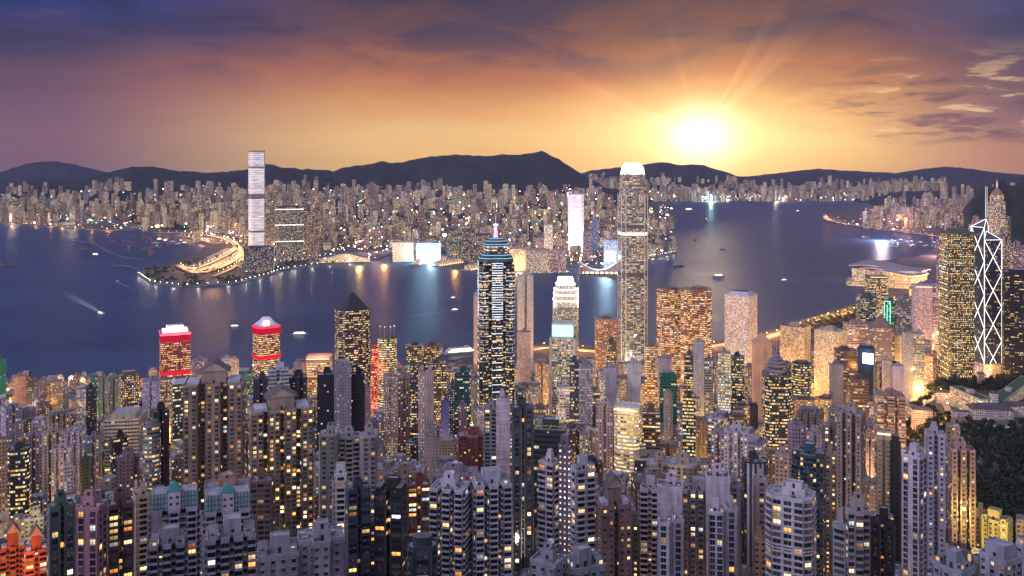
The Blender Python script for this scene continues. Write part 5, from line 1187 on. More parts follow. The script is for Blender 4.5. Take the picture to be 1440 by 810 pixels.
while len(cands) < 3300 and tries < 60000:
    tries += 1
    Y = 3500 * (9200/3500) ** r5.random() if r5.random() < .8 else r5.uniform(10400, 12600)
    px = r5.uniform(-30, 960) if Y < 9500 else r5.uniform(820, 1330)
    py = HZ + CAM_H*F/Y
    if Y < 9500 and not in_poly(px, py, KP): continue
    if px < 200 and Y < 6400: continue
    if Y < 9500 and (px - 700) > 0 and Y > 6500 and px > 830 + (9500 - Y)*.03: continue
    if near_road(px, py): continue
    if px < 345 and py > 341: continue                        # the open park of the tip
    if 345 <= px < 470 and py > 352: continue
    if 470 <= px < 560 and py > 350: continue
    if py > 368 and px > 560: continue
    x = gx(px, Y); zb = max(3, far_z(px, Y)) if Y > 4600 else 3
    if zb > (190 if px < 860 else 200): continue
    if noise.noise(Vector((x/420, Y/420, 9))) > .33: continue      # parks, wooded knolls, schools
    g_ = 30 if Y < 6500 else 38
    cands.append((x, Y, zb, px))
cands.sort(key=lambda c: c[1])
cell = {}
def grid_free(x, y, r_):
    k = (int(x//40), int(y//40))
    for i in (-1, 0, 1):
        for j in (-1, 0, 1):
            for (a, b, c) in cell.get((k[0]+i, k[1]+j), ()):
                if (a-x)**2 + (b-y)**2 < (r_+c)**2*.7: return False
    cell.setdefault(k, []).append((x, y, r_)); return True
mass = MB()
def box_tower(mb, x, Y, zb, h, w_, d_, rz, tint, prm, style, plan):
    P = PLANS[plan](w_, d_); ca, sa = math.cos(rz), math.sin(rz); P = [(x + a*ca - b*sa, Y + a*sa + b*ca) for a, b in P]
    mb.prism(P, zb-4, zb+h, style, tint, prm, capmat='roofing', captint=(.16, .15, .17), v0=0); c = [(x + (a-x)*.6, Y + (b-Y)*.6) for a, b in P]; mb.prism(c, zb+h, zb+h+2.5, 'plain', tint)
for (x, Y, zb, px) in cands:
    w_ = r5.uniform(18, 36) * (1.25 if Y > 6500 else 1); d_ = w_ * r5.uniform(.45, .9)
    if not grid_free(x, Y, w_*.6) or not free(x, Y, w_*.6): continue
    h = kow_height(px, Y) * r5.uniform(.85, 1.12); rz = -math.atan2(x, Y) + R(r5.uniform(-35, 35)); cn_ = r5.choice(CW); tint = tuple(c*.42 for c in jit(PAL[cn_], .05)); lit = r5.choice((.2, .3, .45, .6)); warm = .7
    if Y < 3800: h = min(h, 45)
    plan = r5.choice(('rect', 'rect', 'w2', 'cut')); st = 'f_far' if r5.random() < .8 else 'f_ribbon'
    if n_ind < 165 and Y < 6400 and (h > 62 or Y < 4300):
        rt = empty('city_tower', (x, Y, zb), rz); P = PLANS[plan](w_, d_); seg(rt, 'wall', P, -4, h, st, tint, (r5.random(), lit, warm), capmat='roofing', captint=(.16, .15, .17), v0=0); seg(rt, 'lift_house', p_rect(w_*.4, d_*.4), h, h+5, 'plain', tint)
        AUTO.append((rt, h, cn_, lit, 720 + F*x/Y, HZ + (CAM_H - zb - h)/Y*F, Y, 'far')); n_ind += 1
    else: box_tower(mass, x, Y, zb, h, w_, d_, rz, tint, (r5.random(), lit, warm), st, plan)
tag(mass.build('distant_towers'), kind='stuff')

# east side of the near shore, beyond the halls
for part_, (n_, pxr, Yr) in enumerate(((330, (1172, 1500), (3900, 6600)), (150, (1200, 1500), (6600, 8800)), (95, (1326, 1500), (2350, 4100)))):
    k = 0; tr = 0
    while k < n_ and tr < 4000:
        tr += 1; px = r5.uniform(*pxr); Y = r5.uniform(*Yr); x = gx(px, Y); py = HZ + CAM_H*F/Y
        if part_ == 0:
            if px < 1172 + (Y < 4900)*0 or py > 318 + (px-1170)*.08 or (Y > 5400 and px < 1215): continue
            if px > 1240 and py > 321 and px < 1330: continue
        if part_ < 2 and px > 1335 and Y > 4250 and Y < 6300: continue
        if part_ == 1 and px < 1215 + (Y-6600)*.02: continue
        w_ = r5.uniform(18, 32)
        if not grid_free(x, Y, w_*.6) or not free(x, Y, w_*.6): continue
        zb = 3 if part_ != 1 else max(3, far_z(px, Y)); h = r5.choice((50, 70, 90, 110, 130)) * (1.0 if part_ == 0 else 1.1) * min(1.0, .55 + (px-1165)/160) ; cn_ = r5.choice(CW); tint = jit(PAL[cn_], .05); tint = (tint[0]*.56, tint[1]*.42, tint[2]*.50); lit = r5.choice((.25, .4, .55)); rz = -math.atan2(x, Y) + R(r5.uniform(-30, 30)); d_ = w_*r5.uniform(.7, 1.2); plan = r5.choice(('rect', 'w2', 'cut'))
        h *= 1.55 if part_ == 2 else 1.0
        k += 1
        if (part_ == 2) or (part_ == 0 and k <= 35):
            rt = empty('city_tower', (x, Y, zb), rz); P = PLANS[plan](w_, d_); seg(rt, 'wall', P, -4, h, 'f_far', tint, (r5.random(), lit, .7), capmat='roofing', captint=(.16, .15, .17), v0=0); seg(rt, 'lift_house', p_rect(w_*.4, d_*.4), h, h+5, 'plain', tint)
            AUTO.append((rt, h, cn_, lit, px, HZ + (CAM_H - zb - h)/Y*F, Y, 'east'))
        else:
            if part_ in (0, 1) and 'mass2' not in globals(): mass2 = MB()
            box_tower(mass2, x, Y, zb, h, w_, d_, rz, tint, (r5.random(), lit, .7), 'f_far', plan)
tag(mass2.build('distant_eastern_towers'), kind='stuff')

# signs, street lamps and shop lights too many to count, on the far shores
rs = random.Random(8); spk = MB(); k = 0
SC = [(1, .55, .18), (1, .75, .4), (1, .9, .75), (1, .5, .12), (.8, .92, 1), (1, .8, .5), (1, .35, .35), (.4, 1, .8)]
while k < 2600:
    if rs.random() < .72:
        Y = 3500*(9000/3500)**rs.random(); px = rs.uniform(0, 950); py = HZ + CAM_H*F/Y
        if not in_poly(px, py, KP) or (px < 345 and Y < 4700): continue
    elif rs.random() < .4: Y = rs.uniform(10500, 11600); px = rs.uniform(880, 1200)
    else:
        px, Y = rs.uniform(1175, 1445), rs.uniform(2500, 6800); py = HZ + CAM_H*F/Y
        if (px < 1335 and py > 318 + (px-1170)*.08) or (px > 1338 and 4250 < Y < 6300): continue
    x = gx(px, Y); zb = max(3, far_z(px, Y)) if Y > 4600 else 3
    if zb > 190: continue
    z = zb + rs.choice((6, 8, 12, 20, 34, 52)); s_ = rs.choice((1.0, 1.3, 1.6, 2.4, 3.4)) * (Y/4500)**.5
    if rs.random() < .03: s_ *= 2.6
    spk.box(x-s_, x+s_, Y-s_*.5, Y+s_*.5, z-s_*.6, z+s_*.6, 'glow', (*rs.choice(SC), rs.choice((3, 6, 12, 22)))); k += 1
tag(spk.build('city_lights'), kind='stuff')

# ------------------------------------------------------------------ the rest of the near city, between the towers placed by hand
SKY_ = [(-40, 538), (60, 540), (120, 545), (220, 545), (300, 528), (420, 530), (470, 520), (560, 510), (620, 500), (650, 512), (750, 500), (860, 495), (920, 500), (1000, 492), (1080, 478), (1150, 470), (1200, 452), (1260, 440), (1300, 430), (1330, 530), (1440, 560)]
r6 = random.Random(23); n_fill = 0; n_res = 0; n_off = 0; packed = MB()
FILLC = ['white', 'light grey', 'pale lavender', 'beige', 'cream', 'tan', 'mauve', 'grey', 'brown', 'pink', 'dark grey', 'light grey', 'mauve', 'beige', 'dark brown', 'pale lavender']
PL = {'w2': 'twin bay', 'w3': 'comb fronted', 'w4': 'ribbed', 'rect': 'slab', 'cross': 'cross shaped', 'cut': 'square', 'step': 'stepped', 'cham': 'chamfered', 'round': 'round'}
rows_ = [(520, 620), (620, 740), (740, 880), (880, 1040), (1040, 1220), (1220, 1420), (1420, 1680), (1680, 1900)]
for (ya, yb_) in rows_:
    for _ in range(420):
        Y = r6.uniform(ya, yb_); px = r6.uniform(-60, 1500); x = gx(px, Y); py_shore = lerp_table(SHORE + [(1240, 400), (1300, 355)], px)
        if HZ + CAM_H*F/Y < py_shore + 9: continue
        if px > 1262 and 640 < Y < 1600: continue
        if px > 1225 and Y < 1000 and Y > 640: continue
        zb = max(3, hk_z(x, Y)); w_ = r6.uniform(15, 27); k = r6.uniform(.7, 1.2)
        if not free(x, Y, w_*.60): continue
        h = r6.choice((45, 60, 75, 90, 105, 120)) if Y < 1400 else r6.choice((30, 50, 70, 90, 110))
        hw = w_ / Y * F * .62; zt = zb + h; yt = HZ + (CAM_H - zt)/Y*F
        lo = max([lerp_table(SKY_, px + q) for q in (-hw, 0, hw)]) + r6.uniform(0, 25)
        for (pc, a, b, t0, t1, YY) in OCC:
            if b < px - hw or a > px + hw: continue
            if YY > Y: lo = max(lo, t1)                        # do not hide what the photograph shows
            elif Y > YY and yt < t0 - 4: lo = max(lo, lerp_table(SKY_, px) + 8)
        if yt < lo: yt = lo; zt = gz(yt, Y)
        h = zt - zb
        if h < 14: continue
        if yt > 830: continue
        cn_ = r6.choice(FILLC); plan = r6.choice(('w2', 'w3', 'w4', 'rect', 'cross', 'cut', 'step', 'w2')); office = Y > 1000 and px > 430 and r6.random() < .55
        lit = r6.choice((.10, .18, .28, .4)) if not office else r6.choice((.4, .55, .7)); near = Y < 760
        style = r6.choice(('f_res', 'f_res', 'f_punch')) if not office else r6.choice(('f_office', 'f_ribbon', 'f_grid', 'f_punch')); tint = tuple(c*.72 for c in jit(PAL[cn_], .05))
        roof = r6.choice(('std', 'std', 'tank', 'terrace', 'dish' if near else 'std', 'blockcrown' if office else 'std'))
        if office: plan = r6.choice(('rect', 'cut', 'cham'))
        rz = -math.atan2(x, Y) + R(r6.uniform(-20, 20))
        nm = 'office_tower' if office else ('apartment_block' if h < 45 else 'residential_tower'); ct = nm.replace('_', ' ')
        if (office and n_off > 95) or (not office and n_res > 165):
            box_tower(packed, x, Y, zb, h, w_, w_*k, rz, tint, (r6.random(), lit, .8), style, plan); FOOT.append((x, Y, w_*.55)); continue
        if office: n_off += 1
        else: n_res += 1
        rt = tower(nm, x, Y, zb, zt, w_, w_*k, rz, plan, style, tint, lit, r6.random(), roof, geo=('bay' if r6.random() < .4 else 'punch') if (near and not office) else None, cat=ct, detail=near, nwin=(16 if near else 0))
        FOOT.append((x, Y, w_*.55)); AUTO.append((rt, h, cn_, lit, px, yt, Y, PL.get(plan, '') + '|' + roof + '|' + ct)); n_fill += 1
print('FILL', n_fill, 'AUTO', len(AUTO))
tag(packed.build('packed_towers'), kind='stuff')
# low infill houses that close the gaps between the towers: one old quarter nobody could count
old = MB(); k = 0
for _ in range(9000):
    Y = r6.uniform(480, 1850); px = r6.uniform(-80, 1520); x = gx(px, Y)
    if HZ + CAM_H*F/Y < lerp_table(SHORE + [(1240, 400), (1300, 355)], px) + 7: continue
    if px > 1250 and 560 < Y < 1700: continue
    s_ = r6.uniform(8, 16)
    if not grid_free(x, Y, s_*.75) or not free(x, Y, s_*.5): continue
    zb = max(3, hk_z(x, Y)); h = r6.uniform(9, 26); rz = -math.atan2(x, Y) + R(r6.uniform(-25, 25)); tint = jit(PAL[r6.choice(FILLC)], .05)
    box_tower(old, x, Y, zb, h, s_, s_*r6.uniform(.8, 1.5), rz, tint, (r6.random(), r6.choice((.15, .3, .5)), .8), 'f_res', 'rect'); k += 1
    if k > 1500: break
tag(old.build('low_houses'), kind='stuff')

# ------------------------------------------------------------------ roads, lamps, promenades
def ribbon(name, pts, wid, z, mat='concrete_deck', thick=1.2):
    mb = MB(); n = len(pts); L = []; Rr = []
    for i in range(n):
        a, b = Vector(pts[max(0, i-1)][:2]), Vector(pts[min(n-1, i+1)][:2]); t_ = (b-a).normalized(); nn = Vector((-t_.y, t_.x)); p = Vector(pts[i][:2]); zz = pts[i][2] if len(pts[i]) > 2 else z
        L.append((*(p + nn*wid/2), zz)); Rr.append((*(p - nn*wid/2), zz))
    for i in range(n-1):
        mb.poly([Rr[i], Rr[i+1], L[i+1], L[i]], mat)
        for A in (L, Rr):
            q = [(A[i][0], A[i][1], A[i][2]-thick), (A[i+1][0], A[i+1][1], A[i+1][2]-thick), (A[i+1][0], A[i+1][1], A[i+1][2]+.9), (A[i][0], A[i][1], A[i][2]+.9)]
            mb.poly(q, 'concrete_deck'); mb.poly(q[::-1], 'concrete_deck')
        if wid > 14:
            for k in (-1, 1):                                 # lane lines, 4 mm above
                f = lambda P_, Q_, s_: tuple(P_[j] + (Q_[j]-P_[j])*s_ for j in range(2))
                s0 = .5 + k*.16; a0, a1 = f(Rr[i], L[i], s0-.006), f(Rr[i], L[i], s0+.006); b0, b1 = f(Rr[i+1], L[i+1], s0-.006), f(Rr[i+1], L[i+1], s0+.006)
                mb.poly([(*a0, Rr[i][2]+.006), (*b0, Rr[i+1][2]+.006), (*b1, Rr[i+1][2]+.006), (*a1, Rr[i][2]+.006)], 'plain', (.7, .7, .66))
    return tag(mb.build(name), kind='structure')
def smooth(pts, k=6):
    out = []; n = len(pts)
    for i in range(n-1):
        p0, p1, p2, p3 = [Vector(pts[j]) for j in (max(0, i-1), i, i+1, min(n-1, i+2))]
        for s_ in range(k):
            t_ = s_/k; out.append(tuple(.5*((2*p1) + (p2-p0)*t_ + (2*p0-5*p1+4*p2-p3)*t_*t_ + (3*p1-p0-3*p2+p3)*t_**3)))
    out.append(tuple(pts[-1])); return out
def pixpath(pp, z=3.6): return [(*ground(px, py, z), z) for px, py in pp]
def along(pts, step):
    out = []; acc = 0
    for a, b in zip(pts, pts[1:]):
        L = math.hypot(b[0]-a[0], b[1]-a[1]); t_ = -acc
        while t_ + step <= L: t_ += step; out.append((a[0]+(b[0]-a[0])*t_/L, a[1]+(b[1]-a[1])*t_/L, a[2]+(b[2]-a[2])*t_/L))
        acc = L - t_
    return out
def lamp_meshes(col, st, hh=11.0, head=.9):
    p = MB(); p.tube((0, 0, 0), (0, 0, hh), .16, 'metal', (.2, .2, .2), 5, .09); p.tube((0, 0, hh), (1.6, 0, hh+.5), .08, 'metal', (.2, .2, .2), 4)
    h = MB(); h.box(1.6-head, 1.6+head, -head*.6, head*.6, hh+.1, hh+.1+head*.5, 'glow', (*col, st)); return p.mesh('pole'), h.mesh('lamp_head')
LAMPS = {'orange': lamp_meshes((1, .50, .14), 34), 'gold': lamp_meshes((1, .68, .26), 40), 'white': lamp_meshes((1, .92, .80), 34), 'pink': lamp_meshes((1, .6, .55), 30)}
n_lamp = 0
def street_lamp(x, y, z, kind, label, group):
    global n_lamp
    r_ = empty('street_lamp', (x, y, z), rnd.uniform(0, 6.28)); tag(r_, label, 'street lamp', group); n_lamp += 1
    for nm, me in zip(('pole', 'lamp_head'), LAMPS[kind]):
        o = bpy.data.objects.new(nm, me); COL.objects.link(o); o.parent = r_
def light(x, y, z, P, col, r_=2.0):
    d = bpy.data.lights.new('street_or_added_light', 'POINT'); d.energy = P; d.color = col; d.shadow_soft_size = r_; o = bpy.data.objects.new('street_or_added_light', d); COL.objects.link(o); o.location = (x, y, z)
ORG, GLD, WHT, PNK = (1, .42, .10), (1, .60, .20), (1, .86, .66), (1, .45, .50)
HW = [([(250, 372), (275, 383), (300, 379), (325, 368), (338, 358), (336, 348), (322, 338), (300, 332), (265, 328), (215, 326.5)], 30), ([(262, 380), (290, 372), (315, 360), (330, 350), (334, 342)], 22), ([(300, 388), (326, 377), (345, 362), (350, 350)], 18), ([(322, 338), (300, 342), (280, 336), (250, 331)], 16)]
for pp, wd in HW:
    pts = smooth(pixpath(pp, 9.0), 7); ribbon('expressway', pts, wd, 9.0); ks = along(pts, 62)
    for i, q in enumerate(ks):
        street_lamp(q[0], q[1], q[2], 'gold', 'tall gold lamp on the looping expressway beyond the harbour', 'lamps of the far expressway'); light(q[0], q[1], q[2]+18, 62000 if wd > 20 else 42000, (1, .46, .11), 3)
slab('toll_plaza', [(255, 381), (292, 386), (330, 368), (338, 350), (318, 350), (288, 364)], 3.6, 'concrete_deck', 2)
for (px, py) in ((275, 379), (292, 378), (308, 370), (322, 360), (300, 374), (328, 352)):
    x_, y_ = ground(px, py, 3); light(x_, y_, 34, 160000, (1, .46, .11), 4)
def lampline(pp, step, kind, label, group, pw=0, col=WHT, z=3.3, every=3):
    for i, q in enumerate(along(pixpath(pp, z), step)):
        street_lamp(*q, kind, label, group)
        if pw and i % every == 0: light(q[0], q[1] + 4, q[2]+10, pw, col, 2)
lampline([(194, 386), (212, 399), (255, 404.3), (330, 400), (374, 389), (399, 380.5), (450, 373), (530, 365.5)], 34, 'white', 'white lamp on the curving promenade at the foot of the pale skyscraper', 'lamps of the far promenade', 22000, WHT)
lampline([(0, 316.5), (60, 317), (100, 321), (165, 325)], 90, 'orange', 'orange lamp on the container quay at the western far shore', 'lamps of the container quay', 260000, ORG, every=2)
lampline([(692, 376), (745, 379), (775, 375), (868, 374)], 36, 'gold', 'gold lamp on the quay before the harbour theatre', 'lamps of the theatre quay', 26000, GLD)
lampline([(1160, 303), (1167, 310), (1210, 318), (1262, 325), (1318, 332)], 62, 'orange', 'orange lamp on the curved sea wall road at the eastern point', 'lamps of the eastern sea wall', 150000, ORG, every=2)
lampline([(960, 284), (1080, 283), (1188, 278)], 330, 'white', 'tiny white lamp on the farthest eastern quay', 'lamps of the farthest quay')
lampline([(905, 364), (948, 357)], 22, 'white', 'white lamp on the hooked pier east of the tallest skyscraper', 'lamps of the hooked pier', 20000, WHT)
ribbon('sea_wall_road', smooth(pixpath([(1160, 303.5), (1166, 310), (1210, 318), (1262, 325), (1318, 332), (1335, 341)], 6), 5), 34, 6)
# near shore roads by ground position on the slope
def terr_path(pp, dz=.35):
    out = []
    for px, py in pp:
        Y = 900.0
        for _ in range(60):                                   # walk along the sight line until it meets the terrain
            z = max(3, hk_z(gx(px, Y), Y)) + dz; Yn = (CAM_H - z)*F/(py - HZ); Y += (Yn - Y)*.4
        out.append((gx(px, Y), Y, max(3, hk_z(gx(px, Y), Y)) + dz))
    return out
for nm, pp, wd, P, col, kd, lab in (('city_road', [(1290, 566), (1296, 548), (1306, 534), (1322, 522), (1316, 508), (1306, 496), (1310, 480)], 22, 190000, (1, .5, .14), 'gold', 'gold lamp on the bending road at the foot of the gold gridded tower'),
                                    ('city_road', [(1386, 540), (1396, 524), (1412, 512), (1440, 498), (1470, 488)], 18, 150000, ORG, 'orange', 'orange lamp on the road below the braced glass tower'),
                                    ('harbour_road', [(1165, 446), (1210, 436), (1250, 425), (1290, 415), (1330, 405)], 24, 190000, ORG, 'orange', 'orange lamp on the shore road near the winged hall'),
                                    ('park_road', [(1340, 590), (1330, 570), (1322, 556)], 9, 16000, ORG, 'orange', 'orange lamp by the glowing garden wall in the dark park'),
                                    ('harbour_road', [(742, 493), (775, 489), (830, 494), (905, 497), (960, 492), (1010, 486), (1080, 474), (1165, 446)], 26, 110000, ORG, 'orange', 'orange lamp on the road behind the near waterfront offices')):
    pts = smooth(terr_path(pp), 6); ribbon(nm, pts, wd, 0)
    for q in along(pts, 48): street_lamp(*q, kd, lab, 'lamps along a near road'); light(q[0], q[1], q[2]+14, P, col, 2)
# bright street light that wells up between the near towers
rl = random.Random(5); n_l = 0
for _ in range(2500):
    Y = rl.uniform(470, 1720); px = rl.uniform(-20, 1300); x = gx(px, Y)
    if not free(x, Y, 3) or HZ + CAM_H*F/Y < lerp_table(SHORE, px) + 8: continue
    dens = .5 + .5*sstep(600, 1300, px)
    if rl.random() > dens: continue
    if any((x-a)**2 + (Y-b)**2 < 42**2 for a, b in [(l.location.x, l.location.y) for l in bpy.data.objects if l.type == 'LIGHT' and l.name.startswith('street_or_added_light')][-400:]): continue
    light(x, Y, max(3, hk_z(x, Y)) + rl.uniform(14, 30), rl.choice((40000, 80000, 130000)) * (.5 if Y < 620 else 3.0 if px > 700 and Y > 900 else 1), rl.choice((ORG, GLD, GLD, WHT)), 2.5); n_l += 1
    if n_l > 230: break
for _ in range(90):                                           # and between the blocks across the harbour
    Y = rl.choice((rl.uniform(3600, 5200), rl.uniform(5200, 8000))); px = rl.uniform(0, 930)
    if not in_poly(px, HZ + CAM_H*F/Y, KP) or (px < 345 and Y < 4800): continue
    light(gx(px, Y), Y, (max(3, far_z(px, Y)) if Y > 4600 else 3) + 45, rl.choice((200000, 360000, 560000)) * (Y/4500)**1.2, rl.choice((ORG, GLD, WHT, PNK)), 6)
for _ in range(46):
    Y = rl.uniform(2500, 6200); px = rl.uniform(1190, 1440)
    if HZ + CAM_H*F/Y > 345 and px < 1330: continue
    if HZ + CAM_H*F/Y > 316 + (px-1170)*.08 and px < 1330 and Y > 3800: continue
    light(gx(px, Y), Y, 48, rl.choice((400000, 800000)), rl.choice((ORG, GLD, PNK, PNK, WHT)), 5)
# floodlit forecourt and walls beside the yellow blocks, floodlights at the feet of the landmarks, unseen red lamps added to tint the red topped towers
for (px, py, Y, P, col) in ((1402, 788, 552, 60000, (1, .68, .12)), (1414, 786, 552, 110000, (1, .7, .14)), (1428, 790, 600, 9000, GLD), (1330, 588, 1150, 30000, ORG), (1322, 596, 1120, 20000, ORG), (10, 800, 500, 22000, (1, .25, .05)), (45, 805, 495, 22000, (1, .25, .05)), (8, 760, 600, 12000, GLD), (60, 742, 610, 9000, (.7, 1, .7)),
                             (870, 560, 830, 30000, (1, .8, .45)), (895, 600, 820, 22000, (1, .75, .4)), (448, 494, 1285, 60000, (1, .35, .08)), (448, 540, 1240, 60000, GLD), (1385, 520, 1690, 60000, WHT), (1240, 608, 570, 5000, (1, .85, .5)), (1412, 575, 1270, 9000, WHT), (1390, 560, 1280, 9000, WHT), (888, 512, 1740, 60000, WHT), (246, 480, 1560, 70000, (1, .05, .12)), (375, 480, 1545, 50000, (1, .05, .1)), (527, 520, 1400, 60000, (1, .05, .05))):
    light(gx(px, Y), Y, gz(py, Y), P, col, 1.5)

# big coloured screens and floodlights on the far quays that shine across the water
for (px, Y, z, P, col) in ((590, 3880, 26, 1500000, (.35, .85, 1)), (606, 3870, 26, 1500000, (.5, .8, 1)), (852, 3560, 40, 1600000, (.5, .75, 1)), (812, 4200, 60, 900000, (.9, .8, 1)), (730, 3560, 22, 500000, GLD), (770, 3540, 22, 500000, WHT), (1240, 5050, 45, 5000000, (1, .85, .95)), (1318, 4150, 45, 1200000, PNK), (1215, 3280, 20, 500000, GLD), (505, 3800, 24, 500000, GLD), (540, 3850, 24, 500000, ORG), (640, 3640, 18, 300000, ORG), (1090, 10450, 40, 9000000, WHT), (1000, 10400, 40, 7000000, (.6, 1, .9))):
    light(gx(px, Y), Y, z, P, col, 6)
# breakwaters
for pp, lab in (([(96, 338), (130, 342), (150, 352), (172, 361), (203, 364)], 'long curved rubble breakwater before the boat shelter'), ([(159, 373), (178, 373.5), (199, 380)], 'short rubble breakwater off the tip of the far shore')):
    pts = smooth(pixpath(pp, 2.2), 6); o = ribbon('breakwater', pts, 11, 2.2, 'city_ground', 4); del o['kind']; tag(o, lab, 'breakwater')

# ------------------------------------------------------------------ boats
def hull(mb, L, B, H_, tint, z0=-.6):
    pl = [(-L/2, -B/2), (L*.28, -B/2), (L*.42, -B*.3), (L/2, 0), (L*.42, B*.3), (L*.28, B/2), (-L/2, B/2)]; lo = [(x*.94, y*.8) for x, y in pl]
    mb.prism(lo, z0, H_, 'plain', tint, plan2=pl, capmat='plain', captint=(.3, .27, .25)); return pl
def boat(px, py, L, kind, hd, label, cat='boat', name=None, tint=(.5, .5, .5), group=None):
    x, y = ground(px, py, 0) if not isinstance(px, tuple) else px; r_ = empty(name or kind, (x, y, 0), R(hd)); tag(r_, label, cat, group); B = L*.24; mb = MB(); H_ = max(1.6, L*.055)
    hull(mb, L, B, H_, tint); mb.build('hull', r_)
    if kind == 'ferry':
        c1 = MB(); c1.box(-L*.42, L*.30, -B*.42, B*.42, H_, H_+L*.05, 'plain', (.6, .6, .58)); ld_ = c1.build('lower_deck', r_); c2 = MB(); c2.box(-L*.36, L*.2, -B*.36, B*.36, H_+L*.05, H_+L*.095, 'plain', (.6, .6, .6)); c2.box(L*.05, L*.15, -B*.2, B*.2, H_+L*.095, H_+L*.13, 'plain', (.55, .55, .55)); ud_ = c2.build('upper_deck', r_)
        wl = MB()
        for s_ in (-1, 1): wl.box(-L*.40, L*.28, s_*B*.42-.05 - (0.05 if s_ < 0 else 0), s_*B*.42+.1, H_+L*.015, H_+L*.04, 'glow', (1, .86, .5, 5)); wl.box(-L*.34, L*.18, s_*B*.36-.1, s_*B*.36+.1, H_+L*.06, H_+L*.085, 'glow', (1, .9, .6, 5))
        wl.build('window_row', ld_); f = MB(); f.tube((-L*.15, 0, H_+L*.095), (-L*.17, 0, H_+L*.16), L*.02, 'plain', (.4, .1, .1), 8); f.build('funnel', ud_)
    elif kind == 'barge':
        c1 = MB(); c1.box(-L*.45, -L*.25, -B*.35, B*.35, H_, H_+L*.10, 'plain', (.35, .3, .28)); c1.build('wheelhouse', r_); m_ = MB()
        for sx in (-.12, .16):
            m_.tube((L*sx, 0, H_), (L*sx, 0, H_+L*.38), L*.012, 'metal', (.25, .10, .08), 5); m_.tube((L*sx, 0, H_+L*.08), (L*(sx+.2), 0, H_+L*.36), L*.010, 'metal', (.3, .12, .1), 5); m_.tube((L*sx, 0, H_+L*.38), (L*(sx+.2), 0, H_+L*.36), L*.005, 'metal', (.2, .2, .2), 4)
        m_.build('derrick', r_); k_ = MB(); k_.box(-L*.1, L*.3, -B*.3, B*.3, H_, H_+L*.03, 'plain', (.12, .1, .09)); k_.build('cargo_hatch', r_)
    elif kind == 'yacht':
        c1 = MB(); c1.prism([(-L*.38, -B*.34), (L*.16, -B*.34), (L*.28, 0), (L*.16, B*.34), (-L*.38, B*.34)], H_, H_+L*.08, 'plain', (.62, .62, .62)); c1.build('cabin', r_); c2 = MB(); c2.box(-L*.2, L*.08, -B*.25, B*.25, H_+L*.08, H_+L*.14, 'plain', (.6, .6, .6)); c2.build('bridge', r_)
        l_ = MB(); l_.box(-L*.36, L*.15, -B*.34-.12, -B*.34, H_+L*.02, H_+L*.055, 'glow', (1, .85, .6, 6)); l_.build('window_row', r_)
    return r_
HUL = (.42, .42, .42)
boat(8, 374, 78, 'barge', 4, 'dark crane barge at the western edge of the harbour', 'barge', tint=(.12, .12, .13))
boat(143, 441, 34, 'ferry', -38, 'fast ferry drawing a pale diagonal wake in the western harbour', 'ferry')
boat(165, 396, 16, 'yacht', 152, 'small white boat with a short wake off the park tip', 'boat', tint=HUL)
boat(331, 459, 26, 'ferry', 5, 'small ferry on a pale streak of foam between the red topped towers', 'ferry')
boat(423, 470, 42, 'ferry', 4, 'double decked lit ferry just east of the eastern red topped tower', 'ferry')
boat(638, 419, 22, 'yacht', 3, 'white launch at the head of the upper long wake in mid harbour', 'boat', tint=HUL)
boat(640, 436, 24, 'ferry', 12, 'ferry at the head of the lower long wake in mid harbour', 'ferry')
boat(1011, 388, 46, 'ferry', 4, 'yellow lit ferry crossing north of the twin brown towers', 'ferry')
boat(1017, 351, 34, 'barge', 12, 'red boat in open water east of the tallest skyscraper', 'boat', tint=(.5, .04, .04))
boat(955, 374, 48, 'barge', 8, 'dark workboat with a faint wake east of the tallest skyscraper', 'boat', tint=(.10, .08, .09))
boat(1103, 394, 30, 'yacht', 20, 'white motor yacht alone off the eastern waterfront park', 'yacht', tint=(.6, .6, .6))
boat(977, 338, 18, 'barge', 0, 'tiny red boat in the middle of the eastern harbour', 'boat', tint=(.5, .05, .05))
boat(993, 308, 40, 'yacht', 60, 'white boat far out in the eastern harbour', 'boat', tint=(.6, .6, .6))
boat(969, 295, 90, 'ferry', 6, 'large white cruise ferry near the far eastern shore', 'ship')
boat(941, 327, 60, 'ferry', 4, 'dark and white ferry beside the hooked eastern piers', 'ferry')
boat(1122, 297, 50, 'yacht', 10, 'small grey white ship by the mouth of the harbour', 'ship')
boat(1218, 334, 60, 'barge', 8, 'rust brown barge with derricks before the eastern sea wall', 'barge', tint=(.22, .09, .07))
boat(120, 350, 44, 'barge', -20, 'red lit barge outside the long breakwater', 'barge', tint=(.4, .08, .05))
boat(135, 358, 36, 'ferry', 5, 'brightly lit ferry outside the long breakwater', 'ferry')
boat(106, 345, 38, 'barge', -20, 'dark red barge nearest the western end of the long breakwater', 'barge', tint=(.3, .06, .05))
boat(795, 383, 42, 'ferry', 3, 'double ended ferry leaving the theatre quay, western of two', 'ferry', tint=(.1, .2, .15))
boat(824, 382, 42, 'ferry', 3, 'double ended ferry leaving the theatre quay, eastern of two', 'ferry', tint=(.1, .2, .15))
boat(651, 497, 92, 'ferry', 22, 'big brightly lit liner berthed beyond the dark towers', 'ship')
rb = random.Random(3); nb_ = 0
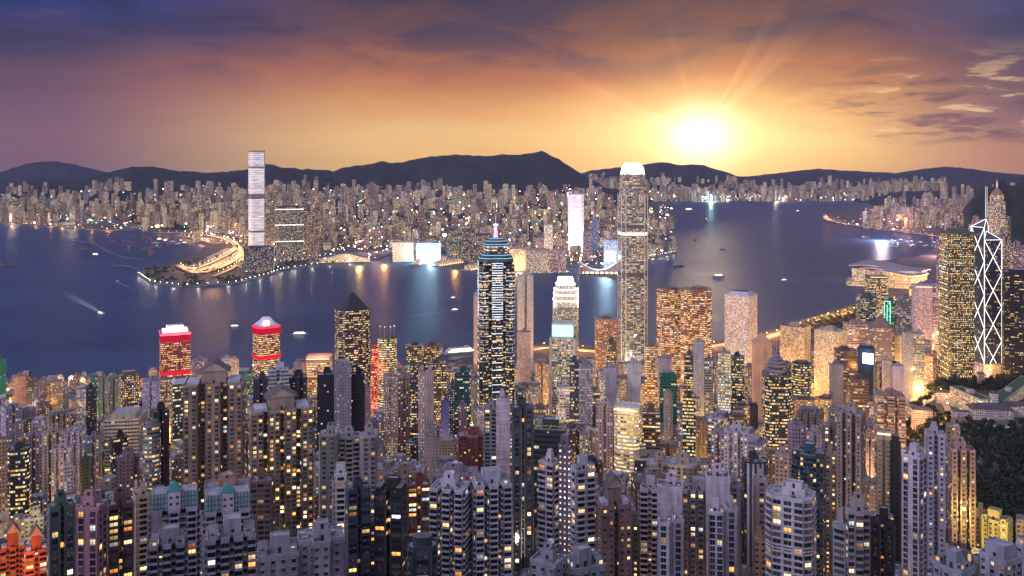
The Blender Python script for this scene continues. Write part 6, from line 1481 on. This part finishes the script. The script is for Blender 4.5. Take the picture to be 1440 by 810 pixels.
while nb_ < 64:
    px, py = rb.uniform(150, 262), rb.uniform(332, 362)
    if py < 328 + 0*px or py > 331 + (px-120)*.34 or py > 362 or near_road(px, py, 12) or (px > 215 and py > 352 - (px-215)*.1): continue
    x, y = ground(px, py); 
    if not grid_free(x, y, 14): continue
    kd = 'barge' if px < 218 else rb.choice(('barge', 'yacht')); boat((x, y), 0, rb.uniform(26, 44), kd, rb.choice((8, 12, 100, 190)) + rb.uniform(-8, 8), 'dark derrick barge moored inside the boat shelter' if kd == 'barge' else 'pale small craft moored inside the boat shelter', 'barge' if kd == 'barge' else 'boat', tint=rb.choice(((.10, .06, .06), (.16, .07, .06), (.08, .08, .10))) if kd == 'barge' else (.5, .5, .5), group='barges in the boat shelter' if kd == 'barge' else 'small craft in the boat shelter'); nb_ += 1
nb_ = 0
for _ in range(400):
    px, py = rb.uniform(1252, 1318), rb.uniform(337, 349)
    if py < 330 + (px-1250)*.12 + 3: continue
    x, y = ground(px, py)
    if not grid_free(x, y, 14): continue
    boat((x, y), 0, rb.uniform(16, 30), 'yacht', rb.uniform(0, 180), 'white yacht moored in the eastern basin behind the winged hall', 'yacht', tint=(.6, .6, .6), group='yachts in the eastern basin'); nb_ += 1
    if nb_ > 24: break
m, t = new_mat('foam'); g = t.n('ShaderNodeNewGeometry').outputs['Position']; uv = t.n('ShaderNodeUVMap'); uv.uv_map = 'uv'; u, v, _ = t.sep(uv.outputs[0])
fk = t.m('MULTIPLY', t.maprange(t.noise(g, .12, 5, .7), .35, .7), t.m('MULTIPLY', t.maprange(u, 1, .05), t.maprange(t.m('ABSOLUTE', v), 1, .3)))
b = out_bsdf(m, t, (.62, .64, .72), .7); tr = t.n('ShaderNodeBsdfTransparent'); mx = t.n('ShaderNodeMixShader'); t.put(mx.inputs[0], t.m('MULTIPLY', fk, .95)); t.t.links.new(tr.outputs[0], mx.inputs[1]); t.t.links.new(b.outputs[0], mx.inputs[2])
t.t.links.new(mx.outputs[0], [n_ for n_ in m.node_tree.nodes if n_.type == 'OUTPUT_MATERIAL'][0].inputs[0])
for (a, b_, w0) in (((146, 442), (85, 408), 26), ((166, 397), (188, 407), 8), ((346, 458), (302, 460), 10), ((436, 469), (392, 473), 12), ((641, 419), (528, 424), 9), ((643, 436), (545, 449), 16), ((1004, 388), (985, 389), 8), ((960, 374), (990, 369), 10)):
    (x0, y0), (x1, y1) = ground(*a), ground(*b_); mb = MB(); n = 12; d = Vector((x1-x0, y1-y0)); nn = Vector((-d.y, d.x)).normalized()
    for i in range(n):
        u0, u1 = i/n, (i+1)/n
        for s_ in (0, 1):
            P_ = lambda u_, v_: (x0 + d.x*u_ + nn.x*v_*w0*(.25+u_), y0 + d.y*u_ + nn.y*v_*w0*(.25+u_), .12)
            v0, v1 = (-1, 0) if s_ == 0 else (0, 1)
            q = [P_(u0, v0), P_(u1, v0), P_(u1, v1), P_(u0, v1)]; mb.poly(q, 'foam', uvs=[(u0, v0), (u1, v0), (u1, v1), (u0, v1)])
    tag(mb.build('wake_foam'), kind='stuff')

# ------------------------------------------------------------------ the hillside park with its low buildings
m, t = new_mat('leaf'); g = t.n('ShaderNodeNewGeometry').outputs['Position']
out_bsdf(m, t, t.mix(1.0, attr(t, 'tint'), t.ramp(t.noise(g, .5, 3, .6), [(.3, (.6, .6, .6)), (.7, (1.3, 1.3, 1.2))]), 'MULTIPLY'), .8, spec=.2)
simple('bark', .95, 0, .1, False)
rt_ = random.Random(77)
def crown_faces(mb, cx, cy, cz, rx, rz_, n, s_, base):
    lob = [(rt_.uniform(-.5, .5), rt_.uniform(-.5, .5), rt_.uniform(-.35, .5), rt_.uniform(.4, .7)) for _ in range(5)]
    for _ in range(n):
        l_ = rt_.choice(lob); th, ph = rt_.uniform(0, 6.28), math.acos(rt_.uniform(-.7, 1)); r_ = l_[3]*rt_.uniform(.75, 1.05)
        d = Vector((math.cos(th)*math.sin(ph), math.sin(th)*math.sin(ph), math.cos(ph))); p = Vector((cx + (l_[0] + d.x*r_)*rx, cy + (l_[1] + d.y*r_)*rx, cz + (l_[2] + d.z*r_)*rz_))
        nrm = (d + Vector((rt_.uniform(-.6, .6), rt_.uniform(-.6, .6), rt_.uniform(-.3, .6)))).normalized(); e = nrm.orthogonal().normalized(); f_ = nrm.cross(e); k = s_*rt_.uniform(.6, 1.3); k2 = k*rt_.uniform(.5, .9)
        c = rt_.uniform(.7, 1.35); mb.poly([tuple(p + e*k), tuple(p + f_*k2), tuple(p - e*k), tuple(p - f_*k2)], 'leaf', (base[0]*c, base[1]*c, base[2]*c))
TREEM = []
for v_ in range(5):
    tk = MB(); h = rt_.uniform(9, 14); tk.tube((0, 0, -1), (.3, .1, h*.45), .45, 'bark', (.07, .05, .04), 6, .28)
    for _ in range(4): a = rt_.uniform(0, 6.28); tk.tube((.2, .1, h*.35), (math.cos(a)*2.2, math.sin(a)*2.2, h*.68), .2, 'bark', (.07, .05, .04), 4, .07)
    cr = MB(); crown_faces(cr, 0, 0, h*.66, rt_.uniform(4.2, 6), h*.36, 340, .95, rt_.choice(((.020, .034, .015), (.026, .040, .018), (.018, .030, .018)))); TREEM.append((tk.mesh('trunk'), cr.mesh('crown')))
HOUSES = []
def seat(px, py, dz=0):
    return terr_path([(px, py)], dz)[0]
# white mansion with a square tower
x, Y, z = seat(1402, 592); rt = empty('mansion', (x, Y+18, z), -math.atan2(x, Y) + R(18)); tag(rt, 'white colonial mansion with a square tower in the dark park', 'mansion'); HOUSES.append((x, Y+18, 52))
seg(rt, 'main_wing', p_rect(52, 24), -4, 13, 'f_grid', (.56, .50, .50), (.3, .16, .9)); seg(rt, 'hipped_roof', p_rect(55, 27), 13, 18, 'roofing', (.07, .06, .075), plan2=p_rect(38, 6))
o = seg(rt, 'east_wing', p_rect(34, 18), -4, 15, 'f_grid', (.58, .54, .5), (.6, .2, .9)); o.location = (34, 16, 0); o = seg(rt, 'east_roof', p_rect(37, 21), 15, 18.5, 'roofing', (.08, .07, .08), plan2=p_rect(24, 5)); o.location = (34, 16, 0)
o = seg(rt, 'tower', p_rect(9, 9), -4, 29, 'f_grid', (.58, .54, .54), (.2, .1, .9)); o.location = (10, 15, 0); o = seg(rt, 'tower_cap', p_rect(10.4, 10.4), 29, 32, 'roofing', (.10, .08, .09), plan2=p_rect(2, 2)); o.location = (10, 15, 0)
o = seg(rt, 'west_annex', p_rect(22, 14), -4, 7, 'f_grid', (.5, .45, .46), (.8, .2, .9), capmat='roofing', captint=(.09, .08, .09)); o.location = (-38, -2, 0)
# government offices with planted roofs
for (pa, pb, lab, h) in (((1349, 572), (1392, 588), 'long pale office block with a planted roof, western wing', 26), ((1394, 584), (1450, 556), 'long pale office block with a planted roof, eastern wing', 26), ((1276, 590), (1337, 572), 'long low block with ribbon windows above the bending road', 20)):
    a, b = seat(pa[0], pa[1]), seat(pb[0], pb[1]); L = math.hypot(b[0]-a[0], b[1]-a[1]); rt = empty('office_block', ((a[0]+b[0])/2, (a[1]+b[1])/2 + 10, min(a[2], b[2])), math.atan2(b[1]-a[1], b[0]-a[0])); tag(rt, lab, 'office block'); HOUSES.append(((a[0]+b[0])/2, (a[1]+b[1])/2+10, L*.5))
    seg(rt, 'wall', p_rect(L, 18), -8, h, 'f_ribbon', (.42, .42, .36), (rnd.random(), .75, .8)); roof_mesh(p_rect(L, 18), h, (.4, .4, .36), (.035, .085, .03) if h > 22 else (.2, .19, .2)).build('roof', rt); seg(rt, 'lift_house', p_rect(9, 8), h, h+5, 'plain', (.42, .36, .34))
    for k in range(int(L/7)): m2 = MB(); m2.box(-L/2+k*7+2, -L/2+k*7+2.8, -9.6, -9.02, -6, h, 'plain', (.45, .44, .38)); m2.build('pilaster', rt)
for (px, py, w_, d_, h, tint, lit, lab) in ((1330, 566, 16, 14, 14, (.5, .48, .5), .2, 'white lodge on the roof line of the long low block'), (1383, 547, 10, 10, 24, (.4, .3, .26), .15, 'small brick bell tower between the planted roofs'), (1425, 528, 60, 30, 16, (.5, .40, .34), .5, 'columned courthouse lit orange below the braced tower'), (1355, 600, 14, 10, 7, (.5, .45, .4), .3, 'tiny lit pavilion among the park trees'), (1412, 606, 20, 12, 8, (.3, .4, .25), .4, 'greenhouse glowing faintly below the white mansion'), (1300, 600, 24, 16, 22, (.42, .38, .4), .3, 'pale villa block at the western edge of the park')):
    x, Y, z = seat(px, py); rt = empty('park_building', (x, Y+8, z), -math.atan2(x, Y) + R(12)); tag(rt, lab, 'building'); HOUSES.append((x, Y+8, w_*.8))
    seg(rt, 'wall', p_rect(w_, d_), -6, h, 'f_grid', tint, (rnd.random(), lit, .9)); seg(rt, 'roof', p_rect(w_+1.5, d_+1.5), h, h+3, 'roofing', (.11, .09, .09), plan2=p_rect(w_*.6, d_*.2))
def park_ok(x, Y, r_=6):
    if not free(x, Y, r_): return False
    return all((x-a)**2 + ((Y-b)*1.0)**2 > (c*.9+r_)**2 for a, b, c in HOUSES)
RD = [q for o in bpy.data.objects if o.name.startswith(('city_road', 'park_road')) for q in [tuple(v_.co[:2]) for v_ in o.data.vertices][::4]]
wood = MB(); n_t = 0; n_m = 0
for _ in range(9000):
    Y = 620 + (1640-620) * rt_.random()**.8; px = rt_.uniform(1262, 1520); x = gx(px, Y)
    if Y < 760 and px < 1385: continue
    if not park_ok(x, Y, 4) or any((x-a)**2 + (Y-b)**2 < 196 for a, b in RD): continue
    z = hk_z(x, Y)
    if not grid_free(x, Y, 5.2 if Y < 1300 else 6): continue
    show = (1262 < px < 1450)
    if n_t < 230 and show and rt_.random() < .5 and Y > 1000:
        r_ = empty('tree', (x, Y, z), rt_.uniform(0, 6.28)); s_ = rt_.uniform(.75, 1.25); r_.scale = (s_, s_, s_*rt_.uniform(.85, 1.15)); n_t += 1
        for nm, me in zip(('trunk', 'crown'), rt_.choice(TREEM)): o = bpy.data.objects.new(nm, me); COL.objects.link(o); o.parent = r_
        tag(r_, 'dark broadleaf tree in the park around the white mansion', 'tree', 'trees of the park')
    elif n_m < 1500:
        crown_faces(wood, x, Y, z + 7, rt_.uniform(4.5, 6.5), rt_.uniform(3.8, 5.2), 130, 1.35, rt_.choice(((.017, .028, .014), (.022, .034, .017), (.014, .022, .014)))); n_m += 1
tag(wood.build('woodland'), kind='stuff')
# trees of the western park on the far tip and the near waterfront garden
far_w = MB()
for _ in range(1500):
    px, py = rt_.uniform(196, 470), rt_.uniform(352, 404)
    if not in_poly(px, py, KP) or near_road(px, py, 7) or not in_poly(px, py+2.5, KP): continue
    x, Y = ground(px, py, 3)
    if not free(x, Y, 3) or noise.noise(Vector((x/90, Y/90, 1))) < -.05: continue
    crown_faces(far_w, x, Y, 8, 6.5, 5, 26, 2.6, (.04, .06, .03))
for _ in range(500):
    px, py = rt_.uniform(1130, 1225), rt_.uniform(428, 470)
    if py < 459 - (px-1100)*.27 + 3: continue
    x, Y = ground(px, py, 3)
    if free(x, Y, 4): crown_faces(far_w, x, Y, 8, 5, 4.5, 50, 1.5, (.045, .07, .03))
tag(far_w.build('park_shrubbery'), kind='stuff')
for (px, py, P) in ((225, 392, 30000), (262, 396, 26000), (300, 394, 20000), (340, 392, 20000), (410, 376, 26000), (440, 368, 40000), (1150, 450, 20000), (1180, 440, 26000), (1205, 433, 20000), (470, 362, 60000), (510, 356, 60000), (545, 352, 60000)):
    x, Y = ground(px, py, 3); light(x, Y, 16, P, WHT if px < 1000 else GLD, 2)
# second red band on the two red topped towers, four masts on the rounded yellow one
for sub, py, Y in (('western red banded', 524, 1620), ('eastern red banded', 503, 1600)):
    o = [q for q in bpy.data.objects if q.get('label', '').startswith(sub)][0]; wv = [c for c in o.children if c.name.startswith('wall')][0].data; xs = [v_.co.x for v_ in wv.vertices]; ys = [v_.co.y for v_ in wv.vertices]
    mb = MB(); mb.prism(p_rect((max(xs)-min(xs))*1.015, (max(ys)-min(ys))*1.015), gz(py, Y-20)-o.location.z-3.5, gz(py, Y-20)-o.location.z+3.5, 'glow', (1, .02, .05, .75), bottom=True); mb.build('red_light_band', o)
    m2 = MB(); zt = max(v_.co.z for v_ in wv.vertices); m2.prism(p_rect((max(xs)-min(xs))*1.012, (max(ys)-min(ys))*1.012), zt-13, zt-1.5, 'glow', (1, .02, .06, .45), bottom=True); m2.build('red_light_belt', o)
o = [q for q in bpy.data.objects if q.get('label', '').startswith('yellow lit rounded')][0]; zt = gz(476, 1420) - o.location.z
for (ax_, ay_) in ((-11, -6), (-4, -12), (5, -12), (11, -5)): antenna(o, ax_, ay_, zt, 20, .35, (1, .9, .85, 2), 'mast')
o = [q for q in bpy.data.objects if q.get('label', '').startswith('dark blue tower with a square')][0]; mb = MB(); mb.box(-2, 13, -17.5, -14.5, gz(508, 1380)-o.location.z, gz(494, 1380)-o.location.z, 'glow', (.65, .85, 1, 5)); mb.build('light_panel', o)
o = [q for q in bpy.data.objects if q.get('label', '').startswith('tower outlined')][0]; wv = [c for c in o.children if c.name.startswith('wall')][0].data; zt = max(v_.co.z for v_ in wv.vertices); xs = [v_.co.x for v_ in wv.vertices]; ys = [v_.co.y for v_ in wv.vertices]; x0, x1, y0 = min(xs)-.5, max(xs)+.5, min(ys)-.5
mb = MB()
for (xa, za, xb, zb_) in ((x0, 20, x0, zt), (x0, zt, 0, zt), (0, zt, 0, zt-60), (x0, zt-60, 0, zt-60), (0, zt-60, x1, zt-90), (x1, zt-90, x1, 10), (x0*.5, zt-8, x0*.5, zt-50)): mb.tube((xa, y0, za), (xb, y0, zb_), .7, 'glow', (.15, 1, .6, 2.6), 4)
mb.build('neon_tube', o)

# ------------------------------------------------------------------ labels of the towers placed by rule
LM = [(15, 640, 770, 'the black office tower with broken yellow rows'), (245, 500, 1620, 'the western red topped tower'), (375, 500, 1600, 'the eastern red topped tower'), (302, 640, 646, 'the western gabled tan tower'), (395, 660, 630, 'the eastern gabled tan tower'), (495, 500, 1480, 'the pyramid roofed black tower'), (545, 520, 1420, 'the yellow rounded tower'),
      (596, 500, 1560, 'the dark olive office slab'), (697, 470, 1180, 'the neon banded skyscraper'), (795, 480, 1640, 'the white crowned skyscraper'), (889, 450, 1790, 'the tallest skyscraper'), (962, 480, 1650, 'the twin brown towers'), (1042, 470, 1620, 'the white perforated tower'), (1092, 560, 1020, 'the dome topped office tower'),
      (1168, 520, 1520, 'the taller waffle block'), (1232, 470, 1950, 'the gold banded waterfront tower'), (1346, 450, 1640, 'the gold gridded tower'), (1112, 740, 420, 'the battlemented white tower'), (1300, 700, 500, 'the tall white tower'), (662, 720, 465, 'the white balcony pair'), (970, 730, 480, 'the white estate'), (884, 610, 860, 'the golden floodlit block'),
      (212, 640, 700, 'the curved balcony tower'), (178, 610, 900, 'the flat roofed cream block'), (707, 630, 700, 'the blank white fin'), (664, 640, 800, 'the brick red tower'), (128, 750, 405, 'the pink and green estate'), (1196, 660, 720, 'the tall taupe tower'), (1250, 580, 950, 'the zigzag balcony block'), (940, 570, 1060, 'the green netted block'),
      (361, 300, 3750, 'the tall pale skyscraper across the water'), (407, 330, 3950, 'the wide slab with three light lines'), (810, 310, 4300, 'the glowing white skyscraper'), (602, 345, 3960, 'the bright white screens'), (485, 350, 3950, 'the humped station'), (842, 370, 3500, 'the harbour theatre'), (200, 345, 4500, 'the boat shelter'), (1253, 375, 3000, 'the winged hall'), (1402, 320, 3000, 'the needle topped tower'), (1290, 340, 4600, 'the eastern yacht basin'), (60, 310, 6200, 'the container quay'), (730, 320, 4800, 'the central far city knolls')]
LM = LM[:-1]
ROOFW = {'tank': 'with a round tank', 'terrace': 'with roof terraces', 'dish': 'with a roof dish', 'std': '', 'blockcrown': 'with a flat plant room', 'far': '', 'east': ''}
ORD = ['first', 'second', 'third', 'fourth', 'fifth', 'sixth', 'seventh', 'eighth', 'ninth', 'tenth', 'eleventh', 'twelfth', 'thirteenth', 'fourteenth']
groups = {}
for (rt, h, cn_, lit, px, py, Y, extra) in AUTO:
    far = Y > 2300; parts_ = extra.split('|')
    best = min((l for l in LM if (l[2] > 2300) == far), key=lambda l: math.hypot((px - l[0]), (Y - l[2]) / (25 if not far else 60)))
    dxp = px - best[0]; dY = Y - best[2]
    if abs(dxp) < 14: rel = 'behind' if dY > 0 else 'in front of'
    else: rel = ('east of' if dxp > 0 else 'west of')
    if not far:
        kind = parts_[2]; desc = f"{cn_} {parts_[0]} {kind}".replace('  ', ' '); rw = ROOFW.get(parts_[1], ''); litw = 'brightly lit ' if lit >= .5 else ''
        base = f"{litw}{desc} {rw} {rel} {best[3]}".replace('  ', ' ')
    else:
        size = 'very tall' if h > 140 else 'tall' if h > 95 else 'mid height' if h > 60 else 'low'; base = f"{size} {cn_} tower {rel} {best[3]}"
    groups.setdefault(base, []).append((px, rt, far))
for base, mem in groups.items():
    mem.sort(key=lambda m_: m_[0])
    for i, (px, rt, far) in enumerate(mem):
        if len(mem) == 1: lab = base
        elif i == 0: lab = 'westernmost ' + base
        elif i == len(mem) - 1: lab = 'easternmost ' + base
        else: lab = f"{base}, {ORD[min(i, 13)]} from the west"
        if len(lab.split()) > 16:
            for q in ROOFW.values():
                if q: lab = lab.replace(' ' + q, '')
        if len(lab.split()) > 16: lab = lab.replace(' across the water', '').replace(' from the west', '').replace('with a flat plant room ', '').replace('with roof terraces ', '')
        tag(rt, lab, 'tower' if far else None, 'towers of the far city' if far else 'towers of the near city')
for o in bpy.data.objects:
    if o.parent is None and o.get('category') in ('residential tower', 'office tower', 'apartment block') and not o.get('group'): o['group'] = 'towers of the near city'
